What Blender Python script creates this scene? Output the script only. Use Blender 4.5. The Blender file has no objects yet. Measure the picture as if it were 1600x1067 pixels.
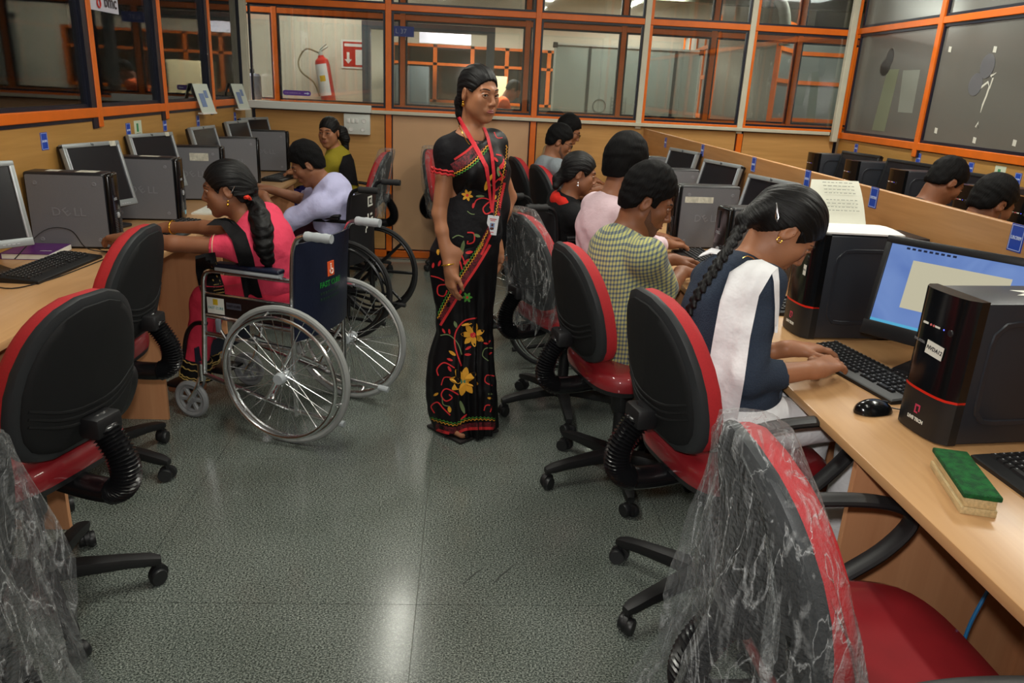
import bpy, bmesh, math, random
import numpy as np
from mathutils import Matrix, Vector, Euler
from mathutils.bvhtree import BVHTree
random.seed(7); np.random.seed(7)
R_ = math.radians
scene = bpy.context.scene
col = scene.collection

# ------------------------------------------------------------------ camera
def cam_axes(pitch=18.4, roll=2.9, yaw=-3.86):
    p, a, y = R_(pitch), R_(roll), R_(yaw)
    d = Vector((0, math.cos(p), -math.sin(p))); r = Vector((1, 0, 0)); u = r.cross(d)
    r2 = r*math.cos(a) + u*math.sin(a); u2 = -r*math.sin(a) + u*math.cos(a)
    Rz = Matrix.Rotation(y, 3, 'Z')
    return Rz@r2, Rz@u2, Rz@(-d)
_r, _u, _b = cam_axes()
cam_d = bpy.data.cameras.new('camera'); cam = bpy.data.objects.new('camera', cam_d); col.objects.link(cam)
CAM = Vector((0, 0, 1.5))
cam.matrix_world = Matrix(((_r.x, _u.x, _b.x, CAM.x), (_r.y, _u.y, _b.y, CAM.y), (_r.z, _u.z, _b.z, CAM.z), (0, 0, 0, 1)))
cam_d.sensor_width = 36; cam_d.lens = 27.0; cam_d.clip_start = 0.05; cam_d.clip_end = 100
scene.camera = cam
def pix_ray(px, py):
    return (_r*((px-800)/1200) - _u*((py-533.5)/1200) - _b).normalized()

# ------------------------------------------------------------------ world, lights, exposure
w = bpy.data.worlds.new('world'); scene.world = w; w.use_nodes = True
w.node_tree.nodes['Background'].inputs[0].default_value = (0.75, 0.8, 0.85, 1)
w.node_tree.nodes['Background'].inputs[1].default_value = 0.26
vs = scene.view_settings
vs.view_transform = 'Standard'; vs.look = 'None'; vs.gamma = 1; vs.use_curve_mapping = False
vs.exposure = 0.18
def area(name, loc, sx, sy, power, color=(1, 1, 1), rot=(0, 0, 0)):
    L = bpy.data.lights.new(name, 'AREA'); L.shape = 'RECTANGLE'; L.size = sx; L.size_y = sy
    L.energy = power; L.color = color
    o = bpy.data.objects.new(name, L); col.objects.link(o); o.location = loc; o.rotation_euler = rot
    return o
# the photographer's flash, mounted just above the lens
fl = bpy.data.lights.new('camera_flash', 'SPOT'); fl.energy = 78; fl.shadow_soft_size = 0.03; fl.color = (1.0, 0.97, 0.93)
fl.spot_size = R_(112); fl.spot_blend = 1.0
flo = bpy.data.objects.new('camera_flash', fl); col.objects.link(flo)
flo.matrix_world = cam.matrix_world @ Matrix.Translation((0.0, 0.11, 0.0))
# fluorescent light of the room, the rooms behind the glass and the row behind the screen
TUBES = [(-0.47, 5.25), (-0.47, 2.4), (1.2, 3.9), (1.2, 0.9), (2.5, 5.3), (2.5, 2.6)]
for tx, ty in TUBES:
    area('tube_light', (tx, ty, 2.80), 0.12, 1.15, 9 if (tx, ty) == TUBES[0] else (10 if ty < 1.5 else 27), (1.0, 0.99, 0.88))
for (lx, ly, e) in ((-1.5, 8.4, 45), (1.6, 8.3, 80), (3.9, 8.5, 45), (0.1, 11.0, 190), (-3.0, 10.5, 50), (2.6, 11.3, 100)):
    area('far_light', (lx, ly, 2.75), 0.5, 0.5, e, (1.0, 0.97, 0.9))
for (lx, ly, e) in ((-2.9, 4.6, 30), (-3.0, 7.3, 40)):
    area('side_light', (lx, ly, 2.75), 0.4, 0.4, e, (1.0, 0.96, 0.92))
area('right_room_light', (4.2, 5.8, 2.7), 0.5, 1.5, 10, (0.95, 1.0, 0.95))

# ------------------------------------------------------------------ materials
def srgb(r, g, b):
    f = lambda c: (c/255/12.92) if c/255 <= 0.04045 else ((c/255+0.055)/1.055)**2.4
    return (f(r), f(g), f(b), 1)
MATS = {}
def nodes_of(name):
    m = bpy.data.materials.new(name); m.use_nodes = True
    nt = m.node_tree; b = nt.nodes['Principled BSDF']
    return m, nt, b
def setin(b, k, v):
    if k in b.inputs: b.inputs[k].default_value = v
def mat(name, c, rough=0.5, metal=0.0, spec=0.5, noise=0.0, nscale=40, bump=0.0, bscale=200, sheen=0.0, coat=0.0, emit=None, estr=1.0, c2=None, stretch=None):
    if name in MATS: return MATS[name]
    m, nt, b = nodes_of(name)
    setin(b, 'Base Color', c); setin(b, 'Roughness', rough); setin(b, 'Metallic', metal); setin(b, 'Specular IOR Level', spec)
    setin(b, 'Sheen Weight', sheen); setin(b, 'Coat Weight', coat)
    if emit: setin(b, 'Emission Color', emit); setin(b, 'Emission Strength', estr)
    tc = nt.nodes.new('ShaderNodeTexCoord'); src = tc.outputs['Object']
    if stretch:
        mp = nt.nodes.new('ShaderNodeMapping'); mp.inputs['Scale'].default_value = stretch
        nt.links.new(src, mp.inputs[0]); src = mp.outputs[0]
    if noise > 0:
        n = nt.nodes.new('ShaderNodeTexNoise'); n.inputs['Scale'].default_value = nscale; n.inputs['Detail'].default_value = 4
        mx = nt.nodes.new('ShaderNodeMix'); mx.data_type = 'RGBA'
        mx.inputs[6].default_value = c
        mx.inputs[7].default_value = c2 or (c[0]*(1-noise), c[1]*(1-noise), c[2]*(1-noise), 1)
        nt.links.new(src, n.inputs['Vector'])
        rm = nt.nodes.new('ShaderNodeMapRange'); rm.inputs[1].default_value = 0.35; rm.inputs[2].default_value = 0.65
        nt.links.new(n.outputs[0], rm.inputs[0]); nt.links.new(rm.outputs[0], mx.inputs[0])
        nt.links.new(mx.outputs[2], b.inputs['Base Color'])
    if bump > 0:
        n2 = nt.nodes.new('ShaderNodeTexNoise'); n2.inputs['Scale'].default_value = bscale; n2.inputs['Detail'].default_value = 3
        bp = nt.nodes.new('ShaderNodeBump'); bp.inputs['Strength'].default_value = bump; bp.inputs['Distance'].default_value = 0.01
        nt.links.new(src, n2.inputs['Vector']); nt.links.new(n2.outputs[0], bp.inputs['Height']); nt.links.new(bp.outputs[0], b.inputs['Normal'])
    MATS[name] = m
    return m
def glass_mat(name, tint=(1, 1, 1, 1), refl=0.12, rough=0.03, haze=0.0, haze_c=(0.5, 0.5, 0.5, 1)):
    if name in MATS: return MATS[name]
    m = bpy.data.materials.new(name); m.use_nodes = True; nt = m.node_tree; nt.nodes.clear()
    out = nt.nodes.new('ShaderNodeOutputMaterial'); tr = nt.nodes.new('ShaderNodeBsdfTransparent'); gl = nt.nodes.new('ShaderNodeBsdfGlossy')
    tr.inputs[0].default_value = tint; gl.inputs['Roughness'].default_value = rough; gl.inputs[0].default_value = (1, 1, 1, 1)
    fr = nt.nodes.new('ShaderNodeFresnel'); fr.inputs[0].default_value = 1.45
    ad = nt.nodes.new('ShaderNodeMath'); ad.operation = 'ADD'; ad.use_clamp = True; ad.inputs[1].default_value = refl-0.04
    mx = nt.nodes.new('ShaderNodeMixShader')
    nt.links.new(fr.outputs[0], ad.inputs[0]); nt.links.new(ad.outputs[0], mx.inputs[0])
    base = tr.outputs[0]
    if haze > 0:
        df = nt.nodes.new('ShaderNodeBsdfDiffuse'); df.inputs[0].default_value = haze_c
        m2 = nt.nodes.new('ShaderNodeMixShader'); m2.inputs[0].default_value = haze
        nt.links.new(tr.outputs[0], m2.inputs[1]); nt.links.new(df.outputs[0], m2.inputs[2]); base = m2.outputs[0]
    nt.links.new(base, mx.inputs[1]); nt.links.new(gl.outputs[0], mx.inputs[2]); nt.links.new(mx.outputs[0], out.inputs[0])
    MATS[name] = m
    return m
def wood_mat(name, c1, c2, axis='Y', scale=1.0, rough=0.35, fig=1.0):
    """laminate with grain running along one axis, in object coordinates"""
    if name in MATS: return MATS[name]
    m, nt, b = nodes_of(name)
    tc = nt.nodes.new('ShaderNodeTexCoord'); mp = nt.nodes.new('ShaderNodeMapping')
    s = {'X': (1.2, 22, 22), 'Y': (22, 1.2, 22), 'Z': (22, 22, 1.2)}[axis]
    mp.inputs['Scale'].default_value = [q*scale for q in s]
    n = nt.nodes.new('ShaderNodeTexNoise'); n.inputs['Scale'].default_value = 2.2; n.inputs['Detail'].default_value = 6; n.inputs['Distortion'].default_value = 0.6
    n2 = nt.nodes.new('ShaderNodeTexNoise'); n2.inputs['Scale'].default_value = 0.7; n2.inputs['Detail'].default_value = 2
    rm = nt.nodes.new('ShaderNodeMapRange'); rm.inputs[1].default_value = 0.3; rm.inputs[2].default_value = 0.7
    mx = nt.nodes.new('ShaderNodeMix'); mx.data_type = 'RGBA'; mx.inputs[6].default_value = c1; mx.inputs[7].default_value = c2
    av = nt.nodes.new('ShaderNodeMath'); av.operation = 'MULTIPLY_ADD'; av.inputs[1].default_value = 0.6*fig; av.inputs[2].default_value = 0.0
    a2 = nt.nodes.new('ShaderNodeMath'); a2.operation = 'MULTIPLY_ADD'; a2.inputs[1].default_value = 0.4
    nt.links.new(tc.outputs['Object'], mp.inputs[0]); nt.links.new(mp.outputs[0], n.inputs['Vector']); nt.links.new(mp.outputs[0], n2.inputs['Vector'])
    nt.links.new(n.outputs[0], av.inputs[0]); nt.links.new(n2.outputs[0], a2.inputs[0]); nt.links.new(av.outputs[0], a2.inputs[2])
    nt.links.new(a2.outputs[0], rm.inputs[0]); nt.links.new(rm.outputs[0], mx.inputs[0]); nt.links.new(mx.outputs[2], b.inputs['Base Color'])
    setin(b, 'Roughness', rough); setin(b, 'Specular IOR Level', 0.4)
    MATS[name] = m
    return m

# ------------------------------------------------------------------ mesh builder
class MB:
    def __init__(s): s.v = []; s.f = []; s.mi = []; s.M = Matrix.Identity(4); s.cur = 0
    def add(s, vs, fs, mi=None):
        o = len(s.v); M = s.M
        s.v.extend([tuple(M @ Vector(p)) for p in vs]); s.f.extend([tuple(i+o for i in f) for f in fs])
        s.mi.extend([s.cur if mi is None else mi]*len(fs)); return s
    def at(s, loc=(0, 0, 0), rot=(0, 0, 0), sc=(1, 1, 1)):
        s.M = Matrix.Translation(loc) @ Euler(rot).to_matrix().to_4x4() @ Matrix.Diagonal((*sc, 1)); return s
    def box(s, x0, x1, y0, y1, z0, z1, bevel=0.0, seg=2):
        if bevel <= 0:
            vs = [(x, y, z) for z in (z0, z1) for y in (y0, y1) for x in (x0, x1)]
            return s.add(vs, [(0, 2, 3, 1), (4, 5, 7, 6), (0, 1, 5, 4), (2, 6, 7, 3), (0, 4, 6, 2), (1, 3, 7, 5)])
        bm = bmesh.new(); bmesh.ops.create_cube(bm, size=1)
        for v in bm.verts: v.co = Vector(((x0+x1)/2+v.co.x*(x1-x0), (y0+y1)/2+v.co.y*(y1-y0), (z0+z1)/2+v.co.z*(z1-z0)))
        bmesh.ops.bevel(bm, geom=bm.edges[:], offset=bevel, segments=seg, profile=0.5, affect='EDGES')
        bm.verts.index_update()
        s.add([v.co[:] for v in bm.verts], [[v.index for v in f.verts] for f in bm.faces]); bm.free(); return s
    def loft(s, rings, cap0=True, cap1=True, closed=True, wrap=False):
        n = len(rings[0]); vs = [p for r in rings for p in r]; fs = []
        m = len(rings)
        for i in range(m if wrap else m-1):
            a = i*n; b2 = ((i+1) % m)*n
            for j in range(n if closed else n-1):
                k = (j+1) % n; fs.append((a+j, a+k, b2+k, b2+j))
        if cap0 and closed and not wrap: fs.append(tuple(range(n-1, -1, -1)))
        if cap1 and closed and not wrap: fs.append(tuple((m-1)*n+j for j in range(n)))
        return s.add(vs, fs)
    def tube(s, pts, r, n=8, caps=True, flat=1.0, up=None, wrap=False):
        P = [Vector(p) for p in pts]; m = len(P); rr = r if hasattr(r, '__len__') else [r]*m
        T = []
        for i in range(m):
            if wrap: t = P[(i+1) % m]-P[i-1]
            else: t = P[min(i+1, m-1)]-P[max(i-1, 0)]
            T.append(t.normalized() if t.length > 1e-9 else Vector((0, 0, 1)))
        u = Vector(up) if up else (Vector((0, 0, 1)) if abs(T[0].z) < 0.9 else Vector((1, 0, 0)))
        rings = []
        for i in range(m):
            if up: u = Vector(up)
            u = (u - T[i]*u.dot(T[i]))
            if u.length < 1e-6: u = T[i].orthogonal()
            u.normalize(); w_ = T[i].cross(u)
            rings.append([P[i] + u*(rr[i]*math.cos(2*math.pi*j/n)) + w_*(rr[i]*flat*math.sin(2*math.pi*j/n)) for j in range(n)])
        return s.loft(rings, caps, caps, wrap=wrap)
    def cyl(s, a, b, r, n=12, r2=None): return s.tube([a, b], [r, r if r2 is None else r2], n)
    def lathe(s, prof, n=20, caps=True):
        return s.loft([[(r*math.cos(2*math.pi*j/n), r*math.sin(2*math.pi*j/n), z) for j in range(n)] for r, z in prof], caps, caps)
    def ell(s, c, r, n=12, m=8):
        rings = []
        for i in range(m+1):
            a = math.pi*i/m; q = max(math.sin(a), 1e-3)
            rings.append([(c[0]+r[0]*q*math.cos(2*math.pi*j/n), c[1]+r[1]*q*math.sin(2*math.pi*j/n), c[2]-r[2]*math.cos(a)) for j in range(n)])
        return s.loft(rings)
    def prism(s, poly, z0, z1):
        n = len(poly); vs = [(x, y, z0) for x, y in poly]+[(x, y, z1) for x, y in poly]
        fs = [tuple(range(n-1, -1, -1)), tuple(range(n, 2*n))]+[(i, (i+1) % n, n+(i+1) % n, n+i) for i in range(n)]
        return s.add(vs, fs)
    def mesh(s, name, mats, smooth=True, angle=35):
        me = bpy.data.meshes.new(name); me.from_pydata(s.v, [], s.f)
        for m in (mats if isinstance(mats, (list, tuple)) else [mats]): me.materials.append(m)
        if any(s.mi): me.polygons.foreach_set('material_index', s.mi)
        if smooth:
            me.polygons.foreach_set('use_smooth', [True]*len(me.polygons)); me.set_sharp_from_angle(angle=R_(angle))
        me.update(); return me
    def build(s, name, mats, parent=None, smooth=True, angle=35, kind=None):
        return mkobj(name, s.mesh(name, mats, smooth, angle), parent, kind)
def mkobj(name, me, parent=None, kind=None):
    o = bpy.data.objects.new(name, me); col.objects.link(o)
    if parent: o.parent = parent
    if kind: o['kind'] = kind
    return o
def tag(o, label, cat, group=None):
    o['label'] = label; o['category'] = cat
    if group: o['group'] = group
    return o
def thing(name, label, cat, loc=(0, 0, 0), rz=0.0, group=None, rot=None):
    o = bpy.data.objects.new(name, None); col.objects.link(o); o.empty_display_size = 0.1
    o.location = loc; o.rotation_euler = rot or (0, 0, rz)
    return tag(o, label, cat, group)
def dup(root, loc, rz, label, group=None, skip=()):
    r = root.copy(); col.objects.link(r); r.location = loc; r.rotation_euler = (0, 0, rz); r['label'] = label
    if group: r['group'] = group
    for ch in list(root.children):
        if ch.name.split('.')[0] in skip: continue
        c = ch.copy(); col.objects.link(c); c.parent = r
        for g in ch.children:
            d = g.copy(); col.objects.link(d); d.parent = c
    return r
def text_geo(body, size, depth=0.0006, align='CENTER', shear=0.0, weight=0.0):
    cu = bpy.data.curves.new('lettering', 'FONT'); cu.body = body; cu.size = size; cu.extrude = depth; cu.align_x = align; cu.align_y = 'CENTER'
    cu.shear = shear; cu.offset = weight; cu.resolution_u = 2
    ob = bpy.data.objects.new('lettering', cu); col.objects.link(ob)
    dg = bpy.context.evaluated_depsgraph_get(); me = bpy.data.meshes.new_from_object(ob.evaluated_get(dg))
    vs = [v.co[:] for v in me.vertices]; fs = [tuple(p.vertices) for p in me.polygons]
    bpy.data.objects.remove(ob); bpy.data.curves.remove(cu); bpy.data.meshes.remove(me)
    return vs, fs
TEXT_CACHE = {}
def text(mb, body, size, M, **k):
    key = (body, size, tuple(sorted(k.items())))
    if key not in TEXT_CACHE: TEXT_CACHE[key] = text_geo(body, size, **k)
    vs, fs = TEXT_CACHE[key]; old = mb.M; mb.M = old @ M; mb.add(vs, fs); mb.M = old
    return mb
def basis(origin, ex, ey):
    ex = Vector(ex).normalized(); ey = Vector(ey).normalized(); ez = ex.cross(ey)
    return Matrix(((ex.x, ey.x, ez.x, origin[0]), (ex.y, ey.y, ez.y, origin[1]), (ex.z, ey.z, ez.z, origin[2]), (0, 0, 0, 1)))
def spline(pts, n=6):
    P = [Vector(p) for p in pts]; out = []
    for i in range(len(P)-1):
        a = P[max(i-1, 0)]; b = P[i]; c = P[i+1]; d = P[min(i+2, len(P)-1)]
        for k in range(n):
            t = k/n
            out.append(0.5*((2*b)+(c-a)*t+(2*a-5*b+4*c-d)*t*t+(3*b-a-3*c+d)*t**3))
    out.append(P[-1]); return out
# ------------------------------------------------------------------ shared materials
def granite_mat():
    m, nt, b = nodes_of('granite')
    g = nt.nodes.new('ShaderNodeNewGeometry'); mp = nt.nodes.new('ShaderNodeMapping'); mp.inputs['Scale'].default_value = (0.75, 1.0, 1.0)
    n1 = nt.nodes.new('ShaderNodeTexNoise'); n1.inputs['Scale'].default_value = 230; n1.inputs['Detail'].default_value = 5; n1.inputs['Roughness'].default_value = 0.75
    n2 = nt.nodes.new('ShaderNodeTexNoise'); n2.inputs['Scale'].default_value = 3.0; n2.inputs['Detail'].default_value = 3
    cr = nt.nodes.new('ShaderNodeValToRGB'); e = cr.color_ramp.elements
    e[0].position = 0.40; e[0].color = srgb(38, 43, 41); e[1].position = 0.60; e[1].color = srgb(160, 166, 158)
    el = e.new(0.5); el.color = srgb(92, 99, 94)
    mx = nt.nodes.new('ShaderNodeMix'); mx.data_type = 'RGBA'; mx.blend_type = 'MULTIPLY'; mx.inputs[0].default_value = 1
    cr2 = nt.nodes.new('ShaderNodeValToRGB'); e2 = cr2.color_ramp.elements
    e2[0].position = 0.3; e2[0].color = (0.78, 0.79, 0.77, 1); e2[1].position = 0.7; e2[1].color = (1, 1, 1, 1)
    nt.links.new(g.outputs['Position'], mp.inputs[0]); nt.links.new(mp.outputs[0], n1.inputs['Vector']); nt.links.new(g.outputs['Position'], n2.inputs['Vector'])
    nt.links.new(n1.outputs[0], cr.inputs[0]); nt.links.new(n2.outputs[0], cr2.inputs[0])
    nt.links.new(cr.outputs[0], mx.inputs[6]); nt.links.new(cr2.outputs[0], mx.inputs[7]); nt.links.new(mx.outputs[2], b.inputs['Base Color'])
    rr = nt.nodes.new('ShaderNodeMapRange'); rr.inputs[3].default_value = 0.12; rr.inputs[4].default_value = 0.24
    nt.links.new(n2.outputs[0], rr.inputs[0]); nt.links.new(rr.outputs[0], b.inputs['Roughness'])
    setin(b, 'Specular IOR Level', 0.5)
    return m
GRANITE = granite_mat()
ORANGE = mat('orange_frame', srgb(226, 108, 14), 0.38, noise=0.12, nscale=9)
NAVY = mat('navy_gasket', srgb(16, 20, 38), 0.4)
CREAM = mat('cream_post', srgb(202, 198, 178), 0.45, noise=0.08, nscale=12)
GLASS = glass_mat('window_glass', (0.93, 0.95, 0.94, 1), 0.10)
GLASS_DK = glass_mat('side_glass', (0.74, 0.76, 0.79, 1), 0.07)
FROST = glass_mat('frosted_glass', (0.8, 0.8, 0.78, 1), 0.06, 0.2, 0.72, srgb(118, 117, 112))
WOOD_GOLD = wood_mat('golden_panel', srgb(190, 144, 80), srgb(168, 124, 64), 'Y')
WOOD_PART = wood_mat('screen_panel', srgb(196, 144, 92), srgb(172, 122, 72), 'Y')
WOOD_DESK = wood_mat('desk_laminate', srgb(200, 157, 110), srgb(184, 140, 94), 'Y', 0.8, 0.3)
WOOD_SIDE = wood_mat('desk_side', srgb(206, 150, 108), srgb(190, 132, 92), 'Z', 0.8, 0.4)
PANEL = mat('beige_panel', srgb(205, 163, 122), 0.45, noise=0.06, nscale=3)
PANEL2 = wood_mat('back_panel_wood', srgb(204, 156, 96), srgb(184, 138, 80), 'X')
CWALL = mat('cream_wall', srgb(214, 206, 188), 0.7, noise=0.08, nscale=2)
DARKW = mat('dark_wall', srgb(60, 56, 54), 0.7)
BLACKP = mat('black_plastic', srgb(26, 27, 29), 0.42, bump=0.05, bscale=600)
BLACKG = mat('gloss_black', srgb(14, 15, 17), 0.16)
WHITE = mat('white_paint', srgb(228, 228, 224), 0.5)
BLUE_SIGN = mat('sign_blue', srgb(28, 70, 178), 0.4)
SLATE = mat('slate_frame', srgb(66, 76, 84), 0.5)

def struct(name, mb, m, parent=None, smooth=False):
    o = mb.build(name, m, parent, smooth)
    if not parent: o['kind'] = 'structure'
    return o
XL, XR, YB, YF = -1.85, 3.23, 6.80, -1.3
ZC = 2.9
# floor: dark joint bed with polished granite slabs
fl_ = struct('floor', MB().box(-7.5, 7.0, YF, 15.0, -0.12, -0.008), mat('floor_joint', srgb(140, 142, 132), 0.6))
tile = MB().box(-0.432, 0.432, -0.462, 0.462, -0.008, 0.0).mesh('granite_slab', GRANITE, False)
for i in range(-1, 5):
    for j in range(-3, 6):
        t_ = mkobj('granite_slab', tile, fl_); t_.location = (-0.55+0.866*i, 1.497+0.926*j, 0)
        if t_.location.y > 7.2: t_.location.y = 7.0
big = MB().box(-4.4, -1.85, YF, 6.8, -0.008, 0).box(-7.4, 6.9, 6.72, 14.9, -0.0085, -0.0005).box(3.2, 6.9, YF, 6.8, -0.008, 0)
mkobj('outer_paving', big.mesh('outer_paving', GRANITE, False), fl_)
# long pale scuff and two dark wheel marks on the slabs
sc = MB().tube(spline([(-1.005, 2.37, 0.0006), (-0.86, 2.29, 0.0006), (-0.66, 2.22, 0.0006), (-0.47, 2.165, 0.0006)], 4), [0.004]*4+[0.008]*5+[0.004]*4, 6, flat=0.05, up=(0, 0, 1))
# keep it flat on the floor
sc.v = [(x, y, min(max(z, 0.0), 0.0012)) for x, y, z in sc.v]
sc.build('scuff_mark', mat('pale_scuff', srgb(150, 156, 148), 0.6, noise=0.4, nscale=90), fl_)
sc = MB()
for a, b_ in (((0.02, 2.06), (0.09, 2.15)), ((0.12, 2.07), (0.19, 2.165))):
    sc.tube([(a[0], a[1], 0.0005), ((a[0]+b_[0])/2, (a[1]+b_[1])/2+0.004, 0.0005), (b_[0], b_[1], 0.0005)], [0.002, 0.004, 0.001], 6, up=(0, 0, 1))
sc.v = [(x, y, min(max(z, 0.0), 0.001)) for x, y, z in sc.v]
sc.build('wheel_mark', mat('dark_scuff', srgb(74, 79, 76), 0.4, noise=0.3, nscale=90), fl_)

struct('ceiling', MB().box(-7.5, 7.0, YF, 15.0, ZC, ZC+0.1), mat('ceiling_paint', srgb(188, 186, 172), 0.8))
struct('wall_rear', MB().box(-7.5, 7.0, YF-0.12, YF, 0, ZC), CWALL)
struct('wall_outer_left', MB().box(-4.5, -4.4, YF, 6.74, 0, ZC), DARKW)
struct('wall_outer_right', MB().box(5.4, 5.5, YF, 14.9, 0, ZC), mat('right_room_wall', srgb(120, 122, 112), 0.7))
struct('wall_outer_back', MB().box(-7.5, 7.0, 14.9, 15.0, 0, ZC), CWALL)

# ---------------- left wall: golden laminate, orange sill, glazed above
struct('wall_left', MB().box(XL-0.06, XL, YF, YB-0.03, 0, 1.245), WOOD_GOLD)
tn = [0]
def trim(mb, m):
    tn[0] += 1
    return struct('trim_%d' % tn[0], mb, m)
trim(MB().box(XL-0.05, XL+0.012, YF, YB-0.03, 1.252, 1.298, 0.004), ORANGE)
trim(MB().box(XL-0.05, XL+0.004, YF, YB-0.03, 1.236, 1.2525), NAVY)
LM = [0.45, 1.38, 2.29, 3.19, 4.10, 4.99, 5.91]
for y in LM:
    trim(MB().box(XL-0.05, XL+0.014, y-0.022, y+0.024, 1.205, 2.85, 0.004), ORANGE)
    trim(MB().box(XL-0.05, XL+0.008, y-0.075, y-0.022, 1.2, 2.85), NAVY)
wn = [0]
def window(rect, axis, pos, fr, m_fr, m_gl, depth=0.03, sgn=1):
    """one glazed bay: navy rebate frame with a pane inside. rect=(a0,a1,z0,z1) along the axis"""
    wn[0] += 1
    a0, a1, z0, z1 = rect; f = MB(); g = MB()
    def bx(mb, p, q, r, s, d0, d1):
        if axis == 'X': mb.box(p, q, pos+d0, pos+d1, r, s)
        else: mb.box(pos+d0, pos+d1, p, q, r, s)
    for (p, q, r, s) in ((a0, a1, z0, z0+fr), (a0, a1, z1-fr, z1), (a0, a0+fr, z0+fr, z1-fr), (a1-fr, a1, z0+fr, z1-fr)):
        bx(f, p, q, r, s, -depth/2, depth/2)
    bx(g, a0+fr*0.9, a1-fr*0.9, z0+fr*0.9, z1-fr*0.9, -0.003, 0.003)
    o = struct('window_%d' % wn[0], f, m_fr); p_ = g.build('pane', m_gl, o, False)
    return o
ends = [YF]+[y for y in LM]+[YB-0.06]
for a, b_ in zip(ends[:-1], ends[1:]):
    window((a+0.024, b_-0.075 if b_ < 6.6 else b_, 1.298, 2.85), 'Y', XL-0.02, 0.018, NAVY, GLASS_DK)

# ---------------- right wall: golden laminate, orange frame, frosted panes
struct('wall_right', MB().box(XR, XR+0.06, YF, YB-0.03, 0, 1.195), WOOD_GOLD)
trim(MB().box(XR-0.014, XR+0.05, YF, YB-0.03, 1.2, 1.252, 0.004), ORANGE)
trim(MB().box(XR-0.012, XR+0.05, YF, YB-0.03, 2.045, 2.09, 0.004), ORANGE)
RM = [0.5, 1.77, 3.03, 4.29, 5.55]
for y in RM:
    trim(MB().box(XR-0.016, XR+0.05, y-0.026, y+0.026, 1.15, 2.85, 0.004), ORANGE)
    trim(MB().box(XR-0.008, XR+0.05, y-0.05, y-0.026, 1.15, 1.2), NAVY)
ends = [YF]+RM+[YB-0.06]
frost_panes = []
for a, b_ in zip(ends[:-1], ends[1:]):
    frost_panes.append(window((a+0.026, b_-0.026, 1.252, 2.045), 'Y', XR+0.015, 0.02, NAVY, FROST))
    window((a+0.026, b_-0.026, 2.09, 2.85), 'Y', XR+0.015, 0.02, NAVY, FROST)

# ---------------- back wall and the identical screen behind the corridor
POSTS = [-0.68, 0.545, 1.447, 2.335]
def back_screen(Y, x0, x1, posts, cream, lower=True, low_m=PANEL):
    ps = [p for p in posts if x0 < p < x1]
    trim(MB().box(x0, x1, Y-0.02, Y+0.03, 2.03, 2.078, 0.004), ORANGE)
    trim(MB().box(x0, x1, Y-0.02, Y+0.03, 1.246, 1.268, 0.003), ORANGE)
    trim(MB().box(x0, x1, Y-0.024, Y+0.03, 0.0, 0.06, 0.004), ORANGE)
    for p in ps:
        trim(MB().box(p-0.024, p+0.024, Y-0.024, Y+0.03, 1.2 if p in cream else 0.0, 2.85, 0.004), CREAM if p in cream else ORANGE)
        if p in cream:
            trim(MB().box(p+0.022, p+0.05, Y-0.012, Y+0.03, 1.268, 2.85, 0.003), ORANGE)
    e = [x0]+ps+[x1]
    for a, b_ in zip(e[:-1], e[1:]):
        window((a+0.026, b_-0.026, 1.268, 2.03), 'X', Y+0.005, 0.016, NAVY, GLASS)
        window((a+0.026, b_-0.026, 2.078, 2.85), 'X', Y+0.005, 0.016, NAVY, GLASS)
back_screen(YB, XL+0.02, XR-0.02, POSTS, (1.447, 2.335))
wb = struct('wall_back', MB().box(XL, XR, YB+0.012, YB+0.03, 0.0, 1.25), NAVY)
LP = [XL+0.03, -0.68, 0.545, 2.35, XR]
for a, b_ in zip(LP[:-1], LP[1:]):       # laminate boards between the lower posts
    MB().box(a+0.034, b_-0.034, YB-0.004, YB+0.012, 0.07, 1.215, 0.003).build('panel_board', PANEL2 if a > 0.5 or a < -1 else PANEL, wb, False)
trim(MB().box(2.326, 2.374, YB-0.024, YB+0.01, 0.0, 1.2, 0.004), ORANGE)
trim(MB().box(-0.82, XR-0.1, YB-0.05, YB-0.021, 1.222, 1.25, 0.004), CREAM)                    # slim cream conduit on the sill
trim(MB().box(XL+0.03, -0.82, YB-0.08, YB-0.021, 1.225, 1.285, 0.005), mat('trunking_white', srgb(214, 218, 212), 0.5))
trim(MB().box(XL-0.02, XL+0.045, YB-0.07, YB-0.03, 0, 2.85, 0.004), CREAM)
trim(MB().box(XR-0.085, XR-0.035, YB-0.07, YB-0.025, 1.17, 2.85, 0.004), CREAM)
trim(MB().box(XR-0.035, XR-0.0, YB-0.05, YB-0.02, 1.2, 2.85, 0.004), ORANGE)
back_screen(7.80, -4.2, 5.3, [-3.05, -1.83, -0.645, 0.53, 1.445, 2.317, 3.16, 4.2], ())
struct('wall_corridor', MB().box(-4.2, 5.3, 7.81, 7.83, 0, 1.25), PANEL)
# the same screen carries on behind the side room on the left
back_screen(YB, -6.2, XL-0.09, [-5.6, -3.83, -2.52], ())
struct('wall_side_room', MB().box(-6.2, XL-0.09, YB+0.012, YB+0.03, 0.0, 1.25), PANEL)

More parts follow.
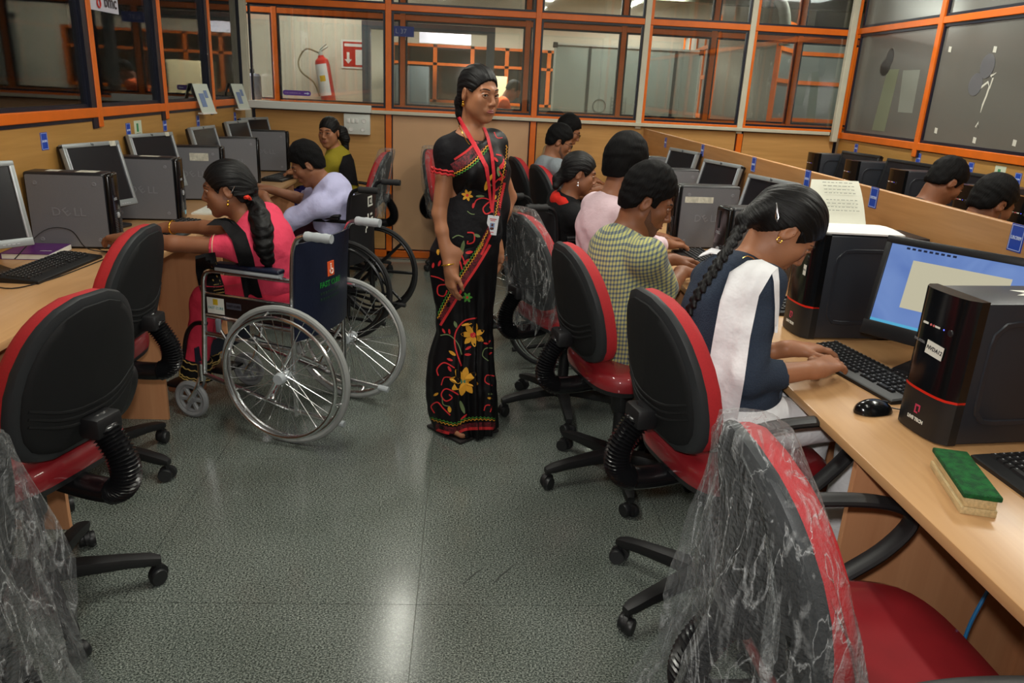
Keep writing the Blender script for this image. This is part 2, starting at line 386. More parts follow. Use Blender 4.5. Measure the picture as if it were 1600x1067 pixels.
# ---------------- far rooms behind the corridor glass
wf = struct('wall_far', MB().box(-4.2, -1.205, 9.2, 9.28, 0, ZC).box(-1.205, 0.33, 9.2, 9.28, 2.13, ZC).box(0.33, 0.62, 9.2, 9.28, 2.13, ZC), CWALL)
dn = struct('door_1', MB().box(-1.21, -1.12, 9.17, 9.28, 0, 2.1).box(0.17, 0.26, 9.17, 9.28, 0, 2.1).box(-1.12, 0.17, 9.17, 9.28, 2.02, 2.1), SLATE)
struct('wall_far_room', MB().box(-4.2, 5.3, 12.6, 12.7, 0, 1.2).box(-4.2, 5.3, 12.6, 12.7, 2.02, ZC).box(-4.2, -1.2, 12.6, 12.7, 1.2, 2.02).box(2.3, 5.3, 12.6, 12.7, 1.2, 2.02), CWALL)
for x in (-1.2, -0.55, 0.02, 0.55, 1.2, 2.3):
    trim(MB().box(x-0.03, x+0.03, 12.55, 12.62, 1.2, 2.04), ORANGE)
for z in (1.22, 1.76, 2.02):
    trim(MB().box(-1.2, 2.3, 12.55, 12.62, z-0.02, z+0.02), ORANGE)
for a, b_ in ((-1.2, -0.55), (-0.55, 0.02), (0.02, 0.55), (0.55, 1.2), (1.2, 2.3)):
    window((a+0.03, b_-0.03, 1.24, 1.74), 'X', 12.63, 0.015, NAVY, GLASS_DK)
# cubicle screens on the far right, running away from the corridor
for (x0, y0, x1, y1) in ((2.62, 8.7, 3.15, 12.0), (3.35, 8.8, 3.9, 9.6), (3.9, 9.6, 5.3, 9.6)):
    d = Vector((x1-x0, y1-y0, 0)); L = d.length; d.normalize(); nn = max(1, round(L/0.8))
    f = MB(); f.M = basis((x0, y0, 0), d, (0, 0, 1))
    for k in range(nn+1): f.box(k*L/nn-0.025, k*L/nn+0.025, 0, 2.3, -0.025, 0.025)
    for z in (1.27, 1.7, 2.03, 2.3): f.box(0, L, z-0.022, z+0.022, -0.024, 0.024)
    o = trim(f, ORANGE)
    g = MB(); g.M = f.M
    for k in range(nn):
        for z0, z1 in ((0.0, 1.25), (1.29, 1.68), (1.72, 2.01), (2.05, 2.28)):
            g.box(k*L/nn+0.025, (k+1)*L/nn-0.025, z0, z1, -0.006, 0.006)
    g.build('pane', mat('murky_pane', srgb(126, 134, 130), 0.3, noise=0.2, nscale=3), o, False)
# ceiling beams seen through the top panes
for k, y in enumerate((8.35, 9.9, 11.2)):
    struct('trim_%d' % (90+k), MB().box(-6, 6, y-0.1, y+0.1, 2.68, ZC), mat('beam_grey', srgb(120, 122, 104), 0.8))
dct = MB().tube(spline([(2.0, 8.7, 2.55), (2.9, 8.7, 2.55), (3.25, 8.7, 2.48), (3.35, 8.7, 2.2), (3.36, 8.7, 2.05)], 6), 0.06, 12)
struct('trim_95', dct, mat('duct_grey', srgb(104, 106, 92), 0.6), smooth=True)
# ---------------- screen between the right desk row and the next row
struct('wall_screen', MB().box(1.50, 1.525, 0.2, YB-0.03, 0.0, 1.205, 0.003), WOOD_PART)
# ---------------- ceiling tubes
for k, (tx, ty) in enumerate(TUBES):
    t = thing('tube_lamp', ['fluorescent ceiling tube above the near aisle, out of the photograph', 'fluorescent ceiling tube over the aisle end', 'fluorescent ceiling tube over the right desk row', 'fluorescent ceiling tube over the near right desks', 'fluorescent ceiling tube over the row behind the screen', 'fluorescent ceiling tube over the near part of the row behind the screen'][k], 'lamp', (tx, ty, 2.82), group='ceiling tubes')
    MB().box(-0.05, 0.05, -0.62, 0.62, 0.02, 0.08, 0.008).build('housing', WHITE, t)
    MB().tube([(0, -0.58, 0.0), (0, 0.58, 0.0)], 0.014, 10).build('tube', mat('tube_glow', (1, 1, 1, 1), 0.5, emit=(1, 0.98, 0.8, 1), estr=4), t)
# ------------------------------------------------------------------ desk rows
ZD = 0.75
def desk(label, x0, x1, y0, y1, panels, front):
    t = thing('desk', label, 'desk', ((x0+x1)/2, (y0+y1)/2, 0), group='long laminate desk rows')
    c = Vector(t.location); hx = (x1-x0)/2; hy = (y1-y0)/2
    MB().box(-hx, hx, -hy, hy, ZD-0.025, ZD, 0.003).build('worktop', WOOD_DESK, t)
    s = MB().box(-hx+0.025, hx-0.02, -0.009, 0.009, 0.0, ZD-0.025, 0.001).mesh('side_panel', WOOD_SIDE, False)
    for y in panels:
        o = mkobj('side_panel', s, t); o.location = (0, y-c.y, 0)
    xb = hx-0.035 if front < 0 else -hx+0.035
    MB().box(xb-0.008, xb+0.008, -hy, hy, 0.08, ZD-0.026).build('modesty_panel', WOOD_SIDE, t, False)
    return t
desk('tan laminate desk row along the left glazed wall', -1.845, -1.29, 0.3, 6.70, [0.55, 1.45, 2.35, 3.25, 4.15, 5.05, 5.95], 1)
desk('tan laminate desk row in front of the low wooden screen on the right', 0.90, 1.498, 0.3, 6.70, [0.66, 1.57, 2.48, 3.39, 4.30, 5.21, 6.1], -1)
desk('tan laminate desk row under the frosted windows behind the screen', 2.62, 3.225, 1.6, 6.70, [2.5, 3.4, 4.3, 5.2, 6.1], -1)

# ------------------------------------------------------------------ computers
GREY_SIDE = mat('grey_case', srgb(112, 113, 118), 0.42, noise=0.08, nscale=300, bump=0.04, bscale=900)
CASE_BLK = mat('case_black', srgb(28, 28, 32), 0.4)
SILVER = mat('silver_bezel', srgb(150, 156, 158), 0.35, metal=0.3)
SILVER_L = mat('silver_light', srgb(186, 190, 196), 0.3, metal=0.3)
LOGO_GREY = mat('embossed_grey', srgb(128, 129, 134), 0.4)
SCREEN_OFF = mat('screen_dark', srgb(30, 30, 34), 0.22)
PAPER = mat('paper', srgb(226, 226, 216), 0.7)
CHROME = mat('chrome', (0.86, 0.87, 0.89, 1), 0.24, metal=1.0)
STICK_BLUE = mat('sticker_blue', srgb(130, 190, 214), 0.4)
def make_desktop():
    t = thing('desktop_computer', 'x', 'computer', group='grey slim desktop computers')
    MB().box(-0.056, 0.056, -0.165, 0.150, 0.0, 0.32, 0.012, 3).build('case', CASE_BLK, t)
    MB().box(-0.052, 0.052, 0.146, 0.172, 0.002, 0.318, 0.012, 3).build('front_bezel', BLACKG, t)
    for s in (1, -1):
        m = MB()
        poly = []
        for cx, cz, a0 in ((0.138, 0.301, 0), (-0.148, 0.301, 90), (-0.148, 0.018, 180), (0.138, 0.018, 270)):
            for k in range(5):
                a = R_(a0+k*22.5); poly.append((cx+0.008*math.cos(a), cz+0.008*math.sin(a)))
        m.M = basis((s*0.0562, 0, 0), (0, s, 0), (0, 0, 1))
        m.prism([(s*p[0], p[1]) for p in (poly if s > 0 else poly[::-1])], -0.001, 0.0012)
        p = m.build('side_panel', GREY_SIDE, t)
        d = MB(); d.M = m.M
        for fx, fz in ((-0.12, 0.275), (0.11, 0.275), (0.11, 0.04), (-0.12, 0.04)):
            d.at(); d.M = m.M @ Matrix.Translation((s*fx, fz, 0.001)); d.lathe([(0.009, 0), (0.009, 0.0012), (0.006, 0.002), (0.0055, 0.0005)], 10)
        d.build('rubber_stud', LOGO_GREY, p)
        l = MB(); text(l, 'D', 0.05, m.M @ Matrix.Translation((-0.052, 0.155, 0.0014)), depth=0.0009)
        text(l, 'LL', 0.05, m.M @ Matrix.Translation((0.04, 0.155, 0.0014)), depth=0.0009)
        text(l, 'E', 0.05, m.M @ Matrix.Translation((-0.012, 0.155, 0.0014)) @ Matrix.Rotation(R_(35), 4, 'Z'), depth=0.0009)
        l.build('embossed_lettering', LOGO_GREY, p, False)
    v = MB()
    for k in range(16):
        for x in (-0.026, 0.026):
            v.box(x-0.014, x+0.014, 0.172, 0.1745, 0.05+k*0.0072, 0.053+k*0.0072)
    v.build('vent_slats', mat('vent_grey', srgb(64, 65, 68), 0.5), t, False, kind='stuff')
    m = MB(); m.M = basis((0, 0.172, 0.14), (1, 0, 0), (0, 0, 1)) @ Matrix.Rotation(math.pi, 4, 'Y')
    m.lathe([(0.013, 0), (0.013, 0.004), (0.009, 0.006), (0.001, 0.0065)], 14); m.build('power_button', SILVER_L, t)
    MB().box(-0.030, -0.012, 0.172, 0.1736, 0.026, 0.046).build('badge', STICK_BLUE, t, False)
    m = MB(); text(m, 'DELL', 0.016, basis((0.012, 0.1735, 0.21), (-1, 0, 0), (0, 0, 1))); m.build('badge_lettering', SILVER_L, t, False)
    MB().box(0.012, 0.034, 0.172, 0.175, 0.228, 0.3, 0.001).build('drive_door', CASE_BLK, t)
    return t
G = 'grey slim desktop computers standing on edge'
d0 = make_desktop(); d0['group'] = G
places = [  # x, y, rz, label
    (-1.672, 3.385, -85, 'nearest grey desktop computer on the left desk, purple book leaning at its foot'),
    (-1.648, 4.105, -85, 'second grey desktop computer on the left desk, in front of the pink-shirted person'),
    (-1.645, 4.83, -78, 'third grey desktop computer on the left desk with a white sticker on its side'),
    (-1.64, 5.60, -62, 'fourth grey desktop computer on the left desk, turned so its black front shows'),
    (-1.615, 6.45, -80, 'farthest grey desktop computer on the left desk by the beige back wall'),
    (1.215, 3.90, 96, 'grey desktop computer with a paper strip beside the plaid-shirted person'),
    (1.24, 4.72, 96, 'grey desktop computer behind the plaid-shirted person, only its top showing'),
    (1.24, 5.55, 96, 'farthest grey desktop computer on the right desk'),
    (1.225, 3.17, 102, 'grey desktop computer half hidden behind the braided hair'),
]
dts = []
for k, (x, y, rz, lb) in enumerate(places):
    if k == 0: o = d0; o.location = (x, y, ZD); o.rotation_euler = (0, 0, R_(rz)); o['label'] = lb
    else: o = dup(d0, (x, y, ZD), R_(rz), lb, G)
    dts.append(o)
def sticker(root, mb, m=PAPER, name='paper_sticker'):
    return mb.build(name, m, root, False)
WEAR = mat('paper_worn', srgb(214, 212, 196), 0.7, noise=0.3, nscale=60)
sticker(dts[0], MB().box(-0.03, 0.02, -0.09, -0.04, 0.32, 0.3206), WEAR); sticker(dts[0], MB().box(-0.035, 0.03, 0.03, 0.11, 0.32, 0.3206), WEAR)
sticker(dts[1], MB().box(-0.03, 0.02, -0.02, 0.07, 0.32, 0.3206), WEAR)
sticker(dts[2], MB().box(0.0572, 0.0582, -0.02, 0.085, 0.235, 0.28), WEAR)
sticker(dts[5], MB().box(-0.0582, -0.0572, -0.02, 0.13, 0.235, 0.265), WEAR)

def make_monitor(w=0.355, h=0.31, bez=0.02, bezb=0.03, silver=True, screen=None, tilt=14, zc=0.252):
    t = thing('monitor', 'x', 'monitor')
    fm = SILVER if silver else BLACKP
    T = Matrix.Translation((0, 0.0, zc)) @ Matrix.Rotation(R_(-tilt), 4, 'X').inverted()
    f = MB(); f.M = T
    # frame of four bars
    f.box(-w/2, w/2, -0.012, 0.012, h/2-bez, h/2, 0.003).box(-w/2, w/2, -0.012, 0.012, -h/2, -h/2+bezb, 0.003)
    f.box(-w/2, -w/2+bez*0.8, -0.012, 0.0115, -h/2+0.004, h/2-0.004, 0.003).box(w/2-bez*0.8, w/2, -0.012, 0.0115, -h/2+0.004, h/2-0.004, 0.003)
    fr = f.build('bezel', fm, t)
    s = MB(); s.M = T; s.box(-w/2+bez*0.7, w/2-bez*0.7, -0.008, 0.007, -h/2+bezb*0.9, h/2-bez*0.9); s.build('screen', screen or SCREEN_OFF, t, False)
    if silver:
        s = MB(); s.M = T
        for sx in (-1, 1):
            s = MB(); s.M = T; s.box(sx*(w/2-bez*0.8)-0.003, sx*(w/2-bez*0.8)+0.003, 0.004, 0.0135, -h/2+bezb, h/2-bez, 0.001); s.build('bezel_strip', SILVER_L, fr)
        s = MB(); s.M = T; text(s, 'hp', 0.018, T.inverted() @ T @ Matrix.Translation((0, 0.0125, h/2-bez/2)) @ basis((0, 0, 0), (-1, 0, 0), (0, 0, 1))); s.build('logo', CASE_BLK, fr, False)
        s = MB(); s.M = T
        for k in range(4): s.box(-w/2+0.05+k*0.016, -w/2+0.06+k*0.016, 0.011, 0.0135, -h/2+0.009, -h/2+0.013)
        s.build('button', SILVER_L, fr, False)
    b = MB(); b.M = T
    b.loft([[(x*sx, y, z*sz+0.0) for x, z in ((-w/2+0.003, -h/2+0.003), (w/2-0.003, -h/2+0.003), (w/2-0.003, h/2-0.003), (-w/2+0.003, h/2-0.003))] for y, sx, sz in ((-0.008, 1, 1), (-0.028, 0.985, 0.985), (-0.05, 0.8, 0.78), (-0.062, 0.6, 0.55))])
    b.build('back_shell', CASE_BLK, t, False)
    MB().box(-0.035, 0.035, -0.085, -0.05, 0.02, zc+0.02, 0.006).build('neck', fm if not silver else CASE_BLK, t)
    MB().box(-0.11, 0.11, -0.14, 0.06, 0.0, 0.018, 0.008).build('stand_base', CASE_BLK, t)
    return t
GM = 'silver-framed flat monitors'
m0 = make_monitor(); m0['group'] = GM
mons = [
    (-1.745, 2.80, -128, 'silver monitor cut off by the left edge of the photograph, above the black keyboard'),
    (-1.735, 3.79, -107, 'silver monitor behind the nearest grey computer on the left desk'),
    (-1.735, 4.50, -108, 'silver monitor below the green and white notice on the left wall'),
    (-1.70, 5.27, -97, 'silver monitor seen edge-on behind the stickered grey computer'),
    (-1.70, 6.05, -100, 'small silver monitor next to the fourth grey computer on the left'),
    (-1.72, 6.60, -112, 'farthest silver monitor on the left desk, by the back wall'),
    (1.375, 3.52, 107, 'silver monitor behind the hair of the braided person'),
    (1.385, 4.30, 107, 'silver monitor between the two blue signs on the wooden screen'),
    (1.39, 5.14, 106, 'farthest visible silver monitor on the right desk'),
]
mobs = []
for k, (x, y, rz, lb) in enumerate(mons):
    if k == 0: o = m0; o.location = (x, y, ZD); o.rotation_euler = (0, 0, R_(rz)); o['label'] = lb
    else: o = dup(m0, (x, y, ZD), R_(rz), lb, GM)
    mobs.append(o)
T14 = Matrix.Translation((0, 0, 0.252)) @ Matrix.Rotation(R_(14), 4, 'X')
s = MB(); s.M = T14; s.box(-0.15, -0.11, 0.012, 0.0126, 0.13, 0.154); s.build('paper_sticker', WEAR, mobs[1], False)
s = MB(); s.M = T14; s.box(-0.14, -0.11, 0.012, 0.0126, 0.132, 0.154); s.build('paper_sticker', WEAR, mobs[2], False)

# black towers
NAVYCASE = mat('tower_steel', srgb(38, 42, 50), 0.42, bump=0.03, bscale=800)
RED_LINE = mat('red_line', srgb(210, 36, 20), 0.35)
def make_tower(face):
    t = thing('tower_computer', 'x', 'computer')
    W2, D2, H = 0.085, 0.18, 0.35
    MB().box(-W2, W2, -D2, D2-0.02, 0.006, H-0.004, 0.004).build('case', NAVYCASE, t)
    # bezel: convex front
    def arc(z0, z1, k=1.0, inset=0.0):
        m = MB(); n = 10; rings = []
        for z in (z0, z1):
            pr = [(-W2+inset, D2-0.025)]
            for i in range(n+1):
                x = -W2+inset+(2*W2-2*inset)*i/n; q = x/W2
                pr.append((x, D2-0.004+0.028*math.sqrt(max(0, 1-abs(q)**2.6))*k))
            pr.append((W2-inset, D2-0.025)); rings.append([(p[0], p[1], z) for p in pr])
        return m.loft(rings)
    arc(0.004, 0.108).build('bezel_lower', BLACKP, t)
    arc(0.106, 0.112, 1.02).build('red_stripe', RED_LINE, t)
    arc(0.110, H).build('bezel_upper', BLACKG, t)
    for s in (-1, 1):   # raised rounded frame on the side panels
        m = MB(); pts = [(-0.12, 0.06), (0.1, 0.06), (0.125, 0.09), (0.125, 0.27), (0.095, 0.30), (-0.12, 0.30), (-0.145, 0.27), (-0.145, 0.09)]
        P3 = [Vector((s*(W2+0.0005), y, z)) for y, z in pts]; out = []
        for i in range(8):
            a, b_ = P3[i], P3[(i+1) % 8]; out += [a+(b_-a)*0.12, a+(b_-a)*0.88]
        m.tube(out, 0.007, 8, wrap=True, flat=1.0, up=(1, 0, 0)); m.v = [((max(-W2-0.004, min(W2+0.004, x))), y, z) for x, y, z in m.v]
        m.build('pressed_frame', NAVYCASE, t)
    yf = D2+0.0245
    if face:
        m = MB(); F = lambda x, z: basis((x, yf, z), (-1, 0, 0), (0, 0, 1))
        for x in (0.036, -0.004): m.box(x-0.008, x+0.008, yf-0.004, yf, 0.266, 0.2705)
        m.build('usb_port', PAPER, t, False)
        m = MB()
        for x, c in ((0.018, 0), (0.0085, 0)): m.at((x, yf-0.004, 0.268), (-math.pi/2, 0, 0)); m.lathe([(0.003, 0), (0.003, 0.004)], 10)
        m.build('audio_jack', mat('jack_pink', srgb(214, 110, 110), 0.4), t)
        m = MB(); m.at((-0.042, yf-0.010, 0.266), (-math.pi/2, 0, 0)); m.lathe([(0.009, 0), (0.009, 0.006), (0.0065, 0.008), (0.001, 0.008)], 14)
        m.build('power_button', CASE_BLK, t)
        m = MB(); m.at((-0.024, yf-0.005, 0.268), (-math.pi/2, 0, 0)); m.lathe([(0.0018, 0), (0.0018, 0.004)], 8)
        m.build('indicator_light', mat('led_blue', srgb(60, 60, 255), 0.4, emit=(0.1, 0.12, 1, 1), estr=3), t)
    m = MB(); text(m, 'LIVE TECH', 0.0115, basis((0.0, D2+0.0247, 0.036), (-1, 0, 0), (0, 0, 1)), weight=0.0004); m.build('maker_lettering', PAPER, t, False)
    m = MB()
    F = basis((0.0, D2+0.0245, 0.062), (-1, 0, 0), (0, 0, 1)); m.M = F
    m.box(-0.0085, -0.0045, -0.011, 0.011, -0.0004, 0.0006).box(-0.0045, 0.0085, 0.007, 0.011, -0.0004, 0.0006).box(0.005, 0.0085, -0.005, 0.007, -0.0004, 0.0006).box(-0.0045, 0.003, -0.011, -0.0075, -0.0004, 0.0006)
    m.build('maker_emblem', mat('emblem_pink', srgb(196, 60, 92), 0.4), t, False)
    return t
GT = 'black tower computers'
tw = make_tower(True); tw.location = (1.295, 1.668, ZD); tw.rotation_euler = (0, 0, R_(97)); tag(tw, 'nearest black tower computer on the right desk with a white handwritten NVDA 12 label', 'computer', GT)
m = MB(); m.M = basis((-0.012, 0.2052, 0.215), (-1, 0, 0), (0, 0, 1)) @ Matrix.Rotation(R_(-4), 4, 'Z'); m.box(-0.028, 0.028, -0.016, 0.016, 0, 0.0008); ln = m.build('name_label', PAPER, tw, False)
m2 = MB(); m2.M = m.M; text(m2, 'NVDA12', 0.0135, Matrix.Translation((0, 0, 0.001)), shear=0.1, weight=0.0003, depth=0.0003); m2.build('handwriting', CASE_BLK, ln, False)
m = MB(); text(m, 'MALAYSIA', 0.009, basis((0.045, 0.2030, 0.222), (-1, 0.1, 0), (0, 0, 1))); m.build('small_lettering', mat('faint_grey', srgb(120, 120, 122), 0.5), tw, False)
m = MB(); m.prism([(-0.02, -0.08), (0.03, -0.06), (0.035, 0.0), (0.01, -0.02), (-0.01, 0.02), (-0.03, -0.03)], 0.3465, 0.3472); m.build('torn_sticker', PAPER, tw, False)
tw2 = dup(tw, (1.31, 2.453, ZD), R_(93), 'black tower computer carrying the open book, beside the typing person', GT, skip=('name_label', 'torn_sticker', 'small_lettering'))
m = MB(); m.M = basis((-0.03, 0.2025, 0.225), (-1, 0.1, 0), (0, 0, 1)); m.box(-0.02, 0.02, -0.017, 0.017, 0, 0.0008); ln = m.build('name_label', PAPER, tw2, False)
m2 = MB(); m2.M = m.M; text(m2, 'NVDA13', 0.010, Matrix.Translation((0, 0, 0.001)), depth=0.0003); m2.build('handwriting', CASE_BLK, ln, False)
for k, (x, y, lb) in enumerate(((3.0, 6.32, 'leftmost black tower computer under the frosted window, behind the screen'), (3.0, 5.66, 'second black tower computer under the frosted window, with a glowing spot as the flash glint on its power LED'), (3.0, 5.02, 'third black tower computer under the frosted window, next to the seated man'), (2.95, 4.2, 'black tower computer hidden behind the two bent heads'), (2.95, 3.72, 'rightmost black tower computer behind the screen, at the photo edge'))):
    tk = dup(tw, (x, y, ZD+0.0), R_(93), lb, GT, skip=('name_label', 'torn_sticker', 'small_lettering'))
    if k == 1: MB().ell((0.01, 0.204, 0.2), (0.011, 0.004, 0.009), 10, 6).build('power_led_glint', mat('glint_white', (1, 1, 1, 1), 0.4, emit=(0.85, 0.9, 1, 1), estr=5), tk)  # emission paints the flash reflecting off the tower's power LED

# black widescreen monitor with a blue desktop
def desktop_screen():
    m, nt, b = nodes_of('blue_desktop')
    setin(b, 'Base Color', (0.01, 0.01, 0.012, 1)); setin(b, 'Roughness', 0.3)
    tc = nt.nodes.new('ShaderNodeTexCoord'); n = nt.nodes.new('ShaderNodeTexNoise'); n.inputs['Scale'].default_value = 5; n.inputs['Distortion'].default_value = 2
    cr = nt.nodes.new('ShaderNodeValToRGB'); cr.color_ramp.elements[0].color = srgb(74, 106, 176); cr.color_ramp.elements[1].color = srgb(130, 160, 214)
    nt.links.new(tc.outputs['Object'], n.inputs['Vector']); nt.links.new(n.outputs[0], cr.inputs[0]); nt.links.new(cr.outputs[0], b.inputs['Emission Color'])
    setin(b, 'Emission Strength', 0.8)
    return m
bm_ = make_monitor(0.46, 0.30, 0.022, 0.045, False, desktop_screen(), 12, 0.235)
tag(bm_, 'black widescreen monitor showing a blue desktop beside the nearest tower', 'monitor'); bm_.location = (1.375, 2.01, ZD); bm_.rotation_euler = (0, 0, R_(127))
T12 = Matrix.Translation((0, 0, 0.235)) @ Matrix.Rotation(R_(12), 4, 'X')
m = MB(); m.M = T12; m.box(-0.2, 0.213, 0.0065, 0.0075, -0.108, -0.097); m.build('task_bar', mat('task_bar', srgb(30, 60, 90), 0.4, emit=srgb(84, 170, 206), estr=0.8), bm_, False)
m = MB(); m.M = T12; m.box(-0.12, 0.14, 0.0065, 0.0075, -0.05, 0.09); m.build('open_window', mat('dialog_beige', srgb(90, 88, 76), 0.4, emit=srgb(196, 190, 164), estr=0.7), bm_, False)
m = MB(); m.M = T12
for k in range(9): m.box(0.03+k*0.016, 0.04+k*0.016, 0.0065, 0.0072, 0.118, 0.124)
m.build('desktop_icon', mat('icon_dark', srgb(20, 34, 70), 0.4), bm_, False)
# dark monitors in the row behind the screen
for k, (x, y, lb) in enumerate(((3.03, 5.99, 'dark widescreen monitor between the first two towers behind the screen'), (3.06, 5.34, 'dark widescreen monitor between the towers behind the screen, next to the seated man'), (3.05, 4.62, 'dark widescreen monitor in front of the two bent heads'))):
    b2 = dup(bm_, (x, y, ZD), R_(100), lb, 'dark monitors behind the screen', skip=('task_bar', 'open_window', 'desktop_icon'))
    for ch in b2.children:
        if ch.name.startswith('screen'): ch.data = ch.data.copy(); ch.data.materials[0] = SCREEN_OFF

# ------------------------------------------------------------------ keyboards, mice
KEYM = mat('key_black', srgb(24, 25, 27), 0.5); KEYP = mat('key_print', srgb(170, 172, 176), 0.5)
def make_keyboard():
    t = thing('keyboard', 'x', 'keyboard')
    m = MB(); m.loft([[(-0.225, -0.078, 0), (0.225, -0.078, 0), (0.225, 0.078, 0), (-0.225, 0.078, 0)], [(-0.225, -0.078, 0.009), (0.225, -0.078, 0.009), (0.225, 0.078, 0.02), (-0.225, 0.078, 0.02)], [(-0.22, -0.073, 0.013), (0.22, -0.073, 0.013), (0.22, 0.073, 0.024), (-0.22, 0.073, 0.024)]])
    m.build('tray', mat('tray_black', srgb(18, 19, 21), 0.5), t)
    k = MB(); pr = MB(); sl = math.atan2(0.011, 0.146)
    k.M = Matrix.Translation((0, 0, 0.0185)) @ Matrix.Rotation(sl, 4, 'X'); pr.M = k.M
    rows = [(0.062, 0.011, 20), (0.036, 0.015, 21), (0.018, 0.015, 21), (0.0, 0.015, 21), (-0.018, 0.015, 21), (-0.038, 0.015, 0)]
    def key(x0, x1, y0, y1):
        k.loft([[(x0, y0, 0), (x1, y0, 0), (x1, y1, 0), (x0, y1, 0)], [(x0+0.002, y0+0.002, 0.006), (x1-0.002, y0+0.002, 0.006), (x1-0.002, y1-0.002, 0.006), (x0+0.002, y1-0.002, 0.006)]], cap0=False)
        pr.box(x0+0.004, x0+0.007, y1-0.0065, y1-0.0035, 0.0058, 0.0064)
    for y, h, n in rows:
        x = -0.212
        if n == 0:
            for wd in (0.026, 0.022, 0.022, 0.105, 0.022, 0.022, 0.026): key(x, x+wd-0.003, y-h/2, y+h/2); x += wd
            x = 0.052
            for wd in (0.019,)*3: key(x, x+wd-0.003, y-h/2, y+h/2); x += wd
            x = 0.122; key(x, x+0.04, y-h/2, y+h/2); key(x+0.043, x+0.06, y-h/2, y+h/2)
        else:
            for i in range(n):
                if i in (14, 18) : x += 0.009
                key(x, x+0.0158, y-h/2, y+h/2); x += 0.0193
    k.build('keys', KEYM, t, False, kind='stuff'); pr.build('key_print', KEYP, t, False, kind='stuff')
    return t
GK = 'black keyboards'
kb = make_keyboard(); kb['group'] = GK; kb['label'] = 'black keyboard under the typing hands of the person in the white scarf'; kb.location = (1.165, 2.05, ZD); kb.rotation_euler = (0, 0, R_(-79))
dup(kb, (1.235, 1.285, ZD), R_(-89), 'black keyboard at the right edge of the photo near the green duster', GK)
dup(kb, (-1.575, 2.96, ZD), R_(87), 'black keyboard at the left edge in front of the purple book', GK)
dup(kb, (-1.395, 3.82, ZD), R_(88), 'black keyboard between the pink-shirted person and the second grey computer', GK)
dup(kb, (-1.38, 4.80, ZD), R_(88), 'black keyboard at the lavender-shirted man', GK)
dup(kb, (-1.40, 6.0, ZD), R_(83), 'black keyboard at the back end of the left desk', GK)
dup(kb, (1.12, 3.52, ZD), R_(-86), 'black keyboard under the hands of the plaid-shirted person', GK)
dup(kb, (1.18, 2.86, ZD), R_(-88), 'black keyboard mostly hidden behind the tower with the book', GK)
def make_mouse():
    t = thing('mouse', 'x', 'mouse')
    m = MB(); rings = []
    for i in range(11):
        q = -1+2*i/10; w_ = 0.031*math.sqrt(max(0.02, 1-abs(q)**2.6)); h = 0.036*math.sqrt(max(0.02, 1-abs(q*0.95+0.1)**2.2))
        rings.append([(w_*math.cos(a), q*0.056, max(0.002, h*max(0, math.sin(a))) if math.sin(a) > 0 else 0.002) for a in [2*math.pi*j/16 for j in range(16)]])
    m.loft(rings); m.build('shell', BLACKG, t, angle=60)
    MB().tube([(0, 0.02, 0.029), (0, 0.04, 0.024)], 0.004, 8).build('wheel', BLACKP, t)
    MB().tube(spline([(0, 0.055, 0.008), (0.01, 0.09, 0.004), (-0.02, 0.14, 0.003), (0.0, 0.2, 0.003)], 5), 0.0018, 6).build('cable', BLACKP, t)
    return t
ms = make_mouse(); ms.location = (1.055, 1.762, ZD); ms.rotation_euler = (0, 0, R_(-98)); ms['group'] = 'black mice'; ms['label'] = 'black mouse between the nearest tower and the desk edge'
ms.rotation_euler = (0, 0, R_(-75))
dup(ms, (-1.40, 3.24, ZD), R_(60), 'black mouse behind the red chair back on the left desk', 'black mice')
# ------------------------------------------------------------------ small things on the desks
t = thing('duster', 'wooden chalk duster with green felt on the right desk', 'duster', (1.036, 1.358, ZD), R_(74.5))
MB().box(-0.102, 0.102, -0.033, 0.033, 0.0, 0.016, 0.002).build('wood_block', mat('pale_wood', srgb(214, 190, 140), 0.6, noise=0.25, nscale=30, stretch=(1, 6, 6)), t)
MB().box(-0.102, 0.102, -0.029, 0.029, 0.016, 0.036, 0.003).build('wood_grip', mat('pale_wood', (1, 1, 1, 1)), t)
MB().box(-0.106, 0.104, -0.035, 0.035, 0.036, 0.047, 0.003).build('felt', mat('green_felt', srgb(16, 104, 44), 0.95, noise=0.4, nscale=60, bump=0.6, bscale=300, c2=srgb(10, 70, 34)), t)
t = thing('notebook', 'purple covered book lying under the left monitor', 'book', (-1.752, 3.205, ZD), R_(4))
MB().box(-0.09, 0.09, -0.105, 0.098, 0.002, 0.022).build('pages', PAPER, t, False)
MB().box(-0.093, 0.088, -0.107, 0.10, 0.022, 0.025).box(-0.093, 0.088, -0.107, 0.10, 0.0, 0.002).box(-0.0935, -0.09, -0.107, 0.10, 0.0, 0.025).build('cover', mat('purple_cover', srgb(84, 34, 104), 0.35), t, False)
MB().box(0.03, 0.075, -0.05, -0.046, 0.025, 0.0254).build('cover_print', PAPER, t, False)
t = thing('open_book', 'open exercise book propped on the black tower computer', 'book', (1.30, 2.46, ZD+0.3502))
pg = mat('ruled_page', srgb(222, 222, 206), 0.7, noise=0.04, nscale=4)
def page(pts_a, pts_b, n=6):
    m = MB(); up = []; 
    for i in range(n+1):
        q = i/n; up.append((Vector(pts_a[0])*(1-q)+Vector(pts_a[1])*q, Vector(pts_b[0])*(1-q)+Vector(pts_b[1])*q, 0.012*math.sin(math.pi*q)))
    top = [[a+Vector((0, 0, b_h)), b_+Vector((0, 0, b_h))] for a, b_, b_h in up]
    rings = [[r[0], r[1], r[1]-Vector((0, 0, 0.005)), r[0]-Vector((0, 0, 0.005))] for r in top]
    return m.loft(rings)
page([(-0.175, -0.085, 0.006), (-0.155, 0.085, 0.008)], [(0.10, -0.095, 0.006), (0.06, 0.085, 0.008)]).build('right_page', mat('white_page', srgb(232, 232, 230), 0.7), t)
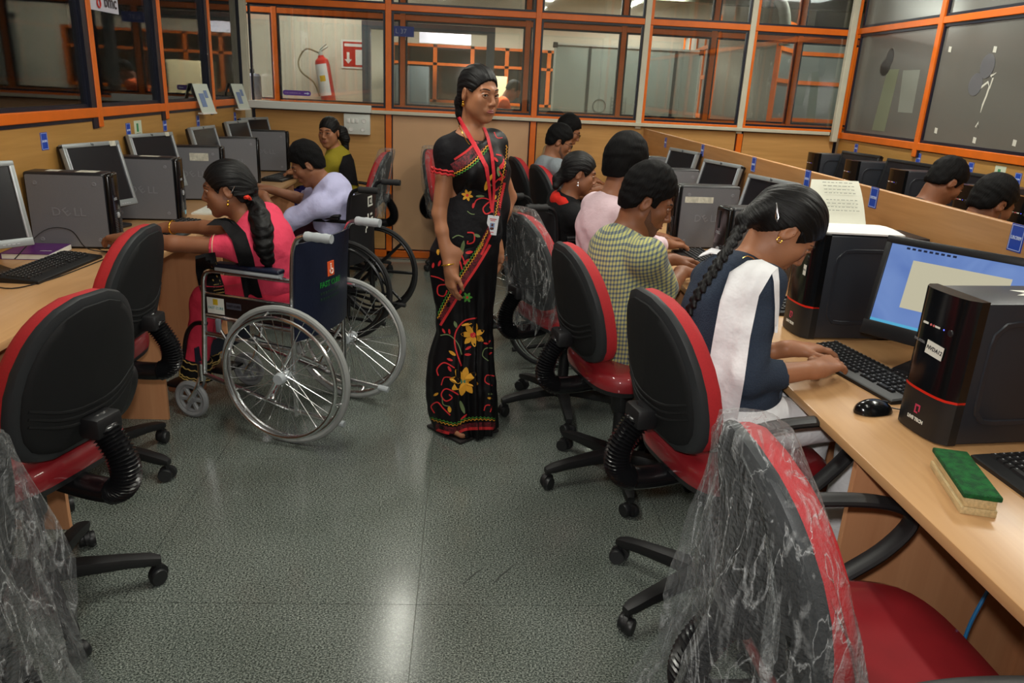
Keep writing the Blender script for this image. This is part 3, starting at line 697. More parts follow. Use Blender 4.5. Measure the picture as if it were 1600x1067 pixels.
page([(-0.155, 0.085, 0.008), (-0.10, 0.21, 0.14)], [(0.06, 0.085, 0.008), (0.07, 0.21, 0.14)]).build('left_page', pg, t)
m = MB(); ex = Vector((1, 0, 0)); ey = Vector((0.0, 0.125, 0.132)).normalized(); m.M = basis((-0.02, 0.147, 0.0925), ex, ey)
for k in range(9):
    if k == 4: continue
    x = -0.05
    while x < 0.055:
        wd = random.uniform(0.006, 0.016); m.box(x, min(x+wd, 0.06), -0.06+k*0.0145, -0.0575+k*0.0145, 0, 0.0006); x += wd+0.005
m.build('handwriting', mat('pencil_grey', srgb(148, 150, 140), 0.7), t, False)
t = thing('paper_sheet', 'white paper sheets on the left desk in front of the pink-shirted person', 'paper', (-1.40, 4.42, ZD))
MB().box(-0.1, 0.1, -0.14, 0.14, 0.0, 0.008).box(-0.09, 0.105, -0.13, 0.14, 0.008, 0.012).build('sheets', PAPER, t, False)
# loose black cables on the left desk, blue cable under the right desk
tag(MB().tube(spline([(-1.72, 2.98, ZD+0.03), (-1.66, 3.1, ZD+0.12), (-1.60, 3.18, ZD+0.11), (-1.58, 3.24, ZD+0.03), (-1.54, 3.27, ZD+0.006), (-1.45, 3.26, ZD+0.004)], 6), 0.0022, 6).build('cable', BLACKP), 'thin black cable looping over the purple book', 'cable')
tag(MB().tube(spline([(-1.70, 2.72, ZD+0.003), (-1.56, 2.66, ZD+0.003), (-1.50, 2.80, ZD+0.003), (-1.475, 3.0, ZD+0.003), (-1.46, 3.18, ZD+0.003)], 6), 0.0022, 6).build('cable', BLACKP), 'thin black cable in front of the left keyboard', 'cable')
tag(MB().tube(spline([(1.25, 1.40, 0.68), (1.17, 1.36, 0.55), (1.12, 1.34, 0.40), (1.14, 1.33, 0.27), (1.24, 1.32, 0.18), (1.40, 1.34, 0.15)], 8), 0.004, 8).build('network_cable', mat('cable_blue', srgb(40, 120, 180), 0.4)), 'blue network cable hanging below the right desk', 'cable')
# ------------------------------------------------------------------ signs and boards on the walls
def seat_sign(label, txt, M, w_=0.056, h=0.074):
    t = thing('seat_sign', label, 'sign', group='blue seat number signs'); t.matrix_world = M
    MB().box(-w_/2, w_/2, -h/2, h/2, 0, 0.002).build('plate', BLUE_SIGN, t, False)
    b = MB(); q = 0.0016
    b.box(-w_/2+0.003, w_/2-0.003, h/2-0.003-q, h/2-0.003, 0.002, 0.0026).box(-w_/2+0.003, w_/2-0.003, -h/2+0.003, -h/2+0.003+q, 0.002, 0.0026)
    b.box(-w_/2+0.003, -w_/2+0.003+q, -h/2+0.003, h/2-0.003, 0.002, 0.0026).box(w_/2-0.003-q, w_/2-0.003, -h/2+0.003, h/2-0.003, 0.002, 0.0026)
    b.build('border', mat('sign_white', srgb(196, 208, 236), 0.5), t, False)
    x = MB(); text(x, txt, 0.0125, Matrix.Translation((0, 0, 0.0024)), weight=0.0005, depth=0.0004); x.build('lettering', mat('sign_white', (1, 1, 1, 1)), t, False)
LS = ['blue seat sign on the left wall nearest the camera, above the silver monitor', 'blue seat sign beside the green and white notice on the left wall', 'third blue seat sign along the left wall', 'fourth blue seat sign on the left wall, below the first card stand', 'farthest blue seat sign on the left wall']
for k, (y, z) in enumerate(((3.559, 1.172), (4.43, 1.170), (4.956, 1.172), (5.558, 1.168), (6.428, 1.160))):
    seat_sign(LS[k], 'LRC00%d' % (k+1), basis((XL, y, z), (0, 1, 0), (0, 0, 1)))
RS = ['largest blue seat sign, cut by the right edge of the photo', 'blue seat sign on the screen right of the open book', 'third blue seat sign on the wooden screen, above the braided hair', 'fourth blue seat sign on the wooden screen', 'fifth blue seat sign on the wooden screen', 'farthest blue seat sign on the wooden screen']
for k, (y, z) in enumerate(((2.003, 1.172), (2.788, 1.172), (3.379, 1.172), (4.057, 1.168), (4.997, 1.165), (5.976, 1.145))):
    seat_sign(RS[k], ['LRC009', 'LRC010', 'LRC011', 'LRC012', 'LRC013', 'LRC014'][k], basis((1.5, y, z), (0, -1, 0), (0, 0, 1)))
QS = ['leftmost blue seat sign under the frosted windows', 'second blue seat sign under the frosted windows', 'blue seat sign left of the paper notice under the frosted windows', 'blue seat sign right of the paper notice under the frosted windows']
for k, (y, z) in enumerate(((6.439, 1.142), (5.497, 1.145), (4.885, 1.138), (4.43, 1.12))):
    seat_sign(QS[k], 'LRC02%d' % (k+1), basis((XR, y, z), (0, -1, 0), (0, 0, 1)))
def notice(label, M, w_, h):
    t = thing('paper_notice', label, 'notice'); t.matrix_world = M
    MB().box(-w_/2, w_/2, -h/2, h/2, 0, 0.001).build('sheet', mat('notice_paper', srgb(206, 214, 190), 0.7), t, False)
    g = MB().box(-w_*0.2, w_*0.05, -h*0.1, h*0.35, 0.001, 0.0016); g.build('green_print', mat('print_green', srgb(60, 140, 90), 0.6), t, False)
    g = MB()
    for k in range(3): g.box(-w_*0.3, w_*0.35, -h*0.2-k*h*0.08, -h*0.17-k*h*0.08, 0.001, 0.0015)
    g.build('print_lines', mat('print_grey', srgb(130, 140, 128), 0.7), t, False)
notice('small green and white notice next to a blue sign on the left wall', basis((XL, 4.56, 1.165), (0, 1, 0), (0, 0, 1)), 0.10, 0.10)
notice('white notice with green print under the frosted window on the right', basis((XR, 4.60, 1.115), (0, -1, 0), (0, 0, 1)), 0.10, 0.13)
t = thing('switchboard', 'white electrical switch box below the back window sill', 'switchboard', (-0.94, YB-0.005, 1.13))
MB().box(-0.109, 0.109, -0.05, 0.0, -0.083, 0.083, 0.006).build('box', mat('trunking_white', (1, 1, 1, 1)), t)
for x in (-0.07, -0.035, 0.0):
    MB().box(x-0.012, x+0.012, -0.056, -0.05, 0.01, 0.045, 0.002).build('switch', WHITE, t)
for x, z in ((0.06, 0.03), (-0.05, -0.04), (0.05, -0.04)):
    m = MB(); m.at((x, -0.05, z), (math.pi/2, 0, 0)); m.lathe([(0.018, 0), (0.018, 0.004), (0.015, 0.004), (0.014, 0.001)], 14); m.build('socket', WHITE, t)
# tent cards on the left sill
for k, (y, lb) in enumerate(((5.60, 'white and blue card stand on the left sill, nearer of the two'), (6.47, 'white card stand on the left sill near the back corner'))):
    t = thing('card_stand', lb, 'card stand', (XL+0.012, y, 1.30), R_(-12)); tl = 0.34
    q = 0.09; A = [(0.005, -q, 0.11), (0.005, q, 0.11), (0.062, q, -0.075), (0.062, -q, -0.075)]
    m = MB(); m.loft([A, [(x-0.004, y2, z-0.0015) for x, y2, z in A]]); m.build('front_card', mat('card_face', srgb(202, 210, 200), 0.6), t, False)
    Bk = [(0.004, -q, 0.11), (0.004, q, 0.11), (-0.03, q, -0.002), (-0.03, -q, -0.002)]
    m = MB(); m.loft([Bk, [(x-0.003, y2, z) for x, y2, z in Bk]]); m.build('back_card', mat('card_back', srgb(78, 84, 88), 0.6), t, False)
    n_ = Vector((0.185, 0, 0.057)).normalized(); m = MB(); m.M = basis(Vector((0.034, 0, 0.02))+n_*0.001, (0, 1, 0), Vector((-0.057, 0, 0.185)))
    m.box(-0.06, -0.0, -0.06, 0.03, 0, 0.0008).box(0.01, 0.05, 0.0, 0.05, 0, 0.0008); m.build('print', mat('card_print', srgb(120, 140, 180) if k == 0 else srgb(140, 176, 160), 0.6), t, False)
    MB().box(0.03, 0.068, -q, q, -0.084, -0.074).build('foot', WHITE, t, False)
# bmc sign, white conduit behind the left glass
t = thing('hanging_sign', 'white bmc sign board hanging at the left window', 'sign', (XL-0.010, 4.315, 1.80), R_(90))
MB().box(-0.17, 0.17, -0.002, 0.004, -0.045, 0.16).build('board', mat('sign_board', srgb(200, 200, 214), 0.5), t, False)
m = MB(); text(m, 'bmc', 0.085, basis((0.075, -0.005, 0.005), (1, 0, 0), (0, 0, 1)), weight=0.001); m.build('lettering', mat('sign_dark', srgb(70, 62, 66), 0.6), t, False)
m = MB()
for cx, cz in ((-0.06, -0.01), (-0.06, 0.03), (-0.06, 0.07)):
    m.tube([(cx+0.018*math.cos(a), -0.006, cz+0.02*math.sin(a)) for a in [2*math.pi*j/14 for j in range(14)]], 0.004, 6, wrap=True, up=(0, 1, 0))
m.build('emblem', mat('emblem_red', srgb(190, 50, 44), 0.5), t)
tag(MB().tube([(XL-0.06, 4.30, 1.30), (XL-0.06, 4.29, 1.78)], 0.011, 8).build('conduit', WHITE), 'white upright conduit behind the left window', 'conduit')
# marks on the frosted panes
fp5, fp6 = frost_panes[-2], frost_panes[-1]
def fdecal(poly, name, m, par, off=0.0, flip=False):
    mb = MB(); mb.M = basis((XR+0.0112-off, 0, 0), (0, -1, 0), (0, 0, 1)); mb.prism([(-y, z) for y, z in poly], 0.0, 0.0012); return mb.build(name, m, par, False)
ov = lambda cy, cz, ry, rz: [(cy+ry*math.cos(a), cz+rz*math.sin(a)) for a in [2*math.pi*j/18 for j in range(18)]]
DKSPOT = mat('bare_glass_spot', srgb(40, 37, 36), 0.35)
fdecal(ov(6.235, 1.775, 0.075, 0.06)[::-1], 'clear_patch', DKSPOT, fp6); fdecal(ov(6.19, 1.845, 0.052, 0.07)[::-1], 'clear_patch', DKSPOT, fp6, 0.0006)
fdecal([(6.19, 1.76), (6.02, 1.76), (6.06, 1.30), (6.26, 1.30)], 'green_poster', mat('poster_seen', srgb(112, 118, 96), 0.6), fp6, -0.0008)
fdecal([(5.96, 1.75), (5.73, 1.75), (5.72, 1.45), (5.92, 1.45)], 'white_paper', mat('paper_seen', srgb(126, 130, 122), 0.6), fp6, -0.001)
TAPE = mat('tape_white', srgb(206, 206, 196), 0.6)
for y, z in ((5.413, 1.876), (4.934, 1.857), (5.374, 1.345), (4.93, 1.31), (4.55, 1.32)):
    fdecal([(y-0.016, z-0.02), (y-0.016, z+0.016), (y+0.016, z+0.02), (y+0.016, z-0.016)], 'tape_mark', TAPE, fp5)
for pts in ([(4.99, 1.63), (4.93, 1.665), (4.90, 1.63), (4.89, 1.69), (4.93, 1.72), (4.91, 1.70), (4.87, 1.72)], [(4.905, 1.64), (4.915, 1.58), (4.93, 1.53), (4.935, 1.48)], [(4.95, 1.39), (4.935, 1.42), (4.92, 1.385)]):
    mb = MB(); mb.tube([(XR+0.0115, y, z) for y, z in pts], [0.008]*(len(pts)-1)+[0.002], 6, flat=0.2, up=(0, 0.6, 0.8)); mb.build('crack', TAPE, fp5)
fdecal(ov(5.05, 1.65, 0.07, 0.07)[::-1], 'blue_patch', mat('patch_blue', srgb(100, 101, 106), 0.35), fp5); fdecal(ov(4.97, 1.76, 0.07, 0.075)[::-1], 'blue_patch', mat('patch_blue', (1, 1, 1, 1)), fp5, 0.0006)
# things behind the back glass
t = thing('whiteboard', 'large grey-green whiteboard on a stand behind the corridor glass', 'whiteboard', (1.66, 8.6, 0))
MB().box(-0.77, 0.77, -0.01, 0.01, 0.85, 1.93).build('board', mat('board_face', srgb(150, 160, 152), 0.35, noise=0.12, nscale=2), t, False)
MB().box(-0.79, -0.77, -0.02, 0.02, 0.83, 1.95).box(0.77, 0.79, -0.02, 0.02, 0.83, 1.95).box(-0.79, 0.79, -0.02, 0.02, 0.83, 0.85).box(-0.79, 0.79, -0.02, 0.02, 1.93, 1.95).build('frame', mat('alu', srgb(190, 194, 186), 0.4, metal=0.4), t, False)
for x in (-0.41, 0.51): MB().box(x-0.015, x+0.015, -0.016, -0.008, 0.86, 1.93).build('divider_strip', mat('strip_dark', srgb(52, 60, 58), 0.5), t, False)
for x in (-0.78, 0.78): MB().box(x-0.025, x+0.025, -0.022, 0.022, 1.9, 1.955, 0.004).build('corner_cap', BLACKP, t)
for x in (-0.6, 0.6): MB().box(x-0.015, x+0.015, 0.0, 0.03, 0.0, 0.86).box(x-0.015, x+0.015, -0.25, 0.25, 0.0, 0.03).build('leg', SLATE, t, False)
m = MB()
for (cx, cz, r) in ((-0.27, 1.34, 0.07),):
    m.tube([(cx+r*math.cos(a), -0.012, cz+r*math.sin(a)) for a in [2*math.pi*j/18 for j in range(18)]], 0.004, 5, wrap=True, up=(0, 1, 0))
for k in range(5): m.box(-0.14, 0.0, -0.013, -0.01, 1.28+k*0.035, 1.286+k*0.035)
for x in (-0.15, -0.08, 0.01): m.box(x, x+0.008, -0.013, -0.01, 1.26, 1.44)
m.build('marker_drawing', mat('marker_grey', srgb(100, 108, 106), 0.6), t, False)
EXRED = mat('extinguisher_red', srgb(190, 44, 34), 0.3)
t = thing('fire_extinguisher', 'red fire extinguisher with a white label on the wall behind the glass', 'fire extinguisher', (-1.56, 9.05, 1.2), rot=(0, R_(-9), 0))
MB().lathe([(0.03, 0.0), (0.075, 0.01), (0.08, 0.03), (0.08, 0.42), (0.07, 0.47), (0.035, 0.50), (0.03, 0.52)], 20).build('cylinder', EXRED, t)
m = MB(); n = 14; m.loft([[(0.0812*math.sin(a), -0.0812*math.cos(a), z) for a in [R_(-70+110*i/(n-1)) for i in range(n)]] for z in (0.10, 0.43)], closed=False); m.build('label_wrap', mat('label_white', srgb(216, 220, 222), 0.5), t)
m = MB(); m.loft([[(0.0818*math.sin(a), -0.0818*math.cos(a), z) for a in [R_(-30+45*i/5) for i in range(6)]] for z in (0.25, 0.31)], closed=False); m.build('label_mark', mat('label_yellow', srgb(214, 180, 40), 0.5), t)
MB().box(-0.03, 0.03, 0.06, 0.16, 0.34, 0.38, 0.004).build('wall_bracket', SLATE, t)
MB().tube([(0, 0, 0.52), (0, 0, 0.56)], 0.022, 10).tube([(0, 0, 0.56), (0.09, 0, 0.60)], 0.01, 8).tube([(0, 0, 0.58), (0.08, 0, 0.63)], 0.009, 8).build('valve', mat('alu', (1, 1, 1, 1)), t)
MB().tube(spline([(-0.02, 0, 0.55), (-0.14, -0.02, 0.6), (-0.24, -0.02, 0.5), (-0.24, -0.02, 0.38), (-0.12, -0.03, 0.25), (-0.085, -0.03, 0.1)], 6), 0.009, 8).build('hose', mat('hose_tan', srgb(120, 104, 70), 0.6), t)
t = thing('fire_sign', 'red and white fire notice on the wall behind the glass', 'sign', (-1.305, 9.196, 1.745), rot=(0, 0, 0))
MB().box(-0.135, 0.135, -0.004, 0, -0.15, 0.15).build('plate', WHITE, t, False)
MB().box(-0.115, 0.115, -0.006, -0.004, -0.13, 0.13).build('red_field', EXRED, t, False)
m = MB(); m.M = basis((0, -0.0062, 0), (1, 0, 0), (0, 0, 1))
m.prism([(-0.06, -0.1), (-0.02, -0.055), (-0.045, -0.055), (-0.045, 0.02), (-0.075, 0.02), (-0.075, -0.055), (-0.1, -0.055)], 0, 0.001)
m.box(0.02, 0.1, -0.11, 0.05, 0, 0.001); m.box(-0.1, 0.1, 0.08, 0.11, 0, 0.001)
m.build('pictogram', WHITE, t, False)
t = thing('arrow_sign', 'purple arrow sign stuck on the back window', 'sign', (-1.437, YB-0.003, 1.356), rot=(0, R_(0.0), 0))
m = MB(); m.M = basis((0, 0, 0), (1, 0, 0), (0, 0, 1)); m.prism([(-0.115+0.018*math.cos(a)+0.018, 0.02*math.sin(a)) for a in [R_(90+22.5*k) for k in range(9)]]+[(0.097+0.018*math.cos(a), 0.02*math.sin(a)) for a in [R_(-90+22.5*k) for k in range(9)]], 0, 0.002)
m.build('plate', mat('sign_purple', srgb(96, 58, 150), 0.4), t, False)
m = MB(); rb = random.Random(5); xx = -0.098
while xx < 0.03:
    wd = rb.uniform(0.004, 0.008); m.box(xx, xx+wd, -0.003, -0.002, -0.006, rb.choice((0.004, 0.006))); xx += wd+rb.choice((0.0015, 0.0015, 0.006))
m.build('faint_lettering', mat('sign_lilac', srgb(136, 112, 176), 0.5), t, False, kind='stuff'); m = MB(); m.M = basis((0, -0.003, 0), (1, 0, 0), (0, 0, 1)); m.prism([(0.06, -0.004), (0.085, -0.004), (0.085, -0.011), (0.105, 0), (0.085, 0.011), (0.085, 0.004), (0.06, 0.004)], 0, 0.0006); m.build('arrow', mat('sign_white', (1, 1, 1, 1)), t, False)
t = thing('room_sign', 'small blue room number sign behind the back window post', 'sign', (-0.66, 7.76, 1.93)); MB().box(-0.12, 0.12, -0.004, 0, -0.045, 0.045).build('plate', BLUE_SIGN, t, False)
m = MB(); text(m, 'L 37', 0.06, basis((0, -0.005, 0), (1, 0, 0), (0, 0, 1))); m.build('lettering', mat('sign_white', (1, 1, 1, 1)), t, False)
t = thing('water_jar', 'clear plastic water jar on the corridor sill behind the back window', 'jar', (-1.98, 7.5, 1.27))
MB().lathe([(0.07, 0), (0.075, 0.01), (0.075, 0.2), (0.06, 0.22), (0.02, 0.225)], 16).build('body', mat('jar_plastic', srgb(186, 190, 204), 0.25), t)
MB().lathe([(0.02, 0.225), (0.02, 0.26)], 10).build('tap_knob', BLACKP, t)
tag(MB().box(-2.1, -1.86, 7.38, 7.62, 0.0, 1.27, 0.004).build('jar_stand', PANEL), 'beige cabinet carrying the water jar in the corridor', 'cabinet')
t = thing('ceiling_board', 'pale hanging board in the far room above the doorway view', 'board', (-0.37, 11.6, 2.12))
MB().box(-0.36, 0.36, -0.01, 0.01, -0.11, 0.13).build('board', mat('lilac_board', srgb(196, 192, 206), 0.6), t, False)
for x in (-0.3, 0.3): MB().tube([(x, 0, 0.13), (x, 0, 0.78)], 0.006, 6).build('hanger', SLATE, t)
# things standing in the far room
t = thing('storage_cupboard', 'pale wooden cupboard in the far room left of the orange-shirted man', 'cupboard', (0.25, 11.9, 0)); MB().box(-0.28, 0.28, -0.2, 0.2, 0, 1.62, 0.004).build('body', mat('pale_cupboard', srgb(206, 190, 150), 0.6), t)
for sx in (-1, 1): MB().box(min(0.004*sx, 0.275*sx), max(0.004*sx, 0.275*sx), -0.212, -0.2, 0.05, 1.6, 0.002).build('door', mat('pale_cupboard', (1, 1, 1, 1)), t)
t = thing('filing_cabinet', 'dark cabinet in the far room seen through the doorway', 'cabinet', (-0.85, 11.9, 0)); MB().box(-0.25, 0.25, -0.2, 0.2, 0, 1.7, 0.004).build('body', mat('murky_dark', srgb(70, 78, 80), 0.5), t)
for k in range(3): MB().box(-0.22, 0.22, -0.215, -0.2, 0.1+k*0.53, 0.58+k*0.53, 0.003).build('drawer', mat('murky_dark', (1, 1, 1, 1)), t)
t = thing('far_desk', 'beige office desk in the far room behind the glass', 'desk', (0.75, 10.9, 0)); MB().box(-0.75, 0.75, -0.3, 0.3, 0.98, 1.02).build('worktop', PANEL, t, False); MB().box(-0.75, 0.75, -0.3, -0.28, 0, 0.98).build('front_panel', PANEL, t, False)
# ------------------------------------------------------------------ task chairs
RED_FAB = mat('red_fabric', srgb(182, 34, 40), 0.75, noise=0.12, nscale=260, bump=0.15, bscale=700)
RED_SEAT = mat('red_seat_film', srgb(142, 27, 35), 0.5, noise=0.15, nscale=12, bump=0.12, bscale=9, coat=0.8)
SHELL = mat('shell_black', srgb(24, 25, 26), 0.7, bump=0.1, bscale=900, spec=0.25)
TRIM_G = mat('shell_edge', srgb(44, 46, 48), 0.5, bump=0.08, bscale=700, spec=0.3)
CHBLK = mat('chair_black', srgb(22, 22, 24), 0.48, bump=0.06, bscale=500)
BELLOW = mat('bellows_black', srgb(20, 20, 22), 0.25)
def film_mat(name='clear_film', whiten=0.075):
    m = bpy.data.materials.new(name); m.use_nodes = True; nt = m.node_tree; nt.nodes.clear()
    out = nt.nodes.new('ShaderNodeOutputMaterial'); tr = nt.nodes.new('ShaderNodeBsdfTransparent'); p = nt.nodes.new('ShaderNodeBsdfPrincipled')
    tr.inputs[0].default_value = (0.93, 0.94, 0.94, 1)
    setin(p, 'Base Color', srgb(205, 208, 208)); setin(p, 'Roughness', 0.1); setin(p, 'Specular IOR Level', 0.9)
    tc = nt.nodes.new('ShaderNodeTexCoord'); mp = nt.nodes.new('ShaderNodeMapping'); mp.inputs['Scale'].default_value = (1.0, 1.0, 0.32)
    n = nt.nodes.new('ShaderNodeTexNoise'); n.inputs['Scale'].default_value = 26; n.inputs['Detail'].default_value = 6; n.inputs['Distortion'].default_value = 1.6
    n2 = nt.nodes.new('ShaderNodeTexNoise'); n2.inputs['Scale'].default_value = 130; n2.inputs['Detail'].default_value = 3
    nt.links.new(tc.outputs['Object'], mp.inputs[0]); nt.links.new(mp.outputs[0], n.inputs['Vector']); nt.links.new(tc.outputs['Object'], n2.inputs['Vector'])
    ad = nt.nodes.new('ShaderNodeMath'); ad.operation = 'MULTIPLY_ADD'; ad.inputs[1].default_value = 0.4; nt.links.new(n2.outputs[0], ad.inputs[0]); nt.links.new(n.outputs[0], ad.inputs[2])
    bp = nt.nodes.new('ShaderNodeBump'); bp.inputs['Strength'].default_value = 0.9; bp.inputs['Distance'].default_value = 0.02; nt.links.new(ad.outputs[0], bp.inputs['Height']); nt.links.new(bp.outputs[0], p.inputs['Normal'])
    mr = nt.nodes.new('ShaderNodeMapRange'); mr.inputs[1].default_value = 0.55; mr.inputs[2].default_value = 0.74; mr.inputs[3].default_value = whiten*0.55; mr.inputs[4].default_value = whiten*4.5
    nt.links.new(n.outputs[0], mr.inputs[0])
    mp2 = nt.nodes.new('ShaderNodeMapping'); mp2.inputs['Scale'].default_value = (1.0, 1.0, 0.22); n3 = nt.nodes.new('ShaderNodeTexNoise'); n3.inputs['Scale'].default_value = 17; n3.inputs['Detail'].default_value = 4; n3.inputs['Distortion'].default_value = 0.8
    nt.links.new(tc.outputs['Object'], mp2.inputs[0]); nt.links.new(mp2.outputs[0], n3.inputs['Vector'])
    s1 = nt.nodes.new('ShaderNodeMath'); s1.operation = 'SUBTRACT'; s1.inputs[1].default_value = 0.5; nt.links.new(n3.outputs[0], s1.inputs[0]); s2 = nt.nodes.new('ShaderNodeMath'); s2.operation = 'ABSOLUTE'; nt.links.new(s1.outputs[0], s2.inputs[0])
    s3 = nt.nodes.new('ShaderNodeMapRange'); s3.inputs[1].default_value = 0.0; s3.inputs[2].default_value = 0.016; s3.inputs[3].default_value = 0.34; s3.inputs[4].default_value = 0.0; nt.links.new(s2.outputs[0], s3.inputs[0])  # thin whiter ridge lines paint bright crease highlights into the film
    ad2 = nt.nodes.new('ShaderNodeMath'); ad2.operation = 'ADD'; nt.links.new(mr.outputs[0], ad2.inputs[0]); nt.links.new(s3.outputs[0], ad2.inputs[1])
    lw = nt.nodes.new('ShaderNodeLayerWeight'); lw.inputs[0].default_value = 0.25
    mu = nt.nodes.new('ShaderNodeMath'); mu.operation = 'MULTIPLY_ADD'; mu.use_clamp = True; mu.inputs[1].default_value = 0.22; nt.links.new(lw.outputs['Facing'], mu.inputs[0]); nt.links.new(ad2.outputs[0], mu.inputs[2])
    mx = nt.nodes.new('ShaderNodeMixShader'); nt.links.new(mu.outputs[0], mx.inputs[0]); nt.links.new(tr.outputs[0], mx.inputs[1]); nt.links.new(p.outputs[0], mx.inputs[2]); nt.links.new(mx.outputs[0], out.inputs[0])
    return m
FILM = film_mat()
BZ0, BZ1 = 0.555, 0.968
def back_w(t):   # half width of the backrest outline at height t in 0..1
    ks = [(0, 0.10), (0.03, 0.150), (0.08, 0.178), (0.18, 0.200), (0.32, 0.208), (0.5, 0.204), (0.65, 0.190), (0.8, 0.163), (0.9, 0.130), (0.96, 0.095), (1.0, 0.045)]
    for (a, wa), (b, wb_) in zip(ks[:-1], ks[1:]):
        if t <= b: return wa+(wb_-wa)*(t-a)/(b-a)
    return ks[-1][1]
def back_outline(n=22):
    ts = [0.5-0.5*math.cos(math.pi*i/n) for i in range(n+1)]
    right = [(back_w(t), t) for t in ts]; left = [(-back_w(t), t) for t in ts[::-1]]
    return right+left
BO = back_outline()
def back_pt(x, t, off):   # off: + towards the sitter
    z = BZ0+(BZ1-BZ0)*t
    y = -0.205-0.085*t+0.03*math.sin(math.pi*min(1, t*1.1))*0.0+0.9*x*x+off
    return (x, y, z)
def back_ring(sc, off): return [back_pt(x*sc, 0.46+(t-0.46)*sc, off) for x, t in BO]
def make_chair(name, arms=True):
    t = thing(name, 'x', 'chair')
    # five-star base
    am = MB(); rings = []
    for r, w_, h, z in ((0.02, 0.030, 0.024, 0.105), (0.10, 0.027, 0.021, 0.103), (0.22, 0.022, 0.017, 0.092), (0.285, 0.021, 0.015, 0.082), (0.312, 0.013, 0.010, 0.076)):
        rings.append([(r, w_*math.copysign(min(1, abs(math.cos(a))*1.25), math.cos(a)), z+h*math.copysign(min(1, abs(math.sin(a))*1.25), math.sin(a))) for a in [2*math.pi*j/12+0.26 for j in range(12)]])
    am.loft(rings); am_me = am.mesh('base_arm', CHBLK)
    cm = MB()
    for s in (-1, 1):
        cm.at((0.300, s*0.0155, 0.0262), (math.pi/2, 0, 0.5)); cm.lathe([(0.008, -0.0105), (0.024, -0.0105), (0.0262, -0.006), (0.0262, 0.006), (0.024, 0.0105), (0.008, 0.0105)], 18)
    cm_me = cm.mesh('caster', BLACKP)
    hm = MB(); hm.at((0.300, 0, 0.030), (math.pi/2, 0, 0.5)); hm.loft([[(0.03*math.cos(a), 0.03*math.sin(a), z) for a in [R_(-25+230*i/10) for i in range(11)]]+[(0, -0.004, z)] for z in (-0.007, 0.007)])
    hm.at(); hm.cyl((0.300, 0, 0.045), (0.300, 0, 0.08), 0.011, 10); hm_me = hm.mesh('caster_hood', CHBLK)
    for k in range(5):
        a = mkobj('base_arm', am_me, t); a.rotation_euler = (0, 0, R_(72*k)); a['k'] = k
        c = mkobj('caster', cm_me, a); h = mkobj('caster_hood', hm_me, a)
    MB().lathe([(0.045, 0.078), (0.05, 0.09), (0.048, 0.125), (0.036, 0.14), (0.030, 0.142)], 18).build('hub', CHBLK, t)
    MB().lathe([(0.026, 0.12), (0.026, 0.30), (0.038, 0.302), (0.042, 0.31), (0.043, 0.43), (0.036, 0.435)], 18).build('gas_column', CHBLK, t)
    MB().box(-0.085, 0.085, -0.12, 0.11, 0.425, 0.452, 0.008).box(0.085, 0.2, 0.04, 0.055, 0.432, 0.442, 0.003).build('seat_mechanism', CHBLK, t)
    # seat: rounded superellipse cushion on a black pan
    def sring(sc, z, n=36, drop=0.0):
        out = []
        for j in range(n):
            a = 2*math.pi*j/n; c, s = math.cos(a), math.sin(a); e = 2/3.6
            x = 0.238*sc*math.copysign(abs(c)**e, c)*(1-0.08*s); y = 0.035+0.228*sc*math.copysign(abs(s)**e, s)
            zz = z-(0.03*max(0, (y-0.16)/0.1)**2 if drop else 0)
            out.append((x, y, zz))
        return out
    MB().loft([sring(0.80, 0.445), sring(0.97, 0.452), sring(0.99, 0.472)]).build('seat_pan', CHBLK, t)
    MB().loft([sring(0.99, 0.470), sring(1.0, 0.482), sring(1.0, 0.505, drop=1), sring(0.965, 0.524, drop=1), sring(0.88, 0.534, drop=1), sring(0.6, 0.531, drop=1), sring(0.3, 0.527, drop=1), sring(0.02, 0.526)]).build('seat_cushion', RED_SEAT, t, angle=70)
    # back: red cushion in a black shell
    MB().loft([back_ring(1.0, 0.004), back_ring(1.005, 0.03), back_ring(0.98, 0.048), back_ring(0.9, 0.06), back_ring(0.6, 0.064), back_ring(0.3, 0.064), back_ring(0.02, 0.064)]).build('back_cushion', RED_FAB, t, angle=70)
    sh = MB().loft([back_ring(0.99, 0.005), back_ring(1.015, 0.003), back_ring(1.02, -0.006), back_ring(1.0, -0.016), back_ring(0.93, -0.0215), back_ring(0.90, -0.0215)], cap0=False, cap1=False).build('shell_rim', TRIM_G, t)
    bk = MB().loft([back_ring(0.91, -0.0205), back_ring(0.90, -0.0265), back_ring(0.82, -0.03), back_ring(0.5, -0.032), back_ring(0.02, -0.033)], cap0=False).build('back_panel', SHELL, t, angle=60)
    for k in range(3):
        t0 = 0.20+0.05*k
        pts = [back_pt(-0.175, t0+0.10, -0.027), back_pt(-0.07, t0+0.005, -0.031), back_pt(0.07, t0+0.005, -0.031), back_pt(0.175, t0+0.10, -0.027)]
        MB().tube(spline(pts, 4), 0.005, 6).build('moulded_ridge', SHELL, bk)
    # bellows-covered J bar
    P = spline([(0, -0.13, 0.432), (0, -0.22, 0.424), (0, -0.295, 0.430), (0, -0.330, 0.470), (0, -0.326, 0.530), (0, -0.292, 0.590), (0, -0.258, 0.635)], 12)
    sm = []; rr = []
    n = 84
    for i in range(n+1):
        q = i/n*(len(P)-1); k = min(int(q), len(P)-2); sm.append(P[k].lerp(P[k+1], q-k))
        rib = 0.026 <= i/n and 0.30 < i/n < 0.86
        rr.append((0.0335+0.004*math.cos(math.pi*i)) if rib else 0.033)
    MB().tube(sm, rr, 12, flat=1.15, up=(0, -0.6, -0.8)).build('bellows_bar', BELLOW, t, angle=80)
    MB().box(-0.045, 0.045, -0.305, -0.24, 0.59, 0.65, 0.012).build('bar_bracket', CHBLK, t)
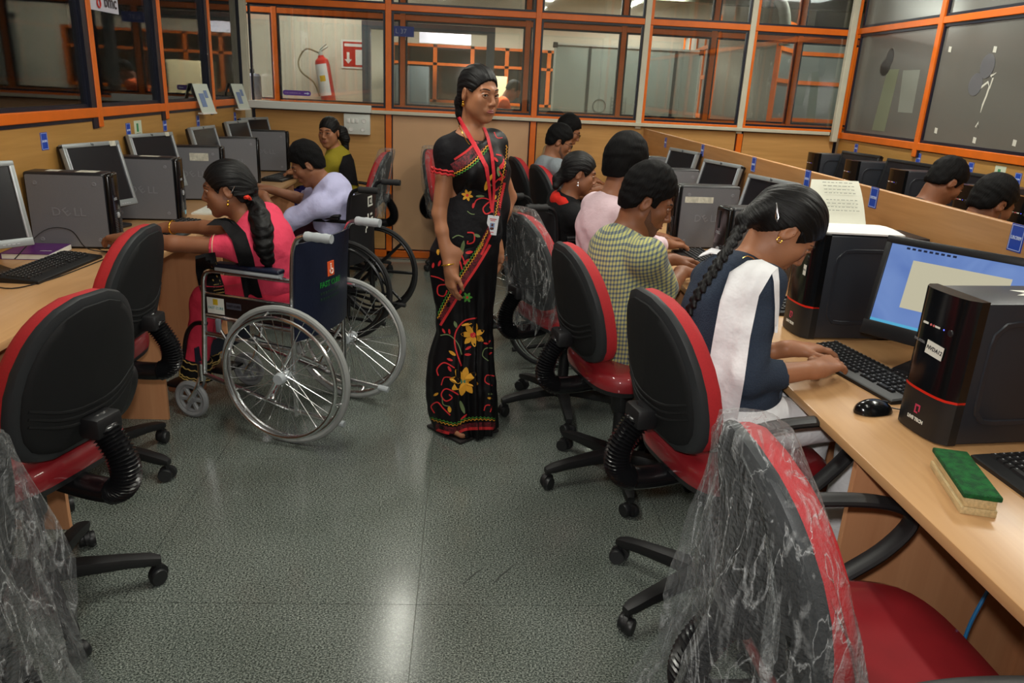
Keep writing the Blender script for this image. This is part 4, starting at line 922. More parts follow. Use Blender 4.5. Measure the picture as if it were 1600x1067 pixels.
    if arms:
        for s in (-1, 1):
            x = s*0.272
            pts = [(s*0.235, 0.02, 0.455), (x, 0.075, 0.485), (x, 0.175, 0.565), (x, 0.225, 0.635), (x, 0.205, 0.672), (x, 0.12, 0.692), (x, -0.02, 0.692), (x, -0.115, 0.672), (x, -0.145, 0.63), (x, -0.11, 0.54), (x, -0.05, 0.48), (s*0.235, -0.01, 0.455)]
            m = MB(); m.tube(spline(pts, 5), 0.012, 10, flat=2.0, up=None if False else None)
            # flattened band: wide across the sitter's elbow
            m = MB(); SP = spline(pts, 5); rings = []
            for i, p in enumerate(SP):
                tn_ = (SP[min(i+1, len(SP)-1)]-SP[max(i-1, 0)]).normalized(); sd = Vector((1, 0, 0)); nn = tn_.cross(sd).normalized()
                rings.append([p+sd*(0.024*math.cos(a))+nn*(0.0125*math.sin(a)) for a in [2*math.pi*j/12 for j in range(12)]])
            m.loft(rings); m.build('armrest', CHBLK, t)
    return t
def film_bag(root, loose=0.0, seed=1, z0=0.40, name='plastic_wrap', cut=0.0):
    rnd = random.Random(seed); n = 72; rings = []
    ph = [rnd.uniform(0, 6.28) for _ in range(8)]
    zs = [z0+(1.0-z0)*q for q in (0, 0.06, 0.14, 0.24, 0.34, 0.44, 0.54, 0.64, 0.74, 0.83, 0.9, 0.95, 0.985, 1.0)]
    for z in zs:
        t = (z-BZ0)/(BZ1-BZ0); tt = min(max(t, 0.06), 0.985); w_ = back_w(tt)+0.014; cy = -0.205-0.085*t; dn = max(0, 0.75-t)
        ring = []
        for j in range(n):
            a = 2*math.pi*j/n; c, s = math.cos(a), math.sin(a)
            fold = 0.5*math.sin(7*a+ph[0]+2.2*t)+0.35*math.sin(13*a+ph[1]-3*t)+0.3*math.sin(23*a+ph[2]+5*t)
            amp = 0.006+0.016*dn*(1+2*loose)
            x = (w_+0.03*loose*dn*3)*math.copysign(abs(c)**0.75, c)
            yy = (0.074 if s > 0 else 0.052+0.13*loose*dn)*math.copysign(abs(s)**0.8, s)
            if t < 0: x *= 1-0.25*(1-loose)*min(1, -t*4); 
            zz = z
            if z == zs[0]: zz += 0.035*math.sin(9*a+ph[3])+rnd.uniform(-0.02, 0.02)
            if z >= 0.98: x *= 0.9 if z < 1.0 else 0.55; yy *= 0.85 if z < 1 else 0.4
            ring.append((x*(1+amp*fold*2), cy+0.008+0.6*x*x+yy+amp*fold*(0.6 if s > 0 else 1.5), zz))
        rings.append(ring)
    m = MB(); m.loft(rings, cap0=False); 
    return m.build(name, FILM, root, angle=50)
GC = 'red and black office chairs'
ch0 = make_chair('office_chair', True)
def place_chair(root, hub, phi, base, label, first=False, arms=True, lift=0.0):
    rz = R_(phi-90)
    if first: o = root; o.location = (hub[0], hub[1], 0); o.rotation_euler = (0, 0, rz); o['label'] = label; o['group'] = GC
    else: o = dup(root, (hub[0], hub[1], 0), rz, label, GC, skip=() if arms else ('armrest',))
    k = 0
    for c in o.children:
        nm = c.name.split('.')[0]
        if nm == 'base_arm': c.rotation_euler = (0, 0, R_(base+72*k)-rz); k += 1
        elif nm in ('hub',): pass
        elif lift: c.location.z = lift
    return o
CH = {}
CH['R1'] = place_chair(ch0, (0.765, 1.14), 1, 100, 'plastic-wrapped red and black office chair in the right foreground', True)
CH['R2'] = place_chair(ch0, (0.764, 1.99), 13, 137, 'red and black office chair of the person with the white scarf', lift=0.035)
CH['R3'] = place_chair(ch0, (0.634, 2.78), 14, 198, 'red and black office chair of the plaid-shirted person', arms=False)
CH['R4'] = place_chair(ch0, (0.49, 3.47), 24, 126, 'plastic-wrapped office chair beside the standing person in the saree', arms=False)
CH['A'] = place_chair(ch0, (-1.19, 1.95), 163, 22, 'red and black office chair on the left, nearest with a bare black back')
CH['B'] = place_chair(ch0, (-1.408, 2.764), 178, -13, 'red and black office chair directly behind the pink-shirted person on the left', arms=False)
CH['C0'] = place_chair(ch0, (-1.04, 1.08), 174, 140, 'plastic-wrapped chair cut off at the lower left corner of the photo', arms=False)
CH['bk1'] = place_chair(ch0, (0.63, 6.25), 16, 40, 'farther red and black chair at the aisle end, right of the saree', arms=False)
CH['bk2'] = place_chair(ch0, (0.76, 5.70), 18, 10, 'nearer red and black chair at the aisle end, right of the saree', arms=False)
CH['Lb'] = place_chair(ch0, (-0.90, 6.12), 176, 20, 'plastic-wrapped red chair of the person in mustard at the back left')
CH['Wb'] = place_chair(ch0, (-0.06, 6.45), -22, 140, 'red chair behind the standing person in the saree, by the back wall', arms=False)
film_bag(CH['R1'], 0.9, 3, 0.28); film_bag(CH['R4'], 0.15, 5, 0.46); film_bag(CH['C0'], 1.0, 9, 0.22); film_bag(CH['Lb'], 0.2, 11, 0.5); film_bag(CH['Wb'], 0.1, 12, 0.45)

# ------------------------------------------------------------------ wheelchairs
NAVYV = mat('navy_vinyl', srgb(24, 30, 50), 0.4, bump=0.08, bscale=60)
GREYR = mat('grey_rubber', srgb(150, 152, 150), 0.6); GRIP = mat('grip_grey', srgb(176, 182, 186), 0.5)
BLKM = mat('black_metal', srgb(26, 26, 28), 0.3, metal=0.3); BLKR = mat('black_rubber', srgb(30, 30, 31), 0.7); BLKV = mat('black_vinyl', srgb(24, 24, 27), 0.5)
def ring_tube(mb, c, r, rt, n=48, m=8):
    mb.tube([(c[0], c[1]+r*math.cos(2*math.pi*j/n), c[2]+r*math.sin(2*math.pi*j/n)) for j in range(n)], rt, m, wrap=True, up=(1, 0, 0))
def make_wheelchair(style, label, loc, phi):
    t = thing('wheelchair', label, 'wheelchair', (loc[0], loc[1], 0), R_(phi-90), 'wheelchairs')
    fm = CHROME if style == 'chrome' else BLKM; tire = GREYR if style == 'chrome' else BLKR; up = NAVYV if style == 'chrome' else BLKV
    rim_m = CHROME if style != 'mag' else BLKM
    for s in (-1, 1):
        x = s*0.272; R0 = 0.305
        w_ = MB(); ring_tube(w_, (x, 0, R0), R0-0.013, 0.013); wo = w_.build('rear_wheel', tire, t)
        m = MB(); ring_tube(m, (x, 0, R0), R0-0.030, 0.009); m.build('wheel_rim', rim_m, wo)
        m = MB(); ring_tube(m, (x+s*0.045, 0, R0), 0.262, 0.0085)
        for k in range(6):
            a = 2*math.pi*k/6+0.3; m.tube([(x+s*0.045, 0.262*math.cos(a), R0+0.262*math.sin(a)), (x+s*0.005, 0.276*math.cos(a), R0+0.276*math.sin(a))], 0.005, 6)
        m.build('push_rim', CHROME if style != 'mag' else BLKM, wo)
        m = MB(); m.cyl((x-s*0.02, 0, R0), (x+s*0.04, 0, R0), 0.02, 12); m.cyl((x+s*0.03, 0, R0), (x+s*0.055, 0, R0), 0.026, 12, 0.022); m.build('wheel_hub', GRIP if style == 'chrome' else BLKM, wo)
        m = MB()
        if style == 'mag':
            for k in range(8):
                a = 2*math.pi*k/8; m.tube([(x, 0.02*math.cos(a), R0+0.02*math.sin(a)), (x, 0.275*math.cos(a), R0+0.275*math.sin(a))], [0.014, 0.009], 6)
        else:
            for k in range(32):
                a = 2*math.pi*k/32; b_ = a+(0.9 if k % 2 else -0.9); xo = x+s*(0.02 if (k//2) % 2 else -0.015)
                m.tube([(xo, 0.02*math.cos(b_), R0+0.02*math.sin(b_)), (x, 0.276*math.cos(a), R0+0.276*math.sin(a))], 0.0018, 5)
        m.build('spokes', rim_m, wo, kind='stuff')
        # side frame
        xf = s*0.212
        f = MB(); rt = 0.011
        f.tube(spline([(xf, -0.01, 0.10), (xf, -0.01, 0.30), (xf, -0.01, 0.55), (xf, -0.02, 0.78), (xf, -0.04, 0.865), (xf, -0.075, 0.89), (xf, -0.12, 0.893)], 5), rt, 10)
        f.tube([(xf, -0.12, 0.505), (xf, 0.43, 0.515)], rt, 10) if False else f.tube([(xf, -0.01, 0.485), (xf, 0.41, 0.50)], rt, 10)
        f.tube(spline([(xf, -0.01, 0.70), (xf, 0.25, 0.70), (xf, 0.37, 0.70), (xf, 0.41, 0.67), (xf, 0.42, 0.58), (xf, 0.43, 0.45), (xf, 0.45, 0.22)], 5), rt, 10)
        f.tube([(xf, -0.20, 0.105), (xf, -0.01, 0.12), (xf, 0.36, 0.20), (xf, 0.465, 0.225)], rt, 10)
        f.tube([(xf, -0.01, 0.40), (xf, 0.42, 0.415)], rt, 10); f.tube([(xf, 0.14, 0.145), (xf, 0.0, 0.40)], 0.009, 8)
        f.build('side_frame', fm, t)
        MB().tube([(xf, -0.24, 0.10), (xf, -0.19, 0.105)], 0.014, 10).build('frame_plug', GRIP if style == 'chrome' else BLKR, t)
        g = MB(); pts = [(xf, -0.085-0.013*k, 0.892) for k in range(10)]; g.tube(pts, [0.0185+0.0022*(k % 3 == 1) for k in range(10)], 12); g.build('hand_grip', GRIP if style == 'chrome' else BLKR, t)
        MB().box(xf-0.026, xf+0.026, 0.03, 0.345, 0.722, 0.742, 0.009, 3).build('arm_pad', up, t)
        MB().box(xf-0.023, xf+0.023, 0.035, 0.34, 0.708, 0.723, 0.004).build('arm_pad_base', GRIP if style == 'chrome' else BLKM, t)
        sg = MB().box(xf-0.004, xf+0.004, 0.0, 0.415, 0.505, 0.592).build('skirt_guard', mat('guard_dark', srgb(36, 26, 24), 0.2) if style == 'chrome' else BLKV, t, False)
        if style == 'chrome':
            f = MB(); f.tube([(xf, -0.01, 0.598), (xf, 0.42, 0.598)], 0.006, 8); f.build('guard_rail', fm, t)
            xs = xf+s*0.0045; m = MB(); m.M = basis((xs, 0.36, 0.548), (0, s, 0), (0, 0, 1)); m.box(-0.042, 0.042, -0.035, 0.035, 0, 0.001); st = m.build('guard_sticker', PAPER, sg, False)
            q = MB(); q.M = m.M; q.box(-0.012, 0.012, 0.004, 0.03, 0.001, 0.0016); q.build('sticker_mark', mat('label_yellow', (1, 1, 1, 1)), sg, False)
            q = MB(); text(q, 'FAST CURE', 0.0155, m.M @ Matrix.Translation((0, -0.01, 0.0012))); q.build('sticker_lettering', mat('teal_print', srgb(60, 140, 140), 0.5), sg, False)
            m = MB(); m.M = basis((xs, 0.27, 0.556), (0, s, 0), (0, 0, 1)); m.box(-0.036, 0.036, -0.014, 0.014, 0, 0.001); m.build('guard_plate', mat('plate_grey', srgb(74, 74, 84), 0.4), sg, False)
            q = MB(); text(q, 'FAST CURE', 0.013, m.M @ Matrix.Translation((0, 0, 0.0012)), weight=0.0004); q.build('plate_lettering', mat('plate_print', srgb(30, 26, 34), 0.4), sg, False)
        # brake lever
        m = MB(); m.tube([(xf+s*0.02, 0.30, 0.40), (xf+s*0.03, 0.33, 0.46)], 0.006, 8); m.tube([(xf+s*0.02, 0.30, 0.40), (xf+s*0.03, 0.27, 0.35)], 0.008, 8); m.build('brake_arm', fm, t)
        m = MB(); m.box(xf+s*0.03-0.008, xf+s*0.03+0.008, 0.322, 0.345, 0.44, 0.50, 0.005); m.build('brake_lever', mat('lever_grey', srgb(118, 124, 132), 0.5) if style == 'chrome' else BLKR, t)
        # front caster with a five-hole wheel
        xc, yc, rc = s*0.212, 0.53, 0.088
        m = MB(); ring_tube(m, (xc, yc, rc), rc-0.014, 0.014, 32); ring_tube(m, (xc, yc, rc), rc-0.03, 0.009, 32)
        m.cyl((xc-0.012, yc, rc), (xc+0.012, yc, rc), 0.02, 14)
        for k in range(6):
            a = 2*math.pi*k/6; m.tube([(xc, yc+0.015*math.cos(a), rc+0.015*math.sin(a)), (xc, yc+0.062*math.cos(a), rc+0.062*math.sin(a))], [0.011, 0.013], 6, flat=0.8)
        m.build('caster_wheel', mat('caster_grey', srgb(140, 142, 144), 0.55) if style == 'chrome' else BLKR, t)
        m = MB()
        for q in (-0.024, 0.024): m.tube(spline([(xc+q*0.6, 0.47, 0.205), (xc+q, 0.48, 0.16), (xc+q, yc, rc)], 4), 0.007, 8)
        m.cyl((xc, 0.465, 0.19), (xc, 0.465, 0.27), 0.017, 12); m.build('caster_fork', fm, t)
        # footrest
        m = MB(); m.tube(spline([(xf, 0.42, 0.46), (xf-s*0.02, 0.50, 0.44), (xf-s*0.03, 0.56, 0.36), (xf-s*0.04, 0.60, 0.16)], 5), 0.010, 8); m.build('footrest_tube', fm if style != 'chrome' else BLKM, t)
        MB().box(min(s*0.03, s*0.19), max(s*0.03, s*0.19), 0.54, 0.70, 0.115, 0.128, 0.004).build('foot_plate', BLKM, t)
    m = MB(); m.tube([(-0.225, 0.10, 0.16), (0.225, 0.18, 0.44)], 0.010, 8).tube([(0.225, 0.10, 0.16), (-0.225, 0.18, 0.44)], 0.010, 8); m.build('cross_brace', fm, t)
    m = MB(); rings = []
    for i in range(11):
        x = -0.218+0.436*i/10; sag = 0.03*(1-(x/0.218)**2)
        rings.append([(x, -0.012-sag*1.3, 0.44), (x, -0.02-sag*1.3, 0.66), (x, -0.035-sag*0.8, 0.855), (x, -0.045-sag*0.8, 0.855), (x, -0.032-sag*1.3, 0.66), (x, -0.024-sag*1.3, 0.44)])
    bs = m.loft(rings).build('back_sling', up, t, angle=50)
    m = MB(); rings = []
    for i in range(9):
        x = -0.21+0.42*i/8; sag = 0.02*(1-(x/0.21)**2); rings.append([(x, 0.0, 0.495-sag), (x, 0.41, 0.51-sag), (x, 0.41, 0.502-sag), (x, 0.0, 0.487-sag)])
    m.loft(rings).build('seat_sling', up, t, angle=50)
    MB().box(-0.2, 0.2, 0.50, 0.504, 0.26, 0.33).build('calf_strap', NAVYV, t, False)
    B = lambda x, z, d=0.0: basis((x, -d, z), (1, 0, 0), (0, 0, 1))
    def wrap_sling(mb, extra=0.0):
        out = []
        for x, y, z in mb.v:
            sg = 0.03*(1-(x/0.218)**2); yb = -(0.024+1.3*sg)-(z-0.44)/0.22*0.008 if z < 0.66 else -(0.032+1.3*sg)*(1-(z-0.66)/0.195)-(0.045+0.8*sg)*((z-0.66)/0.195)
            out.append((x, yb+y-0.0015-extra, z))
        mb.v = out; return mb
    if style == 'chrome':
        q = MB(); q.M = B(0.0, 0.715); q.box(-0.026, 0.026, -0.03, 0.034, 0, 0.002); wrap_sling(q).build('orange_emblem', mat('emblem_orange', srgb(232, 92, 40), 0.5), bs, False)
        q = MB(); q.M = B(0.0, 0.715, 0.002); q.tube([(0.012*math.cos(a), -0.008+0.012*math.sin(a), 0.001) for a in [R_(150+240*i/10) for i in range(11)]], 0.003, 5); q.tube([(-0.004, 0.016, 0.001), (-0.003, 0.0, 0.001), (0.009, 0.0, 0.001), (0.012, -0.012, 0.001)], 0.003, 5); q.ell((-0.004, 0.022, 0.001), (0.005, 0.005, 0.002), 8, 5); wrap_sling(q, 0.001).build('wheelchair_pictogram', mat('pict_white', srgb(240, 220, 205), 0.5), bs)
        q = MB(); text(q, 'FAST CURE', 0.034, B(0.0, 0.655, 0.001), weight=0.0008); wrap_sling(q).build('green_lettering', mat('print_green2', srgb(22, 120, 46), 0.5), bs, False)
        q = MB()
        q.M = B(0, 0, 0)
        for k in range(2):
            for j in range(9): q.box(-0.08+0.018*j, -0.068+0.018*j, 0.613-0.026*k, 0.624-0.026*k, 0, 0.001)
        wrap_sling(q).build('faint_lettering', mat('print_faint', srgb(24, 50, 40), 0.5), bs, False, kind='stuff')
    elif style == 'mag':
        q = MB(); q.M = B(0.0, 0.0, 0.0)      # irregular white letter strokes
        for x0, x1, z0, z1 in ((-0.02, 0.06, 0.815, 0.825), (0.045, 0.056, 0.78, 0.815), (-0.02, -0.008, 0.765, 0.815), (0.0, 0.075, 0.765, 0.775), (0.02, 0.03, 0.785, 0.805), (-0.03, -0.012, 0.665, 0.725), (-0.05, -0.03, 0.64, 0.685), (0.02, 0.06, 0.71, 0.722), (0.03, 0.075, 0.665, 0.695), (0.02, 0.034, 0.64, 0.655), (-0.06, -0.048, 0.615, 0.64)):
            q.box(x0, x1, z0, z1, 0, 0.0015)
        wrap_sling(q).build('white_lettering', PAPER, bs, False, kind='stuff')
    else:
        q = MB(); text(q, 'Foundation', 0.062, B(-0.0, 0.755, 0.0), weight=0.001); wrap_sling(q).build('white_lettering', PAPER, bs, False)
    return t
WCH = {}
WCH['pink'] = make_wheelchair('chrome', 'chrome wheelchair with a navy back carrying the pink-shirted person', (-0.645, 3.30), 160)
WCH['lav'] = make_wheelchair('mag', 'black wheelchair of the man in the lavender shirt', (-0.66, 4.72), 168)
WCH['blk'] = make_wheelchair('black', 'black wheelchair with white lettering carrying the person in black and red', (0.46, 4.32), 14)
# ------------------------------------------------------------------ implicit-surface body builder
def V3(p): return np.array([p[0], p[1], p[2]], dtype=np.float64)
def unit(v): v = np.asarray(v, float); return v/(np.linalg.norm(v)+1e-12)
class SDF:
    def __init__(s): s.ops = []
    def cone(s, a, b, ra, rb, k=0.02, side=None, ratio=1.0):
        a, b = V3(a), V3(b); R = max(ra, rb)*max(1.0, ratio)
        s.ops.append(('u', np.minimum(a, b)-R, np.maximum(a, b)+R, k, ('c', a, b, ra, rb, None if side is None else unit(side), ratio))); return s
    def ell(s, c, r, k=0.02, F=None, sub=False):
        c = V3(c); r = V3(r); R = max(r) if F is not None else r
        s.ops.append(('s' if sub else 'u', c-R, c+R, k, ('e', c, r, None if F is None else np.asarray(F, float)))); return s
    def chain(s, pts, rs, k=0.012, **q):
        for i in range(len(pts)-1): s.cone(pts[i], pts[i+1], rs[i], rs[i+1], k, **q)
        return s
    def cut(s, c, d, rad=0.12, k=0.004):           # remove what lies beyond a plane, near c
        c = V3(c); s.ops.append(('p', c-rad, c+rad, k, ('p', c, unit(d), rad))); return s
    def fn(s, func, lo=None, hi=None): s.ops.append(('f', lo, hi, 0, func)); return s
    def mesh(s, h):
        los = [o[1] for o in s.ops if o[0] == 'u']; his = [o[2] for o in s.ops if o[0] == 'u']
        lo = np.min(los, 0)-3*h-0.01; hi = np.max(his, 0)+3*h+0.01
        n = np.ceil((hi-lo)/h).astype(int)+1
        f = np.full(n, 0.2, np.float32); ax = [(lo[i]+h*np.arange(n[i])).astype(np.float32) for i in range(3)]
        def sl(a, b, pad):
            i0 = np.maximum(0, np.floor((a-pad-lo)/h).astype(int)); i1 = np.minimum(n, np.ceil((b+pad-lo)/h).astype(int)+1)
            return tuple(slice(int(p), int(q)) for p, q in zip(i0, i1))
        for op, a, b, k, pr in s.ops:
            if op == 'f':
                S = (slice(0, n[0]), slice(0, n[1]), slice(0, n[2])) if a is None else sl(V3(a), V3(b), 0)
                X = ax[0][S[0]][:, None, None]; Y = ax[1][S[1]][None, :, None]; Z = ax[2][S[2]][None, None, :]
                f[S] = pr(f[S], X, Y, Z); continue
            S = sl(a, b, (k+0.02) if op != 'p' else 0); q = f[S]
            if q.size == 0: continue
            X = ax[0][S[0]][:, None, None]; Y = ax[1][S[1]][None, :, None]; Z = ax[2][S[2]][None, None, :]
            if pr[0] == 'c':
                _, A, B, ra, rb, sd, rt = pr; ba = B-A; L2 = max(ba@ba, 1e-9)
                t = np.clip(((X-A[0])*ba[0]+(Y-A[1])*ba[1]+(Z-A[2])*ba[2])/L2, 0, 1)
                vx = X-A[0]-t*ba[0]; vy = Y-A[1]-t*ba[1]; vz = Z-A[2]-t*ba[2]
                if sd is not None:
                    e = (vx*sd[0]+vy*sd[1]+vz*sd[2])*(1/rt-1); vx = vx+sd[0]*e; vy = vy+sd[1]*e; vz = vz+sd[2]*e
                d = np.sqrt(vx*vx+vy*vy+vz*vz)-(ra+(rb-ra)*t)
            elif pr[0] == 'e':
                _, c, r, F = pr; x = X-c[0]; y = Y-c[1]; z = Z-c[2]
                if F is not None:
                    x, y, z = (x*F[0, 0]+y*F[1, 0]+z*F[2, 0]), (x*F[0, 1]+y*F[1, 1]+z*F[2, 1]), (x*F[0, 2]+y*F[1, 2]+z*F[2, 2])
                k0 = np.sqrt((x/r[0])**2+(y/r[1])**2+(z/r[2])**2)+1e-6; k1 = np.sqrt((x/r[0]**2)**2+(y/r[1]**2)**2+(z/r[2]**2)**2)+1e-6
                d = k0*(k0-1)/k1
            else:
                _, c, dr, rad = pr
                d = (X-c[0])*dr[0]+(Y-c[1])*dr[1]+(Z-c[2])*dr[2]
                rr = (X-c[0])**2+(Y-c[1])**2+(Z-c[2])**2
                f[S] = np.where((rr < rad*rad), np.maximum(q, d), q); continue
            d = d.astype(np.float32)
            if op == 's': d = -d; hh = np.clip(k-np.abs(q-d), 0, None)/k; f[S] = np.maximum(q, d)+hh*hh*k*0.25
            else: hh = np.clip(k-np.abs(q-d), 0, None)/k; f[S] = np.minimum(q, d)-hh*hh*k*0.25
        f[0] = f[-1] = 0.2; f[:, 0] = f[:, -1] = 0.2; f[:, :, 0] = f[:, :, -1] = 0.2
        ins = f < 0
        c8 = np.zeros(n-1, np.uint8)
        for i in (0, 1):
            for j in (0, 1):
                for k in (0, 1): c8 += ins[i:n[0]-1+i, j:n[1]-1+j, k:n[2]-1+k]
        act = (c8 > 0) & (c8 < 8); idx = np.argwhere(act); M = len(idx)
        vid = np.full(n-1, -1, np.int32); vid[act] = np.arange(M, dtype=np.int32)
        sm = np.zeros((M, 3)); ct = np.zeros(M)
        cs = [(i, j, k) for i in (0, 1) for j in (0, 1) for k in (0, 1)]
        for a in cs:
            for ax_ in range(3):
                if a[ax_]: continue
                b = list(a); b[ax_] = 1
                fa = f[idx[:, 0]+a[0], idx[:, 1]+a[1], idx[:, 2]+a[2]].astype(float); fb = f[idx[:, 0]+b[0], idx[:, 1]+b[1], idx[:, 2]+b[2]].astype(float)
                cr = (fa < 0) != (fb < 0); t = np.where(cr, fa/np.where(cr, fa-fb, 1), 0)
                p = np.array(a, float)[None, :]+t[:, None]*np.eye(3)[ax_][None, :]
                sm += np.where(cr[:, None], p, 0); ct += cr
        v = lo+h*(idx+sm/np.maximum(ct, 1)[:, None]); quads = []
        for ax_ in range(3):
            A = [slice(None)]*3; B = [slice(None)]*3; A[ax_] = slice(0, -1); B[ax_] = slice(1, None)
            e = np.argwhere(ins[tuple(A)] != ins[tuple(B)]); 
            if not len(e): continue
            u_, w_ = [(1, 2), (2, 0), (0, 1)][ax_]
            def cell(du, dw):
                q = e.copy(); q[:, u_] += du; q[:, w_] += dw; return vid[q[:, 0], q[:, 1], q[:, 2]]
            Q = np.stack([cell(-1, -1), cell(0, -1), cell(0, 0), cell(-1, 0)], 1)
            fl_ = ~ins[tuple(A)][e[:, 0], e[:, 1], e[:, 2]]; Q[fl_] = Q[fl_][:, ::-1]; quads.append(Q)
        Q = np.concatenate(quads); Q = Q[(Q >= 0).all(1)]
        return v, Q
def np_mesh(name, v, Q, m):
    me = bpy.data.meshes.new(name); me.vertices.add(len(v)); me.vertices.foreach_set('co', v.astype(np.float32).ravel())
    me.loops.add(Q.size); me.loops.foreach_set('vertex_index', Q.astype(np.int32).ravel())
    me.polygons.add(len(Q)); me.polygons.foreach_set('loop_start', np.arange(0, Q.size, 4, dtype=np.int32)); me.polygons.foreach_set('loop_total', np.full(len(Q), 4, np.int32))
    me.polygons.foreach_set('use_smooth', np.ones(len(Q), bool)); me.update(calc_edges=True); me.validate(); me.materials.append(m)
    return me
def sdf_obj(sd, h, name, m, parent):
    v, Q = sd.mesh(h); o = mkobj(name, np_mesh(name, v, Q, m), parent); return o
def folds(amp, fr=(38, 30, 26), seed=0):
    r = np.random.RandomState(seed); p = r.uniform(0, 6.28, 6); W = r.uniform(-1, 1, (3, 3))
    def g(f, X, Y, Z):
        a = fr[0]*(X*W[0, 0]+Y*W[0, 1]+Z*(0.6+abs(W[0, 2])))+p[0]; b = fr[1]*(X*W[1, 0]+Y*(0.5+W[1, 1])+Z*W[1, 2])+p[1]
        c = fr[2]*(X*(0.6+W[2, 0])+Y*W[2, 1]+Z*W[2, 2])+p[2]
        n = np.sin(a+1.3*np.sin(b))*0.55+np.sin(b*1.7+1.1*np.sin(c))*0.3+np.sin(2.3*c+a)*0.15
        return (f+amp*n).astype(np.float32)
    return g

# ------------------------------------------------------------------ skins, hair, cloth
def skin_mat(name, c):
    if name in MATS: return MATS[name]
    m = mat(name, c, 0.5, noise=0.1, nscale=14, bump=0.05, bscale=220, spec=0.4)
    b = m.node_tree.nodes['Principled BSDF']; setin(b, 'Subsurface Weight', 0.08); setin(b, 'Subsurface Radius', (0.01, 0.004, 0.002)); setin(b, 'Subsurface Scale', 0.3)
    return m
SK1 = skin_mat('skin_warm', srgb(168, 114, 82)); SK2 = skin_mat('skin_deep', srgb(132, 84, 58)); SK3 = skin_mat('skin_brown', srgb(146, 96, 68)); SK4 = skin_mat('skin_tan', srgb(176, 120, 88))
def hair_mat():
    m, nt, b = nodes_of('black_hair'); setin(b, 'Base Color', srgb(10, 9, 10)); setin(b, 'Roughness', 0.5); setin(b, 'Specular IOR Level', 0.28)
    at = nt.nodes.new('ShaderNodeAttribute'); at.attribute_name = 'strand'
    n = nt.nodes.new('ShaderNodeTexNoise'); n.inputs['Scale'].default_value = 330; n.inputs['Detail'].default_value = 3
    bp = nt.nodes.new('ShaderNodeBump'); bp.inputs['Strength'].default_value = 0.8; bp.inputs['Distance'].default_value = 0.004
    mr = nt.nodes.new('ShaderNodeMapRange'); mr.inputs[3].default_value = 0.38; mr.inputs[4].default_value = 0.62
    nt.links.new(at.outputs['Vector'], n.inputs['Vector']); nt.links.new(n.outputs[0], bp.inputs['Height']); nt.links.new(bp.outputs[0], b.inputs['Normal'])
    nt.links.new(n.outputs[0], mr.inputs[0]); nt.links.new(mr.outputs[0], b.inputs['Roughness'])
    return m
def strand_attr(o, H, F, s, fem):
    me = o.data; n = len(me.vertices); A = np.empty(n*3, np.float32); me.vertices.foreach_get('co', A); q = (A.reshape(-1, 3)-H)@F/s
    if fem: vec = np.stack([np.arctan2(q[:, 0], q[:, 2]+0.03)*0.09, q[:, 1]*0.05, np.hypot(q[:, 0], q[:, 2])*0.1], 1)
    else: vec = np.stack([np.arctan2(q[:, 0], q[:, 1]+0.04)*0.09, q[:, 2]*0.18, q[:, 1]*0.12], 1)
    at = me.attributes.new('strand', 'FLOAT_VECTOR', 'POINT'); at.data.foreach_set('vector', vec.astype(np.float32).ravel())
HAIR = hair_mat()
HAIR_S = HAIR.copy(); HAIR_S.name = 'cropped_hair'; setin(HAIR_S.node_tree.nodes['Principled BSDF'], 'Specular IOR Level', 0.14)
for _n in HAIR_S.node_tree.nodes:
    if _n.type == 'TEX_NOISE': _n.inputs['Scale'].default_value = 200
    if _n.type == 'MAP_RANGE': _n.inputs[3].default_value = 0.55; _n.inputs[4].default_value = 0.8
STUBBLE = mat('stubble', srgb(102, 68, 51), 0.7, bump=0.6, bscale=400)
BROW = mat('brow_hair', srgb(24, 19, 17), 0.7); EYEW = mat('eye_white', srgb(176, 164, 154), 0.35); IRIS = mat('eye_iris', srgb(26, 16, 12), 0.15)
LIPS = mat('lip_tone', srgb(138, 78, 66), 0.45); LIPS_D = mat('lip_dark', srgb(104, 62, 52), 0.45)
GOLD = mat('gold', srgb(226, 172, 62), 0.25, metal=0.9)
def cloth(name, c, rough=0.85, **k): return mat(name, c, rough, sheen=k.pop('sheen', 0.0), spec=k.pop('spec', 0.2), bump=k.pop('bump', 0.75), bscale=k.pop('bscale', 20), **k)

